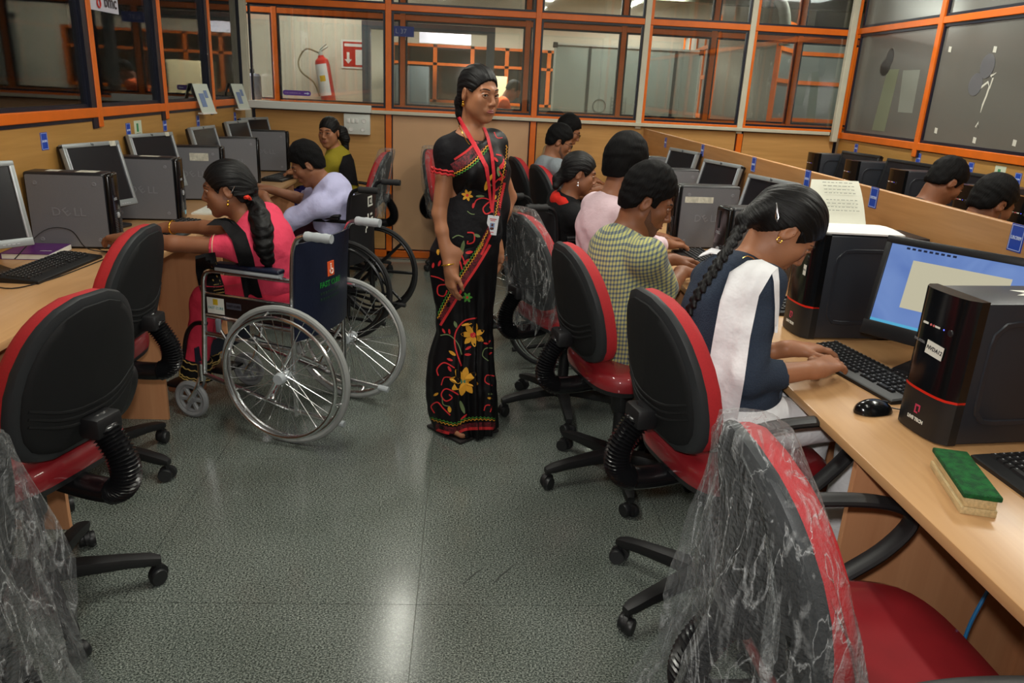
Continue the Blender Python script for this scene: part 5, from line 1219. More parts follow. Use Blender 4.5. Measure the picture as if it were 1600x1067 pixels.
def head_frame(yaw, pitch, roll=0):   # local columns: right, forward, up
    y, p, r = R_(yaw), R_(pitch), R_(roll)
    M = Matrix.Rotation(y, 3, 'Z') @ Matrix.Rotation(-p, 3, 'X') @ Matrix.Rotation(r, 3, 'Y')
    return np.array(M)
def head_prims(sd, H, F, s=1.0, fem=True, infl=0.0, k=0.016, ears=True):
    P = lambda x, y, z: H+F@(np.array([x, y, z])*s)
    sd.ell(P(0, -0.012, 0.034), np.array([0.071, 0.092, 0.082])*s+infl, k, F)
    sd.ell(P(0, 0.022, -0.028), np.array([0.058 if fem else 0.061, 0.064, 0.082])*s+infl, 0.025*s, F)
    sd.ell(P(0, 0.061 if fem else 0.064, -0.096), np.array([0.021, 0.018, 0.016])*s+infl, 0.02*s, F)
    for q in (-1, 1):
        sd.cone(P(q*(0.047 if fem else 0.052), 0.0, -0.050), P(q*0.014, 0.060, -0.096), 0.012*s+infl, 0.012*s+infl, 0.028*s)
        sd.ell(P(q*0.040, 0.060, -0.016), np.array([0.022, 0.020, 0.022])*s+infl, 0.022*s, F)
    if fem:
        for q in (-1, 1): sd.ell(P(q*0.034, 0.040, -0.052), np.array([0.026, 0.030, 0.034])*s+infl, 0.03*s, F)
    sd.cone(P(-0.040, 0.070, 0.025), P(0, 0.083, 0.024), 0.009*s, 0.010*s, 0.015*s).cone(P(0.040, 0.070, 0.025), P(0, 0.083, 0.024), 0.009*s, 0.010*s, 0.015*s)
    for q in (-1, 1): sd.ell(P(q*0.031, 0.097, 0.006), np.array([0.019, 0.0175, 0.0105])*s, 0.010*s, F, sub=True)
    sd.cone(P(0, 0.084, 0.016), P(0, 0.103, -0.026), 0.0070*s, (0.0092 if fem else 0.0105)*s, 0.010*s); sd.ell(P(0, 0.102 if fem else 0.104, -0.030), np.array([0.0105 if fem else 0.012, 0.010, 0.009])*s, 0.008*s, F)
    for q in (-1, 1): sd.ell(P(q*0.0125, 0.094, -0.034), np.array([0.0085, 0.010, 0.0075])*s, 0.007*s, F)
    sd.ell(P(0, 0.0815, -0.060), np.array([0.027, 0.012, 0.017])*s, 0.014*s, F)
    if ears:
        for q in (-1, 1):
            E = F@np.array(Matrix.Rotation(q*R_(-22), 3, 'Z') @ Matrix.Rotation(R_(-12), 3, 'X'))
            sd.ell(P(q*0.074, -0.012, -0.004), np.array([0.0085, 0.019, 0.031])*s, 0.007*s, E); sd.ell(P(q*0.083, -0.008, 0.002), np.array([0.006, 0.010, 0.017])*s, 0.006*s, E, sub=True)
    return P
def face_bits(root, P, F, s, fem, skin, look=(0, 0), lips=None, brow_w=1.0, bindi=False, es=1.0):
    for q in (-1, 1):
        m = MB(); m.ell((0, 0, 0), (0.0145*s, 0.0115*s, 0.0098*s), 14, 10); c = P(q*0.031, 0.0735, 0.005); Fm = Matrix([list(r) for r in F]).to_4x4()
        M = Matrix.Translation(c) @ Fm
        e = MB(); e.M = M; e.ell((0, 0, 0), (0.0145*s*es, 0.0118*s, 0.0098*s*es), 14, 10); eo = e.build('eye', EYEW, root, angle=80)
        e = MB(); e.M = M @ Matrix.Translation((look[0]*s, 0.0062*s, look[1]*s)); e.ell((0, 0, 0), (0.0074*s, 0.0062*s, 0.0074*s), 12, 8); e.build('iris', IRIS, eo, angle=80)
        l = MB(); pts = [P(q*0.0165, 0.0835, 0.004), P(q*0.022, 0.0865, 0.0098), P(q*0.031, 0.0875, 0.0125), P(q*0.040, 0.0825, 0.0098), P(q*0.0475, 0.075, 0.004)]
        l.tube(spline([tuple(p) for p in pts], 4), [0.0018]+[0.0036*s]*15+[0.0018], 8); l.build('eyelid', skin, eo, angle=80)
        l = MB(); pts = [P(q*0.0165, 0.0835, 0.0035), P(q*0.023, 0.0875, 0.0076), P(q*0.031, 0.0885, 0.0094), P(q*0.040, 0.084, 0.0074), P(q*0.0485, 0.0755, 0.004)]
        l.tube(spline([tuple(p) for p in pts], 4), [0.0006]+[0.0014*s]*15+[0.0006], 6); l.build('lash_line', BROW, eo, angle=80)
        l = MB(); pts = [P(q*0.0165, 0.0835, 0.003), P(q*0.024, 0.085, -0.0025), P(q*0.032, 0.085, -0.0035), P(q*0.041, 0.0805, -0.002), P(q*0.0475, 0.075, 0.003)]
        l.tube(spline([tuple(p) for p in pts], 4), [0.0012]+[0.0026*s]*15+[0.0012], 8); l.build('eyelid', skin, eo, angle=80)
        b = MB(); pts = [P(q*0.014, 0.0895, 0.025), P(q*0.028, 0.0865, 0.030), P(q*0.042, 0.0775, 0.0295), P(q*0.053, 0.065, 0.0225)]
        b.tube(spline([tuple(p) for p in pts], 4), [0.0018*brow_w]+[0.0024*s*brow_w]*8+[0.0016, 0.0013, 0.001, 0.0006], 8, flat=1.0); b.build('eyebrow', BROW, root, angle=80)
    lm = lips or LIPS
    for zz, r in ((-0.0575, 0.0036), (-0.0655, 0.0046)):
        l = MB(); pts = [P(-0.0235, 0.0830, -0.0615), P(-0.012, 0.0912, zz), P(0, 0.0938, zz-0.0008), P(0.012, 0.0912, zz), P(0.0235, 0.0830, -0.0615)]
        l.tube(spline([tuple(p) for p in pts], 4), [0.001]+[r*0.8*s]*4+[r*s]*7+[r*0.8*s]*4+[0.001], 8); l.build('lip', lm, root, angle=80)
    if bindi:
        m = MB(); c = P(0, 0.0925, 0.036); m.M = Matrix.Translation(c) @ Matrix([list(r) for r in F]).to_4x4(); m.ell((0, 0, 0), (0.0022, 0.0012, 0.0038), 8, 6); m.build('forehead_mark', mat('bindi_dark', srgb(70, 24, 24), 0.5), root)
def hair_cap(sd, H, F, s, line, vol=0.010, back=True, top=0.0, side=0.0):
    P = lambda x, y, z: H+F@(np.array([x, y, z])*s)
    sd.ell(P(0, -0.014, 0.036+top*0.4), np.array([0.071+vol+side, 0.091+vol, 0.082+vol+top*0.7])*s, 0.02, F)
    if back: sd.ell(P(0, -0.052, -0.022), np.array([0.060+vol*0.5, 0.042+vol*0.6, 0.055])*s, 0.03, F)
    ys, zs = zip(*line)
    def g(f, X, Y, Z):
        x = X-H[0]; y = Y-H[1]; z = Z-H[2]
        ly = (x*F[0, 1]+y*F[1, 1]+z*F[2, 1])/s; lz = (x*F[0, 2]+y*F[1, 2]+z*F[2, 2])/s
        d = (np.interp(ly, ys, zs)-lz)*s*0.75
        return np.maximum(f, d).astype(np.float32)
    r = 0.17*s; sd.fn(g, H-r, H+r)
    return P
LINE_F = [(-0.13, -0.075), (-0.06, -0.062), (-0.03, -0.02), (-0.014, 0.020), (0.012, 0.022), (0.030, -0.006), (0.048, 0.014), (0.064, 0.040), (0.080, 0.062), (0.12, 0.075)]
LINE_M = [(-0.13, -0.058), (-0.07, -0.054), (-0.036, -0.03), (-0.022, 0.022), (0.002, 0.026), (0.008, -0.006), (0.030, -0.006), (0.036, 0.030), (0.055, 0.044), (0.075, 0.062), (0.12, 0.072)]
def hand(sd, W, d, n, side, curl=(0.35, 0.5, 0.4), spread=0.10, s=1.0, thumb=0.5, k=0.007):
    W = V3(W); d = unit(d); n = V3(n); n = unit(n-d*(n@d)); l = np.cross(d, n); t = -side*l
    offs = [0.026, 0.009, -0.009, -0.025]; ln = [0.070, 0.078, 0.072, 0.057]; kn = [0.083, 0.086, 0.080, 0.072]
    sd.cone(W-d*0.02*s, W+d*0.022*s, 0.0245*s, 0.021*s, 0.014, side=l, ratio=1.15)
    for o, L, kl in zip(offs, ln, kn):
        b = W+t*o*0.62*s+d*0.012*s; K = W+d*kl*s+t*o*s+n*0.003*s
        sd.cone(b, K, 0.0155*s, 0.0118*s, 0.014)
        dd = unit(d+t*o*spread*22); p = K; ang = 0
        for q, (fr, r0, r1) in enumerate(((0.46, 0.0100, 0.0088), (0.30, 0.0088, 0.0080), (0.24, 0.0080, 0.0062))):
            ang += curl[q]*(1+0.12*(o < 0)); nd = unit(dd*math.cos(ang)-n*math.sin(ang)); e = p+nd*L*fr*s
            sd.cone(p, e, r0*s, r1*s, k*0.7); p = e
    b = W+d*0.022*s+t*0.018*s-n*0.004*s; p1 = b+unit(d*0.62+t*0.75-n*0.25*thumb)*0.040*s; p2 = p1+unit(d*0.88+t*0.30-n*0.35*thumb)*0.030*s; p3 = p2+unit(d*0.95+t*0.05-n*0.45*thumb)*0.024*s
    sd.cone(b, p1, 0.0165*s, 0.0118*s, 0.014).cone(p1, p2, 0.0112*s, 0.0095*s, 0.006).cone(p2, p3, 0.0095*s, 0.0070*s, 0.005)
def ik(S, W, la, lb, pole):
    S, W = V3(S), V3(W); v = W-S; D = np.linalg.norm(v)
    if D > (la+lb)*0.985: f_ = D/((la+lb)*0.985); la *= f_; lb *= f_
    u = v/D; a = (la*la-lb*lb+D*D)/(2*D); hgt = math.sqrt(max(0, la*la-a*a)); p = V3(pole); p = unit(p-u*(p@u))
    return S+u*a+p*hgt

def person(label, loc, phi, zp, head, hyaw, hpitch, wr, hdir, skin, hair, top, sleeve, pants, fem=True, h=0.006, hroll=0, s=0.95, sw=None, lips=None,
           feet=True, curl=(0.35, 0.5, 0.4), sleeve_r=1.0, hline=None, vol=0.012, htop=0.0, knees=None, belly=0.0, collar=None, beard=False, face=True, hunch=0.03, seed=1, neckcut=0.0, look=(0, 0), hipfwd=0.0, hnorm=None, top_h=None, poles=None, legs=True, fold=0.0035, hem=0.075, shd=0.055, spread=0.10, neckw=0.068, es=1.0, shf=-0.008, bust=1.0):
    rz = R_(phi-90); t = thing('person', label, 'person', (loc[0], loc[1], 0), rz)
    c_, s_ = math.cos(-rz), math.sin(-rz)
    def LW(p): x, y = p[0]-loc[0], p[1]-loc[1]; return np.array([x*c_-y*s_, x*s_+y*c_, p[2]])
    def LD(p): return np.array([p[0]*c_-p[1]*s_, p[0]*s_+p[1]*c_, p[2]])
    I = {'root': t, 'LW': LW, 'LD': LD}
    H = LW(head); F = head_frame(hyaw-phi, hpitch, hroll); pel = np.array([0, hipfwd, zp])
    ub = unit(H-pel); NB = H+F@(np.array([0, -0.030, -0.085])*s)-ub*0.068*s
    u = unit(NB-pel); fw = np.array([0, 1.0, 0]); fw = unit(fw-u*(fw@u)); r = np.cross(fw, u); B = np.stack([r, fw, u], 1); L = np.linalg.norm(NB-pel)
    sw = (sw or (0.132 if fem else 0.158))*s/0.95
    chest = pel+(NB-pel)*0.66-fw*hunch; belp = pel+(NB-pel)*0.30-fw*hunch*0.7
    Sh = {q: NB-u*shd*s+r*q*sw+fw*shf for q in (-1, 1)}
    Wr, El = {}, {}
    for q in (-1, 1):
        Wr[q] = LW(wr[q]); pole = LD(poles[q]) if poles and q in poles else (r*q*0.55-u*1.0-fw*0.35)
        El[q] = ik(Sh[q], Wr[q], 0.268*s, 0.238*s, pole)
    I.update(H=H, F=F, NB=NB, u=u, fw=fw, r=r, B=B, chest=chest, Sh=Sh, El=El, Wr=Wr, pel=pel, s=s)
    # ---- body (one continuous skin surface)
    sk = SDF(); P = head_prims(sk, H, F, s, fem); I['P'] = P
    nr = 0.050 if fem else 0.057
    sk.cone(NB-u*0.02, P(0, -0.022, -0.058), nr*s*1.12, nr*s, 0.025)
    sk.cone(NB-u*0.03+r*0.0, Sh[1]+u*0.01, 0.048*s, 0.036*s, 0.03).cone(NB-u*0.03, Sh[-1]+u*0.01, 0.048*s, 0.036*s, 0.03)
    sk.ell(chest+u*0.02, np.array([0.125, 0.078, 0.15])*s, 0.04, B)
    am = 1.0 if not fem else 0.92
    for q in (-1, 1):
        sk.cone(Sh[q], El[q], 0.047*s*am, 0.038*s*am, 0.02)
        mid = El[q]*0.7+Wr[q]*0.3; sk.cone(El[q], mid, 0.038*s*am, 0.037*s*am, 0.015).cone(mid, Wr[q], 0.037*s*am, 0.0245*s, 0.012)
        d = LD(hdir[q]); nn = LD(hnorm[q]) if hnorm and q in hnorm else np.array([0, 0, 1.0])
        hand(sk, Wr[q], d, nn, q, curl, spread, s=s*0.98)
    # thighs, shins and feet belong to the same body
    K = {}; A = {}
    for q in (-1, 1):
        hip = pel+np.array([q*0.085, 0.02, -0.02]); kn = LW(knees[q][0]) if knees else pel+np.array([q*0.10, 0.40*s, -0.01]); an = LW(knees[q][1]) if knees else np.array([kn[0], kn[1]-0.02, 0.09])
        K[q], A[q] = kn, an
    I['K'], I['A'] = K, A
    if legs:
        for q in (-1, 1):
            sk.cone(pel+np.array([q*0.07, 0.0, 0.0]), chest, 0.06, 0.07, 0.05); sk.cone(pel+np.array([q*0.085, 0.02, -0.02]), K[q], 0.055*s, 0.042*s, 0.03).cone(K[q], A[q], 0.042*s, 0.030*s, 0.02)
            if feet:
                sk.cone(A[q]-np.array([0, 0.02, 0.035]), A[q]+np.array([0, 0.055, -0.05]), 0.030, 0.026, 0.02, side=(1, 0, 0), ratio=1.1).cone(A[q]+np.array([0, 0.05, -0.055]), A[q]+np.array([0, 0.12, -0.065]), 0.027, 0.020, 0.015, side=(1, 0, 0), ratio=1.5)
    I['body'] = sdf_obj(sk, h, 'body', skin, t)
    if face: face_bits(t, P, F, s, fem, skin, look, lips, 1.0 if fem else 1.25, es=es)
    # ---- top
    tp = SDF(); g = 0.012
    tp.ell(pel+u*0.05, np.array([0.150, 0.115+belly, 0.12])*s+g*0.5, 0.06, B if False else None)
    tp.cone(pel+u*0.05, belp, (0.098+belly*0.5)*s, (0.090+belly*0.6)*s, 0.06, side=r, ratio=1.36)
    tp.cone(belp, chest, (0.090+belly*0.5)*s+g*0.3, 0.104*s, 0.06, side=r, ratio=1.33)
    if hem > 0.08: tp.cone(pel+u*0.04, pel-np.array([0, 0, hem+0.02]), (0.112+belly)*s, (0.122+belly)*s, 0.05, side=(1, 0, 0), ratio=1.36)
    tp.ell(chest+u*0.01, np.array([0.136 if fem else 0.158, 0.102, 0.165])*s+g*0.6, 0.05, B)
    tp.cone(Sh[-1]-u*0.012, Sh[1]-u*0.012, 0.048*s+g*0.4, 0.048*s+g*0.4, 0.05)
    tp.cone(NB-u*0.045-fw*0.01, Sh[1], 0.056*s, 0.048*s, 0.04).cone(NB-u*0.045-fw*0.01, Sh[-1], 0.056*s, 0.048*s, 0.04)
    if fem:
        for q in (-1, 1): tp.ell(chest+fw*0.066*s*bust+r*q*0.068*s-u*0.005, np.array([0.060, 0.054*bust, 0.062])*s, 0.035, B)
    for q in (-1, 1):
        a0, a1 = (0.052 if fem else 0.058)*s*sleeve_r+g*0.2, (0.044 if fem else 0.050)*s*sleeve_r+g*0.2
        fr = min(sleeve, 1.0); e = Sh[q]+(El[q]-Sh[q])*fr
        if sleeve < 1: ex = e+(El[q]-Sh[q])*0.10; tp.cone(Sh[q], ex, a0, a1, 0.03); tp.cut(e, El[q]-Sh[q], 0.10)
        else:
            tp.cone(Sh[q], El[q], a0, a1, 0.03)
            if sleeve > 1.02: e2 = El[q]+(Wr[q]-El[q])*(sleeve-1); ex = e2+unit(Wr[q]-El[q])*0.03; tp.cone(El[q], ex, a1, 0.040*s*sleeve_r, 0.02); tp.cut(e2, Wr[q]-El[q], 0.075)
    if neckcut: tp.ell(NB+fw*neckcut*0.6+u*0.03, np.array([neckw, 0.055+neckcut, 0.055+neckcut*0.6])*s, 0.01, B, sub=True)
    tp.cut(pel-np.array([0, 0, hem]), (0, 0, -1), 0.35)
    if fold: tp.fn(folds(fold, seed=seed))
    I['top'] = sdf_obj(tp, top_h or h*1.15, 'shirt' if not fem else 'kurta', top, t)
    # ---- trousers
    if legs and pants:
        lg = SDF(); lg.ell(pel-np.array([0, 0, 0.01]), np.array([0.165, 0.13, 0.10])*s, 0.05)
        for q in (-1, 1):
            lg.cone(pel+np.array([q*0.085, 0.0, -0.02]), K[q], 0.083*s, 0.062*s, 0.05); lg.cone(K[q], A[q]+np.array([0, 0, 0.01]), 0.062*s, 0.052*s, 0.03); lg.cut(A[q]-np.array([0, 0, 0.005]), A[q]-K[q], 0.11)
        lg.fn(folds(0.004, seed=seed+5)); I['pants'] = sdf_obj(lg, h*1.3, 'trousers', pants, t)
    # ---- hair
    if hair:
        hs = SDF(); hair_cap(hs, H, F, s, hline or (LINE_F if fem else LINE_M), vol, True, htop)
        if callable(hair): hair(hs, P, F, I)
        if not fem: hs.fn(folds(0.0018, (120, 100, 130), seed+9))
        else:
            def groove(f, X, Y, Z):
                x = X-H[0]; y = Y-H[1]; z = Z-H[2]; qx = x*F[0, 0]+y*F[1, 0]+z*F[2, 0]; qy = x*F[0, 1]+y*F[1, 1]+z*F[2, 1]; qz = x*F[0, 2]+y*F[1, 2]+z*F[2, 2]
                ph = np.arctan2(qx, qz+0.03*s)
                return (f+0.0009*np.sin(34*ph+3*np.sin(20*qy))+0.0006*np.sin(61*ph+9*qy)).astype(np.float32)
            hs.fn(groove, H-0.14, H+0.14)
        I['hair'] = sdf_obj(hs, h*0.8, 'hair', HAIR if fem else HAIR_S, t); strand_attr(I['hair'], H, F, s, fem)
    if beard:
        bs = SDF(); head_prims(bs, H, F, s, fem, infl=0.0022, ears=False)
        def g2(f, X, Y, Z):
            x = X-H[0]; y = Y-H[1]; z = Z-H[2]; lx = np.abs(x*F[0, 0]+y*F[1, 0]+z*F[2, 0])/s
            ly = (x*F[0, 1]+y*F[1, 1]+z*F[2, 1])/s; lz = (x*F[0, 2]+y*F[1, 2]+z*F[2, 2])/s
            lim = np.interp(ly, [-0.02, 0.0, 0.02, 0.04, 0.06, 0.075, 0.12], [-0.03, 0.01, -0.02, -0.055, -0.066, -0.072, -0.072])
            must = (ly > 0.066) & (lz > -0.056) & (lz < -0.044) & (lx < 0.024)
            d = np.where(must, -0.004, (lz-lim)*s); d = np.maximum(d, (0.014-ly)*s)
            return np.maximum(f, d).astype(np.float32)
        bs.fn(g2); I['beard'] = sdf_obj(bs, h*0.8, 'beard', STUBBLE, t)
    return I
# ------------------------------------------------------------------ helpers that lay cloth and print on a body
def to_local(root, p):
    return root.matrix_basis.inverted() @ Vector(p)
def bvh_of(objs):
    vs, fs = [], []
    for o in objs:
        M = o.parent.matrix_basis @ o.matrix_basis if o.parent else o.matrix_basis
        k = len(vs); A = np.empty(len(o.data.vertices)*3, np.float32); o.data.vertices.foreach_get('co', A); A = A.reshape(-1, 3)
        Mm = np.array(M); A = A@Mm[:3, :3].T+Mm[:3, 3]
        vs += A.tolist(); L = np.empty(len(o.data.loops), np.int32); o.data.loops.foreach_get('vertex_index', L)
        fs += (L.reshape(-1, 4)+k).tolist()
    return BVHTree.FromPolygons(vs, fs)
def cast(bvh, px, py):
    d = pix_ray(px, py); h, n, i, t = bvh.ray_cast(CAM, d)
    return d, t, n
def drape(name, m, rows, bvh, root, off=0.008, sub=4, thick=0.005, smooth=3, wave=0.0, seed=0):
    def rs(P, k):
        P = np.array(P, float); t = np.linspace(0, len(P)-1, (len(P)-1)*k+1); return np.stack([np.interp(t, range(len(P)), P[:, j]) for j in range(P.shape[1])], 1)
    G = np.array([rs(r, sub) for r in rows]); n = G.shape[1]
    G = np.stack([rs(G[:, j], sub) for j in range(n)], 1); a, b = G.shape[:2]
    D = np.full((a, b), np.nan); dirs = [[None]*b for _ in range(a)]
    for i in range(a):
        for j in range(b):
            d, t, nn = cast(bvh, *G[i, j]); dirs[i][j] = d
            if t is not None: D[i, j] = t
    for _ in range(60):
        if not np.isnan(D).any(): break
        E_ = np.pad(D, 1, constant_values=np.nan); st = np.stack([E_[:-2, 1:-1], E_[2:, 1:-1], E_[1:-1, :-2], E_[1:-1, 2:]]); 
        with np.errstate(all='ignore'):
            import warnings
            with warnings.catch_warnings(): warnings.simplefilter('ignore'); av = np.nanmean(st, 0)
        D = np.where(np.isnan(D), av, D)
    D0 = D.copy()
    for _ in range(smooth):
        E_ = np.pad(D, 1, mode='edge'); D = np.minimum(D0, (E_[:-2, 1:-1]+E_[2:, 1:-1]+E_[1:-1, :-2]+E_[1:-1, 2:]+4*E_[1:-1, 1:-1])/8)
    D = D-off
    if wave:
        r = random.Random(seed)
        D = D-wave*(0.5+0.5*np.sin(np.linspace(0, 9, b)[None, :]*1.3+np.linspace(0, 2, a)[:, None]+r.random()*6))
    mb = MB(); top = [[to_local(root, CAM+dirs[i][j]*float(D[i, j])) for j in range(b)] for i in range(a)]; bot = [[to_local(root, CAM+dirs[i][j]*float(D[i, j]+thick)) for j in range(b)] for i in range(a)]
    vs = [p for r in top for p in r]+[p for r in bot for p in r]; N = a*b; fs = []
    for i in range(a-1):
        for j in range(b-1):
            q = (i*b+j, (i+1)*b+j, (i+1)*b+j+1, i*b+j+1); fs += [q, tuple(N+k for k in q[::-1])]
    ed = [(0, j) for j in range(b)]+[(i, b-1) for i in range(1, a)]+[(a-1, j) for j in range(b-2, -1, -1)]+[(i, 0) for i in range(a-2, 0, -1)]
    for k in range(len(ed)):
        p, q = ed[k], ed[(k+1) % len(ed)]; p = p[0]*b+p[1]; q = q[0]*b+q[1]; fs.append((p, q, N+q, N+p))
    mb.add(vs, fs); return mb.build(name, m, root, angle=60)
class Print:
    """flat print pieces lying on a surface"""
    def __init__(s, bvh, root): s.b = bvh; s.root = root; s.mb = {}
    def pt(s, x, y, off=0.0016):
        d, t, n = cast(s.b, x, y)
        return None if t is None else CAM+d*(t-off)
    def line(s, key, pts, w, zig=0.0, per=4.0, n=None, off=0.0016):
        P = np.array(pts, float); seg = np.r_[0, np.cumsum(np.hypot(*np.diff(P, axis=0).T))]; n = n or max(6, int(seg[-1]/(1.2 if zig else 2.2)))
        if len(P) > 2:
            sp = spline([(p[0], p[1], 0) for p in P], 6); P = np.array([(q[0], q[1]) for q in sp]); seg = np.r_[0, np.cumsum(np.hypot(*np.diff(P, axis=0).T))]
        u = np.linspace(0, seg[-1], n); Q = np.stack([np.interp(u, seg, P[:, 0]), np.interp(u, seg, P[:, 1])], 1)
        T = np.gradient(Q, axis=0); T /= np.linalg.norm(T, axis=1)[:, None]+1e-9; Nn = np.stack([-T[:, 1], T[:, 0]], 1)
        if zig: Q = Q+Nn*(zig*np.sin(2*np.pi*u/per))[:, None]
        ww = np.broadcast_to(np.asarray(w, float), (n,)) if np.ndim(w) == 0 else np.interp(np.linspace(0, 1, n), np.linspace(0, 1, len(w)), w)
        m = s.mb.setdefault(key, MB()); L = [s.pt(*(Q[i]+Nn[i]*ww[i]/2), off) for i in range(n)]; Rr = [s.pt(*(Q[i]-Nn[i]*ww[i]/2), off) for i in range(n)]
        for i in range(n-1):
            q = (L[i], L[i+1], Rr[i+1], Rr[i])
            if all(p is not None for p in q) and (q[0]-q[1]).length < 0.05 and (q[0]-q[3]).length < 0.08: m.add([to_local(s.root, p) for p in q], [(0, 1, 2, 3)])
    def leaf(s, key, cx, cy, ang, L, w, off=0.002):
        m = s.mb.setdefault(key, MB()); a = R_(ang); ex, ey = math.cos(a), math.sin(a); pts = []
        for k in range(10):
            t = 2*math.pi*k/10; x = L/2*(1-math.cos(t)); y = w/2*math.sin(t)*(1.0 if x < L*0.7 else 0.8); pts.append((cx+ex*x-ey*y, cy+ey*x+ex*y))
        P = [s.pt(x, y, off) for x, y in pts]
        if all(p is not None for p in P): m.add([to_local(s.root, p) for p in P], [tuple(range(10))])
    def flower(s, key, cx, cy, r, n, ckey, rot=0, a0=0, a1=360):
        for k in range(n): s.leaf(key, cx, cy, rot+a0+(a1-a0)*k/n, r, r*0.48)
        m = s.mb.setdefault(ckey, MB()); P = [s.pt(cx+r*0.24*math.cos(a), cy+r*0.24*math.sin(a), 0.0026) for a in [2*math.pi*k/10 for k in range(10)]]
        if all(p is not None for p in P): m.add([to_local(s.root, p) for p in P], [tuple(range(10))])
    def done(s, names, parent):
        for k, (nm, m) in names.items():
            if k in s.mb and s.mb[k].f: s.mb[k].build(nm, m, parent, False, kind='stuff')

# ------------------------------------------------------------------ the standing person in the saree
SAREE = cloth('saree_black', srgb(13, 12, 15), 0.5, noise=0.2, nscale=20, bump=0.1, spec=0.25)
BLOUSE = cloth('blouse_black', srgb(18, 17, 21), 0.7)
def pony(pts, rs, k=0.015):
    def f(sd, P, F, I):
        Q = [P(*p) for p in pts]; sd.chain(Q, rs, k)
    return f
px0, py0 = 0.022, 3.20
fphi = -48
I1 = person('person in a black floral saree with a red lanyard standing in the aisle', (px0, py0), fphi, 0.86, (0.034, 3.18, 1.462), -50, 5,
            {1: (-0.062, 3.085, 0.775), -1: (0.125, 3.27, 0.86)}, {1: (0.12, -0.03, -1), -1: (0.1, -0.1, -1)}, SK1,
            pony([(0, -0.095, -0.01), (0.0, -0.108, -0.05), (0.0, -0.10, -0.10), (0.0, -0.095, -0.14)], [0.030, 0.030, 0.026, 0.016]),
            BLOUSE, 0.36, None, True, 0.0045, s=0.89, knees={1: ((px0-0.05, py0-0.03, 0.46), (px0-0.088, py0-0.02, 0.10)), -1: ((px0+0.05, py0+0.03, 0.46), (px0+0.03, py0+0.07, 0.10))}, curl=(0.3, 0.35, 0.25), sw=0.128,
            hnorm={1: (-0.75, -0.6, 0), -1: (0.7, 0.7, 0)}, poles={1: (-0.6, 0.3, 0.0), -1: (0.5, 0.6, 0)}, neckcut=0.055, neckw=0.125, shd=0.088, es=1.15, hunch=0.0, fold=0.0015, sleeve_r=0.88, look=(0.003, -0.001), lips=mat('lip_rose', srgb(150, 82, 76), 0.45), vol=0.009,
            hline=[(-0.13, -0.075), (-0.06, -0.062), (-0.03, -0.02), (-0.014, 0.020), (0.012, 0.020), (0.030, 0.008), (0.050, 0.030), (0.066, 0.052), (0.080, 0.072), (0.12, 0.085)])
r1 = I1['root']
sa = SDF()
SIL = [(0.012, -0.119, 0.165), (0.106, -0.148, 0.162), (0.23, -0.157, 0.155), (0.35, -0.147, 0.140), (0.469, -0.117, 0.131), (0.584, -0.124, 0.127), (0.724, -0.150, 0.134), (0.834, -0.149, 0.138), (0.93, -0.10, 0.125), (1.0, -0.07, 0.115)]
zz = np.array([s_[0] for s_ in SIL]); cxs = np.array([(s_[1]+s_[2])/2 for s_ in SIL])-px0; rxs = np.array([(s_[2]-s_[1])/2 for s_ in SIL])
rz1 = R_(fphi-90); cc, ss = math.cos(rz1), math.sin(rz1)
def skirt(f, X, Y, Z):
    wx = X*cc-Y*ss; wy = X*ss+Y*cc            # world-aligned offsets from the person's base
    cx = np.interp(Z, zz, cxs).astype(np.float32); rx = np.interp(Z, zz, rxs).astype(np.float32); ry = rx*np.interp(Z, [0, 0.5, 0.8, 1.0], [0.85, 0.82, 0.85, 0.8])
    a = np.arctan2(wy, wx-cx); fade = np.clip((0.80-Z)/0.5, 0, 1)
    pl = (0.010*np.sin(13*a+3*Z)+0.006*np.sin(23*a-2*Z))*fade*np.clip(1.3-np.abs(a+0.9), 0, 1)+0.003*np.sin(9*a+7*Z)
    d = (np.sqrt(((wx-cx)/rx)**2+((wy+0.0)/ry)**2)-1)*np.minimum(rx, ry)*0.9+pl
    d = np.maximum(d, np.maximum(0.018+0.012*np.sin(3*a+1.0)-Z, Z-0.98))
    k = 0.03; h_ = np.clip(k-np.abs(f-d), 0, None)/k
    return (np.minimum(f, d)-h_*h_*k*0.25).astype(np.float32)
sa.cone((-0.16, -0.16, 0.1), (0.16, 0.16, 0.1), 0.001, 0.001, 0.01); sa.cone((0.16, -0.16, 0.1), (-0.16, 0.16, 0.9), 0.001, 0.001, 0.01)
sa.ops = []
c1 = I1['chest']; B1 = I1['B']; u1 = I1['u']; rr1 = I1['r']; f1 = I1['fw']; NB1 = I1['NB']; s1 = 0.91
sa.ell(c1+f1*0.012, np.array([0.132, 0.112, 0.172])*s1, 0.05, B1); sa.ell(np.array([0, 0.005, 0.93]), (0.128, 0.108, 0.14), 0.05)
for q in (-1, 1): sa.ell(c1+f1*0.088*s1+rr1*q*0.068*s1, np.array([0.060, 0.052, 0.064])*s1, 0.035, B1)
# cloth over the left shoulder, falling behind and beside the left arm
Ls = I1['Sh'][-1]
sa.chain([NB1-u1*0.075-rr1*0.055+f1*0.02, Ls+u1*0.012, Ls-u1*0.10-rr1*0.02, Ls-u1*0.24-rr1*0.022, Ls-u1*0.42-rr1*0.01], [0.052, 0.058, 0.058, 0.058, 0.06], 0.04)
sa.ops.insert(0, ('u', np.array([-0.2, -0.2, 0.0]), np.array([0.2, 0.2, 1.0]), 0.01, ('c', np.array([0, 0, 0.5]), np.array([0, 0, 0.55]), 0.05, 0.05, None, 1.0)))
sa.fn(skirt, (-0.24, -0.24, 0.0), (0.24, 0.24, 1.02))
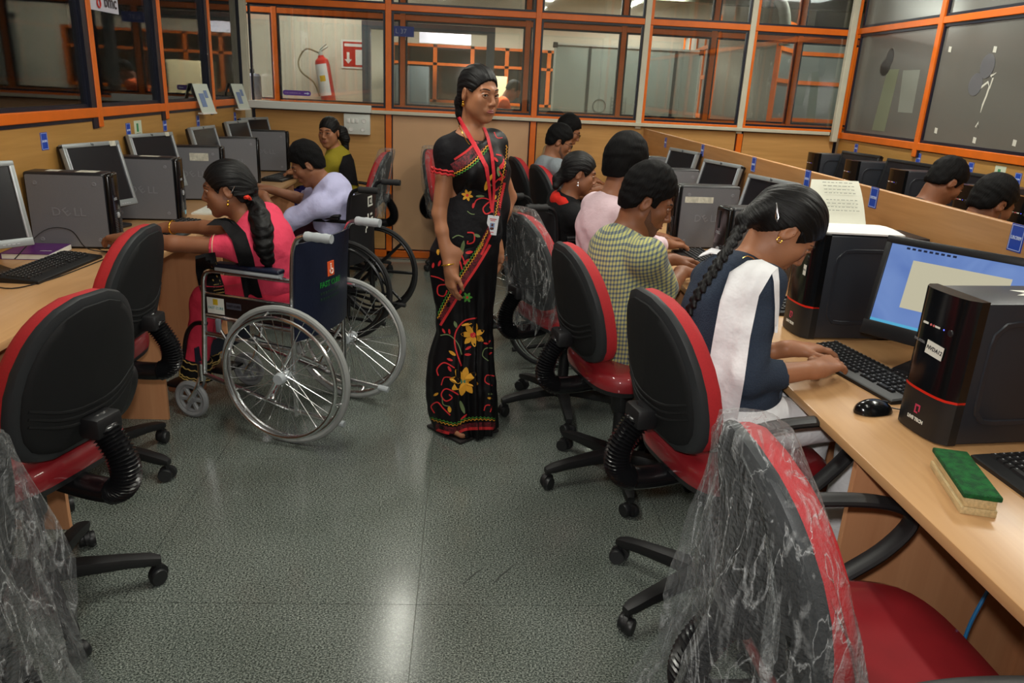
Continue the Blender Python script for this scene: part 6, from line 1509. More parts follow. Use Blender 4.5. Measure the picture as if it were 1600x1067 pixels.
# free the neckline and the right shoulder, where only the blouse shows
sa.ell(NB1+rr1*0.045+f1*0.035+u1*0.01, (0.085, 0.085, 0.072), 0.012, sub=True); sa.ell(I1['Sh'][1]+u1*0.0-f1*0.01, (0.085, 0.085, 0.085), 0.012, sub=True)
sa.fn(folds(0.0018, (40, 30, 26), 4))
saree = sdf_obj(sa, 0.0055, 'saree', SAREE, r1)
bv = bvh_of([saree, I1['top']])
pr = Print(bv, r1)
U = lambda *p: [(640+x/3.44, 90+y/3.44) for x, y in p]; D_ = lambda *p: [(640+x/3.335, 380+y/3.335) for x, y in p]
pr.line('maroon', U((232, 595), (300, 550), (360, 492), (415, 430)), 15); pr.line('red', U((240, 548), (310, 500), (360, 450), (412, 398)), 3.4, off=0.0022); pr.line('yellow', U((232, 628), (300, 592), (360, 543), (420, 470)), 1.7, 1.0, 5, off=0.0022); pr.line('green', U((232, 642), (300, 606), (365, 556), (425, 484)), 1.5, 1.0, 5, off=0.0022)
pr.line('red', U((548, 462), (545, 510), (535, 570), (518, 640), (500, 720), (486, 790), (478, 850)), 4, 0.8, 3); pr.line('yellow', U((522, 470), (520, 530), (508, 600), (492, 690), (476, 770), (462, 850)), 1.4, 1.0, 5)
pr.line('maroon', D_((405, 0), (362, 70), (318, 138), (272, 208), (212, 305), (152, 415)), 9); pr.line('red', D_((420, 8), (378, 80), (334, 150), (290, 215), (228, 318), (160, 428)), 4, off=0.0022); pr.line('yellow', D_((385, 0), (345, 62), (300, 128), (258, 192), (200, 290), (146, 392)), 1.6, 1.0, 5, off=0.0022); pr.line('green', D_((372, 0), (334, 56), (290, 120), (248, 184), (190, 280), (142, 380)), 1.5, 1.0, 5, off=0.0022)
pr.line('maroon', U((440, 905), (405, 975), (360, 1060)), 9); pr.line('red', U((455, 915), (420, 985), (385, 1060)), 3.5, off=0.0022); pr.line('yellow', U((422, 930), (385, 1000), (350, 1062)), 1.5, 1.0, 5, off=0.0022)
pr.line('maroon', D_((112, 945), (180, 968), (240, 975), (290, 958), (360, 950), (446, 950)), 10); pr.line('red', D_((120, 962), (185, 985), (240, 992), (290, 970), (360, 965), (446, 964)), 4.5, off=0.0022); pr.line('yellow', D_((105, 915), (170, 935), (240, 948), (290, 925), (360, 918), (446, 922)), 1.6, 1.1, 6, off=0.0022); pr.line('green', D_((105, 906), (170, 924), (240, 938), (290, 914), (360, 908), (446, 912)), 1.5, 1.1, 6, off=0.0022)
def f_at(M, key, x, y, r, n, ck, rot=0): p = M((x, y))[0]; pr.flower(key, p[0], p[1], r, n, ck, rot)
f_at(U, 'yellow', 310, 740, 9.5, 6, 'red', 15); f_at(D_, 'green', 300, 282, 8.5, 6, 'red', 0); f_at(D_, 'yellow', 283, 720, 23, 8, 'teal', 10); f_at(D_, 'yellow', 330, 478, 19, 7, 'red', 30)
for M, pts, w_, key in ((D_, ((350, 390), (285, 405), (240, 465), (238, 540), (270, 640)), 2.2, 'red'), (D_, ((150, 690), (143, 655), (180, 622), (235, 650)), 2, 'red'), (D_, ((250, 785), (190, 758), (165, 790), (188, 822), (222, 806), (205, 788)), 2, 'red'), (D_, ((130, 885), (112, 850), (145, 828), (175, 860), (212, 896)), 2, 'red'),
        (D_, ((160, 480), (205, 478), (250, 520), (272, 580)), 1.6, 'leafg'), (D_, ((442, 692), (402, 688), (394, 722), (432, 742)), 1.8, 'red'), (D_, ((388, 872), (398, 845), (428, 848), (420, 880)), 1.8, 'red'), (D_, ((440, 548), (395, 548), (380, 585), (410, 612)), 1.4, 'leafg'),
        (D_, ((215, 700), (180, 700), (165, 740)), 1.5, 'red'), (D_, ((255, 790), (225, 770), (232, 745)), 1.5, 'red'), (D_, ((170, 800), (175, 840), (210, 850)), 1.4, 'leafg'),
        (D_, ((110, 170), (150, 180), (180, 195)), 1.8, 'red'), (D_, ((195, 215), (150, 222), (148, 265), (180, 275), (195, 245)), 2, 'red'), (D_, ((240, 50), (260, 90), (275, 140)), 2.4, 'red'), (D_, ((245, 20), (275, 70), (295, 130)), 2, 'red'),
        (U, ((470, 770), (430, 775), (395, 810), (410, 840), (440, 825), (430, 800)), 2.2, 'red'), (U, ((345, 800), (360, 765), (400, 755), (440, 770)), 1.8, 'red'), (U, ((465, 520), (500, 530), (505, 560), (480, 600), (500, 650), (480, 700), (450, 720)), 2.4, 'red'), (U, ((310, 940), (345, 945), (345, 990), (310, 1000), (315, 985)), 2.2, 'red'), (U, ((230, 970), (260, 955), (290, 965)), 1.6, 'leafg'), (U, ((310, 825), (330, 840), (350, 842)), 1.2, 'leafg'), (U, ((500, 640), (470, 660), (445, 690)), 2, 'red'), (U, ((455, 400), (470, 430), (500, 430)), 1.8, 'red')):
    pr.line(key, M(*pts), w_)
for M, x, y, a, L, w_, key in ((D_, 185, 470, -120, 9, 3.5, 'red'), (D_, 210, 475, -100, 9, 3.5, 'red'), (D_, 290, 555, -30, 11, 4, 'red'), (D_, 285, 580, 0, 11, 4, 'red'), (D_, 225, 612, 200, 10, 4, 'red'), (D_, 240, 585, 215, 13, 5, 'yellow'), (D_, 270, 428, -10, 17, 4.5, 'yellow'), (D_, 150, 780, 150, 9, 4, 'yellow'), (D_, 205, 850, 80, 10, 6, 'yellow'), (D_, 262, 820, 70, 22, 6, 'leafg'), (D_, 245, 440, -110, 11, 5, 'leafg'), (D_, 300, 890, 140, 14, 3, 'red'),
        (D_, 130, 75, 200, 9, 3.6, 'yellow'), (D_, 150, 62, 260, 9, 4, 'yellow'), (D_, 120, 130, -80, 9, 4, 'red'), (D_, 150, 120, -70, 10, 4, 'red'), (D_, 265, 60, -75, 18, 6, 'leafg'), (D_, 280, 110, -40, 14, 5, 'red'), (D_, 140, 180, 170, 14, 4, 'red'), (D_, 200, 640, 60, 10, 4, 'red'), (D_, 385, 520, 10, 8, 3, 'red'), (D_, 405, 525, -50, 8, 3, 'red'), (D_, 430, 568, 150, 8, 3, 'red'), (D_, 405, 805, 10, 8, 3.4, 'yellow'), (D_, 408, 785, 0, 8, 3, 'leafg'),
        (U, 405, 715, -70, 20, 7, 'yellow'), (U, 425, 665, -60, 14, 5, 'yellow'), (U, 480, 640, -95, 16, 5, 'leafg'), (U, 440, 690, -150, 9, 5, 'leafg'), (U, 345, 780, 100, 9, 4, 'red'), (U, 355, 745, 0, 14, 4, 'leafg'), (U, 450, 765, -60, 9, 5, 'yellow'), (U, 345, 950, 20, 11, 5, 'leafg'), (U, 280, 1050, -80, 20, 6, 'leafg'), (U, 480, 660, -30, 12, 4, 'red'), (U, 490, 600, -60, 12, 4, 'red'), (U, 300, 1050, -10, 12, 5, 'red'), (U, 270, 1055, 200, 12, 5, 'red'), (U, 475, 560, -130, 10, 4, 'red'), (U, 160, 1030, 120, 8, 5, 'yellow')):
    p = M((x, y))[0]; pr.leaf(key, p[0], p[1], a, L, w_)
pr.done({'red': ('red_print', mat('print_red', srgb(206, 40, 44), 0.7)), 'maroon': ('border_band', mat('print_maroon', srgb(120, 22, 34), 0.7, noise=0.6, nscale=130, c2=srgb(40, 10, 18))), 'yellow': ('yellow_print', mat('print_yellow', srgb(216, 154, 40), 0.7)), 'green': ('green_print', mat('print_green3', srgb(70, 140, 50), 0.7)), 'leafg': ('leaf_print', mat('print_leaf', srgb(110, 128, 84), 0.7)), 'teal': ('flower_heart', mat('print_teal', srgb(60, 120, 96), 0.7))}, saree)
# blouse trim, bangle, jewellery, lanyard and card
Sh, El, Wr = I1['Sh'][1], I1['El'][1], I1['Wr'][1]
def ring_on(name, c, ax, r, rt, m, par, zig=0):
    ax = Vector(ax).normalized(); a = ax.orthogonal().normalized(); b = ax.cross(a); mb = MB(); n = 40
    mb.tube([Vector(c)+(a*math.cos(2*math.pi*j/n)+b*math.sin(2*math.pi*j/n))*r+ax*(zig*math.sin(j*2.2)) for j in range(n)], rt, 6, wrap=True); return mb.build(name, m, par, angle=60)
LACE = mat('red_lace', srgb(204, 44, 48), 0.7)
e_ = Sh+(El-Sh)*0.36; ring_on('sleeve_lace', e_, El-Sh, 0.052, 0.0055, LACE, r1, 0.003); ring_on('sleeve_lace', Sh+(El-Sh)*0.31, El-Sh, 0.055, 0.004, LACE, r1, 0.002)
ring_on('bangle', Wr-unit(Wr-El)*0.02, Wr-El, 0.0285, 0.003, GOLD, r1)
hd_ = I1['LD']((0.12, -0.03, -1)); hd_ = unit(hd_)
P1f = I1['P']; F1 = I1['F']
for q in (1,):
    m = MB(); c = P1f(q*0.082, -0.004, -0.036); m.ell(c, (0.005, 0.005, 0.005), 8, 6); m.ell(c-np.array([0, 0, 0.011]), (0.0065, 0.0065, 0.008), 8, 6); m.build('earring', GOLD, r1)
bv2 = bvh_of([saree, I1['top'], I1['body']]); bvb = bvh_of([I1['body'], I1['top'], saree])
LANY = cloth('lanyard_red', srgb(206, 48, 58), 0.6)
drape('lanyard', LANY, [[(714, 184), (719, 182)], [(722, 200), (728, 197)], [(735, 222), (741, 219)], [(748, 245), (754, 242)], [(757, 262), (763, 260)], [(761, 285), (766, 285)], [(764, 310), (768, 310)], [(767, 332), (770, 332)]], bvb, r1, 0.004, 3, 0.0015, 2)
drape('lanyard', LANY, [[(754, 199), (759, 199)], [(760, 215), (765, 215)], [(766, 240), (771, 240)], [(769, 270), (774, 270)], [(770, 300), (774, 300)], [(768, 332), (771, 332)]], bvb, r1, 0.004, 3, 0.0015, 2)
drape('gold_chain', GOLD, [[(716, 196), (717.2, 196)], [(722, 208), (723.2, 208)], [(728, 219), (729.2, 219)], [(733, 226), (734.4, 226)]], bvb, r1, 0.002, 3, 0.0012, 1)
d, tt, nn = cast(bv, 769, 352); cpos = CAM+d*(tt-0.012); cardm = mat('card_white', srgb(226, 228, 234), 0.4)
ex = Vector((0.98, 0.12, -0.10)).normalized(); ey = Vector((0.10, -0.05, 1)); ey = (ey-ex*ey.dot(ex)).normalized(); CM = r1.matrix_basis.inverted() @ basis(cpos, ex, ey)
m = MB(); m.M = CM; m.box(-0.023, 0.023, -0.040, 0.040, -0.001, 0.001, 0.0008, 1); idc = m.build('id_card', cardm, r1)
m = MB(); m.M = CM; m.box(-0.009, 0.009, -0.018, 0.010, 0.001, 0.0016); m.build('card_photo', mat('photo_blue', srgb(130, 150, 190), 0.4), idc, False)
m = MB(); m.M = CM; m.ell((0, 0.002, 0.0016), (0.0045, 0.006, 0.001), 8, 6); m.ell((0, -0.013, 0.0016), (0.0085, 0.006, 0.001), 8, 6); m.build('photo_figure', mat('photo_dark', srgb(90, 50, 40), 0.4), idc)
m = MB(); m.M = CM; m.box(-0.014, 0.014, 0.024, 0.028, 0.001, 0.0015).box(-0.010, 0.010, 0.018, 0.021, 0.001, 0.0015).box(-0.01, 0.01, -0.030, -0.027, 0.001, 0.0015); m.build('card_print', mat('card_red', srgb(200, 90, 96), 0.5), idc, False, kind='stuff')
m = MB(); m.M = CM; m.tube([(0, 0.04, 0.001), (0, 0.062, 0.002)], 0.003, 6); m.build('card_clip', CHROME, idc)
for q in (-1, 1):
    A_ = I1['A'][q]; m = MB(); m.box(A_[0]-0.04, A_[0]+0.04, A_[1]-0.09, A_[1]+0.145, 0.0, 0.014, 0.006); so = m.build('sandal', mat('sandal_dark', srgb(30, 26, 26), 0.6), r1)
    m = MB(); m.tube(spline([(A_[0]-0.045, A_[1]+0.05, 0.012), (A_[0]-0.02, A_[1]+0.075, 0.062), (A_[0]+0.02, A_[1]+0.075, 0.062), (A_[0]+0.045, A_[1]+0.05, 0.012)], 5), 0.005, 6, flat=2.0); m.build('sandal_strap', mat('sandal_dark', (1, 1, 1, 1)), so)

# ------------------------------------------------------------------ right row
def plaid_mat():
    m, nt, b = nodes_of('plaid_cotton'); tc = nt.nodes.new('ShaderNodeTexCoord'); sp = nt.nodes.new('ShaderNodeSeparateXYZ'); nt.links.new(tc.outputs['Object'], sp.inputs[0])
    def stripe(src, f, th, ph=0.0):
        a = nt.nodes.new('ShaderNodeMath'); a.operation = 'MULTIPLY_ADD'; a.inputs[1].default_value = f; a.inputs[2].default_value = ph; nt.links.new(src, a.inputs[0])
        fr = nt.nodes.new('ShaderNodeMath'); fr.operation = 'FRACT'; nt.links.new(a.outputs[0], fr.inputs[0])
        lt = nt.nodes.new('ShaderNodeMath'); lt.operation = 'LESS_THAN'; lt.inputs[1].default_value = th; nt.links.new(fr.outputs[0], lt.inputs[0]); return lt.outputs[0]
    xy = nt.nodes.new('ShaderNodeMath'); xy.operation = 'ADD'; mm = nt.nodes.new('ShaderNodeMath'); mm.operation = 'MULTIPLY'; mm.inputs[1].default_value = 0.8; nt.links.new(sp.outputs[0], mm.inputs[0]); nt.links.new(sp.outputs[1], xy.inputs[0]); nt.links.new(mm.outputs[0], xy.inputs[1])
    zs = nt.nodes.new('ShaderNodeMath'); zs.operation = 'ADD'; m2 = nt.nodes.new('ShaderNodeMath'); m2.operation = 'MULTIPLY'; m2.inputs[1].default_value = -0.35; nt.links.new(sp.outputs[1], m2.inputs[0]); nt.links.new(sp.outputs[2], zs.inputs[0]); nt.links.new(m2.outputs[0], zs.inputs[1])
    v = stripe(xy.outputs[0], 58, 0.45); hz = stripe(zs.outputs[0], 58, 0.45, 0.3)
    c1 = nt.nodes.new('ShaderNodeMix'); c1.data_type = 'RGBA'; c1.inputs[6].default_value = srgb(190, 188, 118); c1.inputs[7].default_value = srgb(128, 138, 118); nt.links.new(v, c1.inputs[0])
    c2 = nt.nodes.new('ShaderNodeMix'); c2.data_type = 'RGBA'; c2.inputs[7].default_value = srgb(128, 138, 118); nt.links.new(c1.outputs[2], c2.inputs[6]); nt.links.new(hz, c2.inputs[0])
    an = nt.nodes.new('ShaderNodeMath'); an.operation = 'MULTIPLY'; nt.links.new(v, an.inputs[0]); nt.links.new(hz, an.inputs[1])
    c3 = nt.nodes.new('ShaderNodeMix'); c3.data_type = 'RGBA'; c3.inputs[7].default_value = srgb(76, 88, 108); nt.links.new(c2.outputs[2], c3.inputs[6]); nt.links.new(an.outputs[0], c3.inputs[0])
    nt.links.new(c3.outputs[2], b.inputs['Base Color']); setin(b, 'Roughness', 0.9); setin(b, 'Sheen Weight', 0.1)
    return m
PLAID = plaid_mat(); JEAN = cloth('dark_trousers', srgb(34, 36, 46)); GREY_TR = cloth('grey_trousers', srgb(70, 72, 78))
def braid(sd, P, F, I):
    LW = I['LW']; bt = bvh_of([I['top']])
    W = [(1163, 345, 2.03), (1148, 372, 2.00), (1130, 400, 1.97), (1110, 430, 1.955), (1090, 460, 1.945), (1075, 490, 1.945), (1068, 515, 1.95)]
    pts = []
    for x, y, Yw in W:
        d = pix_ray(x, y); hit = bt.ray_cast(CAM, d)[3]; pts.append(Vector(LW(CAM+d*(Yw/d.y if hit is None else min(Yw/d.y, hit-0.006)))))
    pts = spline(pts, 5); n = len(pts)
    sd.cone(P(0, -0.085, 0.02), pts[0], 0.045, 0.026, 0.03)
    for i, p in enumerate(pts):
        t = (pts[min(i+1, n-1)]-pts[max(i-1, 0)]).normalized(); sd_ = Vector((0.3, -1, 0.2)); lat = t.cross(sd_).normalized(); q = 1 if i % 2 else -1; r = 0.0165*(1-0.45*i/n)
        d2 = (t*0.75+lat*q*0.55).normalized(); sd.cone(p-d2*r*0.9+lat*q*r*0.35, p+d2*r*0.9+lat*q*r*0.35, r*0.75, r*0.6, 0.003)
SLATEB = cloth('slate_kurta', srgb(52, 62, 78), 0.85, noise=0.15, nscale=200, bump=0.4, bscale=260); WHITEC = cloth('white_cotton', srgb(236, 236, 238), 0.8)
I10 = person('person with a long black braid and a white scarf typing at the right desk', (0.775, 2.0), 12, 0.655, (0.888, 2.085, 1.155), -8, 46,
             {1: (0.975, 1.93, 0.803), -1: (0.975, 2.11, 0.800)}, {1: (0.78, 0.55, 0.02), -1: (1.0, 0.10, 0.0)}, SK1, braid, SLATEB, 1.48, WHITEC, True, 0.0045, s=0.95, curl=(0.22, 0.35, 0.3), spread=0.22, hnorm={1: (-0.05, -0.3, 1), -1: (0, 0.1, 1)}, hunch=0.055, sleeve_r=0.98, seed=3, vol=0.013, shf=-0.03, bust=0.8,
             poles={1: (-0.5, -0.35, -0.8)}, fold=0.004)
r10 = I10['root']
bvx = bvh_of([I10['top'], I10['body']])
drape('scarf', WHITEC, [[(1168, 407), (1190, 405), (1216, 418)], [(1140, 425), (1172, 424), (1206, 428)], [(1125, 470), (1158, 468), (1186, 462)], [(1114, 530), (1146, 530), (1172, 528)], [(1104, 590), (1138, 592), (1163, 594)], [(1092, 650), (1128, 655), (1152, 658)], [(1082, 695), (1112, 706), (1138, 706)]], bvx, r10, 0.020, 5, 0.008, 6, 0.006, 2)
drape('scarf', WHITEC, [[(1204, 417), (1210, 415), (1216, 418)], [(1209, 440), (1213, 440), (1218, 440)], [(1211, 480), (1214, 480), (1218, 480)], [(1210, 520), (1212, 520), (1215, 520)]], bvx, r10, 0.010, 4, 0.006, 2)
drape('scarf', WHITEC, [[(1096, 396), (1112, 387), (1128, 391)], [(1090, 402), (1110, 396), (1126, 398)]], bvx, r10, 0.010, 4, 0.006, 2)
P = I10['P']; m = MB(); bvh_h = bvh_of([I10['hair']])
cl = [CAM+pix_ray(x, y)*((bvh_h.ray_cast(CAM, pix_ray(x, y))[3] or 2.4)-0.004) for x, y in ((1213, 317), (1215, 328), (1216, 340), (1214, 347), (1212, 340), (1213, 328), (1214, 317))]
m.tube([to_local(r10, p) for p in cl], 0.0022, 6); m.build('hair_clip', CHROME, r10)
m = MB(); c = P(0.078, -0.012, -0.036); m.tube([c+np.array([0.001, 0.008*math.cos(a), 0.008*math.sin(a)]) for a in [2*math.pi*j/14 for j in range(14)]], 0.0012, 5, wrap=True); m.build('earring', GOLD, r10)
drape('gold_chain', GOLD, [[(1160, 402), (1160, 403.4)], [(1168, 399), (1168, 400.4)], [(1177, 402), (1176, 403.6)], [(1182, 408), (1181, 409)]], bvx, r10, 0.002, 3, 0.0015, 1)

I9 = person('person in a yellow and blue plaid shirt bending over the right desk', (0.665, 2.85), 14, 0.62, (0.674, 2.87, 1.112), -6, 22,
            {1: (0.90, 3.06, 0.805), -1: (0.92, 3.30, 0.805)}, {1: (0.9, 0.45, -0.15), -1: (0.9, 0.3, -0.1)}, SK2, True, PLAID, 0.92, GREY_TR, False, 0.005, s=1.0, beard=True, hunch=0.045, htop=0.022, vol=0.013, belly=0.028, hem=0.15, seed=8, sleeve_r=1.15, curl=(0.2, 0.4, 0.35), spread=0.18, sw=0.165, poles={1: (-0.2, -0.5, -1)}, fold=0.004)
Pp = I9; m = SDF(); nb = Pp['NB']; 
for q in (-1, 1): m.cone(nb+Pp['u']*0.012-Pp['fw']*0.052, nb+Pp['u']*0.004+Pp['r']*q*0.062-Pp['fw']*0.0, 0.014, 0.013, 0.01).cone(nb+Pp['u']*0.004+Pp['r']*q*0.062, nb-Pp['u']*0.02+Pp['r']*q*0.030+Pp['fw']*0.07, 0.013, 0.015, 0.01)
sdf_obj(m, 0.005, 'collar', PLAID, Pp['root'])
PINKS = cloth('pale_pink_shirt', srgb(222, 196, 204), 0.85)
I8 = person('person in a pale pink shirt behind the plaid-shirted person', (0.66, 3.51), 18, 0.62, (0.712, 3.52, 1.170), 26, 12, {1: (0.99, 3.68, 0.80), -1: (1.0, 3.84, 0.80)}, {1: (1, 0.2, -0.1), -1: (1, 0.2, -0.1)}, SK3, True, PINKS, 1.6, JEAN, False, 0.0065, s=0.96, hunch=0.04, htop=0.03, vol=0.023, seed=12, sw=0.15, fold=0.0045)
def redcollar(sd, P, F, I): pony([(0, -0.09, -0.02), (0.0, -0.11, -0.06), (0.02, -0.115, -0.10)], [0.03, 0.03, 0.02])(sd, P, F, I)
BLKC = cloth('black_kurta', srgb(22, 22, 24))
I7 = person('person in black with a red collar seated in the black wheelchair on the right', (0.56, 4.30), 14, 0.575, (0.602, 4.21, 1.064), 0, 12, {1: (0.92, 4.3, 0.80), -1: (0.92, 4.45, 0.80)}, {1: (1, 0.2, -0.1), -1: (1, 0, -0.1)}, SK3, redcollar, BLKC, 0.5, BLKC, True, 0.0065, s=0.93, hunch=0.02, seed=14)
m = SDF(); nb = I7['NB']; m.chain([nb-I7['u']*0.025+I7['r']*0.11-I7['fw']*0.0, nb-I7['u']*0.008+I7['r']*0.05-I7['fw']*0.045, nb-I7['u']*0.0-I7['fw']*0.065, nb-I7['u']*0.008-I7['r']*0.05-I7['fw']*0.045, nb-I7['u']*0.03-I7['r']*0.10], [0.028, 0.034, 0.036, 0.034, 0.028], 0.01)
sdf_obj(m, 0.006, 'red_collar', cloth('red_cloth', srgb(206, 44, 34)), I7['root'])
m = MB(); c = I7['P'](0.082, -0.004, -0.045); m.ell(c, (0.004, 0.004, 0.006), 8, 6); m.ell(c-np.array([0, 0, 0.014]), (0.006, 0.006, 0.008), 8, 6); m.build('earring', CHROME, I7['root'])
def glasses(I, k=1.0):
    P = I['P']; m = MB()
    for q in (-1, 1):
        m.tube([P(q*0.031+0.019*math.cos(a), 0.101, 0.004+0.014*math.sin(a)) for a in [2*math.pi*j/16 for j in range(16)]], 0.0018, 6, wrap=True); m.tube([P(q*0.050, 0.099, 0.008), P(q*0.074, 0.055, 0.010), P(q*0.078, -0.01, 0.008)], 0.0016, 6)
    m.tube([P(-0.012, 0.102, 0.006), P(0.012, 0.102, 0.006)], 0.0016, 6); m.build('glasses', BLACKG, I['root'])
I5 = person('person in a grey t-shirt with glasses at the far end of the right desk', (0.66, 5.68), 14, 0.62, (0.655, 5.72, 1.128), 0, 22, {1: (0.98, 5.72, 0.80), -1: (0.98, 5.9, 0.80)}, {1: (1, 0.1, -0.1), -1: (1, 0, -0.1)}, SK3, True, cloth('grey_tee', srgb(132, 140, 146)), 0.55, JEAN, False, 0.0075, s=0.96, beard=True, hunch=0.04, htop=0.012, seed=20, sw=0.15); glasses(I5)
I6 = person('person with glasses and a beige shirt half hidden behind the grey t-shirt', (0.70, 6.27), 14, 0.62, (0.783, 6.25, 1.18), 0, 24, {1: (1.0, 6.3, 0.80), -1: (1.0, 6.5, 0.80)}, {1: (1, 0.1, -0.1), -1: (1, 0, -0.1)}, SK3, True, cloth('beige_shirt', srgb(170, 146, 110)), 1.5, JEAN, False, 0.0075, s=0.96, hunch=0.03, htop=0.012, seed=22, sw=0.15); glasses(I6)

# ------------------------------------------------------------------ left row
def long_tail(sd, P, F, I):
    LW = I['LW']; bt = bvh_of([I['top']]); W = [(392, 312, 3.36, 0.028), (400, 322, 3.33, 0.034), (406, 340, 3.30, 0.042), (410, 360, 3.28, 0.044), (412, 385, 3.265, 0.038), (418, 405, 3.26, 0.026), (420, 420, 3.255, 0.010)]
    pts, rs = [], []
    for x, y, Yw, r in W:
        d = pix_ray(x, y); hit = bt.ray_cast(CAM, d)[3]; tt_ = Yw/d.y if hit is None else min(Yw/d.y, hit-r*0.35)
        pts.append(V3(LW(CAM+d*tt_))); rs.append(r*0.92)
    sd.cone(P(0, -0.085, 0.0), pts[0], 0.042, 0.026, 0.03); sd.chain(pts, rs, 0.02); sd.fn(folds(0.0035, (120, 60, 70), 3), np.min(pts, 0)-0.06, np.max(pts, 0)+0.06)
PINKK = cloth('coral_kurta', srgb(226, 70, 98), 0.85); PINKP = cloth('coral_salwar', srgb(214, 56, 80), 0.85)
I2 = person('person in a coral pink kurta with a long ponytail seated in the chrome wheelchair', (-0.80, 3.36), 164, 0.595, (-0.985, 3.245, 1.040), 190, 8, {1: (-1.375, 3.60, 0.805), -1: (-1.40, 3.20, 0.83)}, {1: (-0.95, 0.25, -0.1), -1: (-0.9, 0.5, -0.1)}, SK3, long_tail, PINKK, 0.42, PINKP, True, 0.005, s=0.93, hunch=0.035, seed=30, vol=0.014, curl=(0.3, 0.5, 0.4), poles={-1: (-0.2, -1, 0.1)}, fold=0.004,
            knees={1: ((-1.17, 3.56, 0.53), (-1.25, 3.58, 0.16)), -1: ((-1.15, 3.36, 0.53), (-1.22, 3.36, 0.16))})
r2 = I2['root']; bv2_ = bvh_of([I2['top'], I2['pants']]); bv2t = bvh_of([I2['top']])
BLKD = cloth('black_dupatta', srgb(20, 19, 21), 0.8)
drape('dupatta', BLKD, [[(322, 352), (335, 342), (352, 340)], [(345, 352), (356, 345), (366, 345)], [(362, 375), (374, 366), (384, 364)], [(372, 410), (384, 405), (396, 402)], [(378, 445), (390, 442), (403, 440)], [(384, 475), (398, 472), (412, 472)]], bv2t, r2, 0.012, 5, 0.006, 5)
drape('dupatta', BLKD, [[(305, 400), (320, 396), (336, 394)], [(306, 425), (324, 424), (342, 422)], [(310, 445), (330, 446), (350, 446)], [(316, 462), (334, 464), (352, 462)]], bv2_, r2, 0.02, 5, 0.006, 5)
pr2 = Print(bvh_of([o for o in r2.children if o.name.startswith('dupatta')]), r2)
for y in (445, 449, 454, 459): pr2.line('gold', [(334, y), (352, y-3)], 1.2, 0.6, 3)
for x, y in ((338, 430), (345, 427), (332, 436), (343, 437), (322, 420), (330, 415), (337, 410), (320, 432)): pr2.leaf('gold', x, y, 60, 4, 2)
pr2.done({'gold': ('gold_print', mat('gold_print', srgb(190, 160, 90), 0.5))}, [o for o in r2.children if o.name.startswith('dupatta')][-1])
m = MB(); c = I2['P'](-0.082, -0.004, -0.042); m.ell(c, (0.004, 0.004, 0.005), 8, 6); m.ell(c-np.array([0, 0, 0.013]), (0.006, 0.006, 0.007), 8, 6); m.build('earring', GOLD, r2)
for q in (-1, 1):
    a_, k_ = I2['A'][q], I2['K'][q]; m = SDF(); m.cone(a_+(k_-a_)*0.28, a_+(k_-a_)*-0.04, 0.060, 0.070, 0.01); m.cut(a_+(k_-a_)*0.0, a_-k_, 0.12); m.cut(a_+(k_-a_)*0.26, k_-a_, 0.12); co = sdf_obj(m, 0.006, 'salwar_cuff', BLKD, r2)
    for f_ in (0.03, 0.06, 0.16, 0.24): ring_on('gold_band', a_+(k_-a_)*f_, k_-a_, 0.0705-0.032*f_, 0.003, mat('gold_print', (1, 1, 1, 1)), co, 0.003)
ring_on('sleeve_piping', I2['Sh'][-1]+(I2['El'][-1]-I2['Sh'][-1])*0.36, I2['El'][-1]-I2['Sh'][-1], 0.0475, 0.002, mat('piping_cream', srgb(220, 190, 150), 0.7), r2)
Wq = I2['Wr'][1]; Eq = I2['El'][1]; ring_on('bangle', Wq-unit(Wq-Eq)*0.03, Wq-Eq, 0.030, 0.0035, GOLD, r2)
d = pix_ray(390, 311); bhh = bvh_of([I2['hair']]); c = to_local(r2, CAM+d*((bhh.ray_cast(CAM, d)[3] or 3.3)-0.004)); m = MB(); m.tube(spline([c+Vector((0.03, 0, -0.01)), c+Vector((0.012, 0.01, 0.0)), c, c+Vector((-0.012, 0.0, 0.012)), c+Vector((-0.03, 0, 0.008))], 4), 0.006, 6, flat=1.6); m.build('hair_band', cloth('red_band', srgb(222, 60, 44)), r2)
m = MB(); bh = bvh_of([I2['hair']]); cl = [CAM+pix_ray(x, y)*((bh.ray_cast(CAM, pix_ray(x, y))[3] or 3.3)-0.003) for x, y in ((361, 302), (364, 296), (367, 291))]
m.tube([to_local(r2, p) for p in cl], 0.002, 6); m.build('hair_clip', CHROME, r2)
LAV = cloth('lavender_shirt', srgb(196, 196, 234), 0.8)
I3 = person('person in a lavender shirt leaning on the left desk in a black wheelchair', (-0.80, 4.72), 172, 0.60, (-0.928, 4.605, 1.005), 188, 28, {1: (-1.20, 4.80, 0.83), -1: (-1.19, 4.58, 0.83)}, {1: (-1, 0.1, 0.25), -1: (-1, 0.35, 0.2)}, SK3, True, LAV, 1.15, cloth('maroon_trousers', srgb(60, 26, 36)), False, 0.0055, s=0.94, hunch=0.05, htop=0.025, vol=0.015, seed=40, sleeve_r=1.2, sw=0.145, curl=(0.6, 0.7, 0.5), poles={-1: (0.2, -0.4, -1)}, fold=0.0065)
def low_pony(sd, P, F, I): sd.chain([P(0.0, -0.09, 0.01), P(-0.05, -0.115, -0.01), P(-0.075, -0.12, -0.06), P(-0.08, -0.115, -0.13), P(-0.085, -0.10, -0.24)], [0.035, 0.045, 0.035, 0.022, 0.014], 0.02)
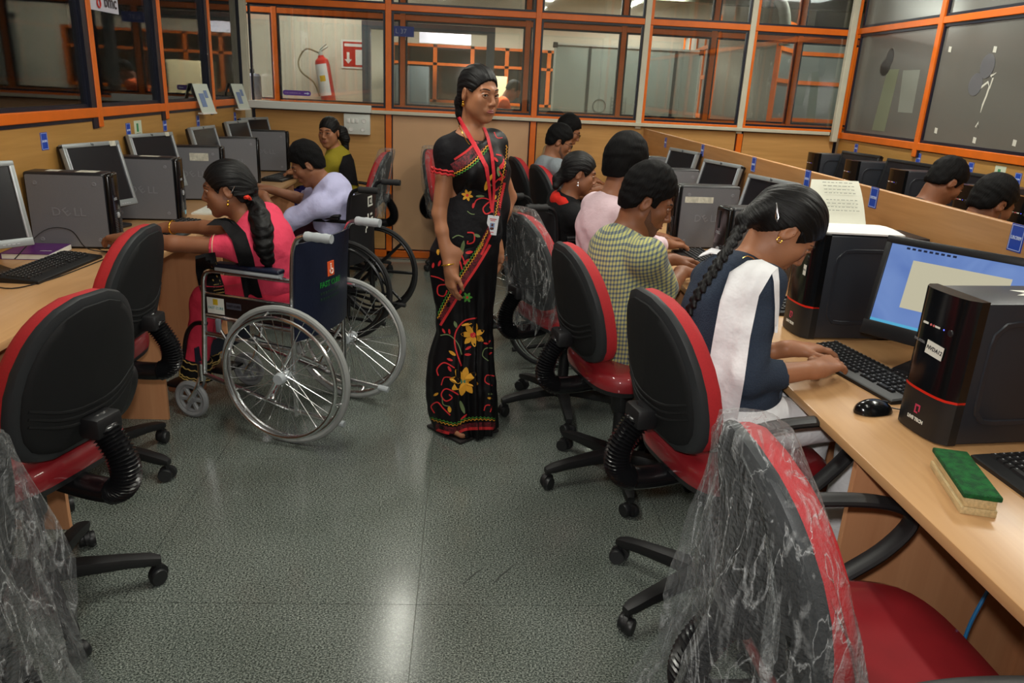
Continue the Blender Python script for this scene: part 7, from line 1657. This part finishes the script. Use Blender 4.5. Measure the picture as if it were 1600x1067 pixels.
I4 = person('person in a mustard kurta at the back left looking towards the camera', (-0.95, 6.08), 172, 0.62, (-1.04, 5.99, 1.104), -108, 4, {1: (-1.30, 6.2, 0.80), -1: (-1.28, 5.98, 0.80)}, {1: (-1, 0, -0.1), -1: (-1, 0.1, -0.1)}, SK1, low_pony, cloth('mustard_kurta', srgb(150, 136, 40)), 0.9, cloth('blue_salwar', srgb(48, 44, 110)), True, 0.005, s=0.92, hunch=0.02, seed=50, vol=0.008, hline=[(-0.13, -0.075), (-0.06, -0.062), (-0.03, -0.02), (-0.014, 0.018), (0.012, 0.020), (0.030, -0.012), (0.048, 0.004), (0.064, 0.028), (0.080, 0.050), (0.12, 0.062)])
bv4 = bvh_of([I4['top'], I4['body']])
drape('dupatta', BLKD, [[(536, 244), (548, 240), (553, 250)], [(530, 262), (545, 262), (556, 266)], [(528, 285), (545, 288), (560, 290)]], bv4, I4['root'], 0.012, 4, 0.006, 4)
# ------------------------------------------------------------------ row behind the screen, far room
CH['S1'] = place_chair(ch0, (2.36, 3.87), 8, 20, 'office chair hidden behind the wooden screen, under the farther seated man', arms=False)
CH['S2'] = place_chair(ch0, (2.18, 3.26), 8, 50, 'office chair hidden behind the wooden screen, under the bearded man', arms=False)
I11 = person('person in a dark jacket bent forward behind the screen, left of the two', (2.36, 3.87), 8, 0.62, (2.425, 3.845, 1.138), 4, 34, {1: (2.68, 3.8, 0.80), -1: (2.68, 4.0, 0.80)}, {1: (1, 0, -0.1), -1: (1, 0, -0.1)}, SK2, True, cloth('dark_jacket', srgb(34, 40, 44)), 1.6, JEAN, False, 0.0075, s=0.96, hunch=0.05, htop=0.012, seed=60, sw=0.155)
I12 = person('person with a short beard bent forward behind the screen, right of the two', (2.18, 3.26), 8, 0.62, (2.28, 3.25, 1.11), 4, 26, {1: (2.6, 3.2, 0.80), -1: (2.6, 3.4, 0.80)}, {1: (1, 0, -0.1), -1: (1, 0, -0.1)}, SK2, True, cloth('navy_shirt', srgb(26, 32, 48)), 1.6, JEAN, False, 0.0075, s=0.96, beard=True, hunch=0.05, htop=0.012, seed=62, sw=0.155)
I13 = person('person in an orange shirt bending over a desk in the far room behind the glass', (0.36, 10.35), 0, 0.86, (0.555, 10.36, 1.448), 0, 40, {1: (0.62, 10.6, 1.03), -1: (0.62, 10.62, 1.03)}, {1: (1, 0.2, -0.1), -1: (1, 0.2, -0.1)}, SK2, True, cloth('orange_shirt', srgb(226, 92, 36)), 0.6, JEAN, False, 0.009, s=0.98, seed=70, knees={1: ((0.36, 10.27, 0.46), (0.33, 10.27, 0.10)), -1: ((0.36, 10.43, 0.46), (0.33, 10.43, 0.10))}, face=False)
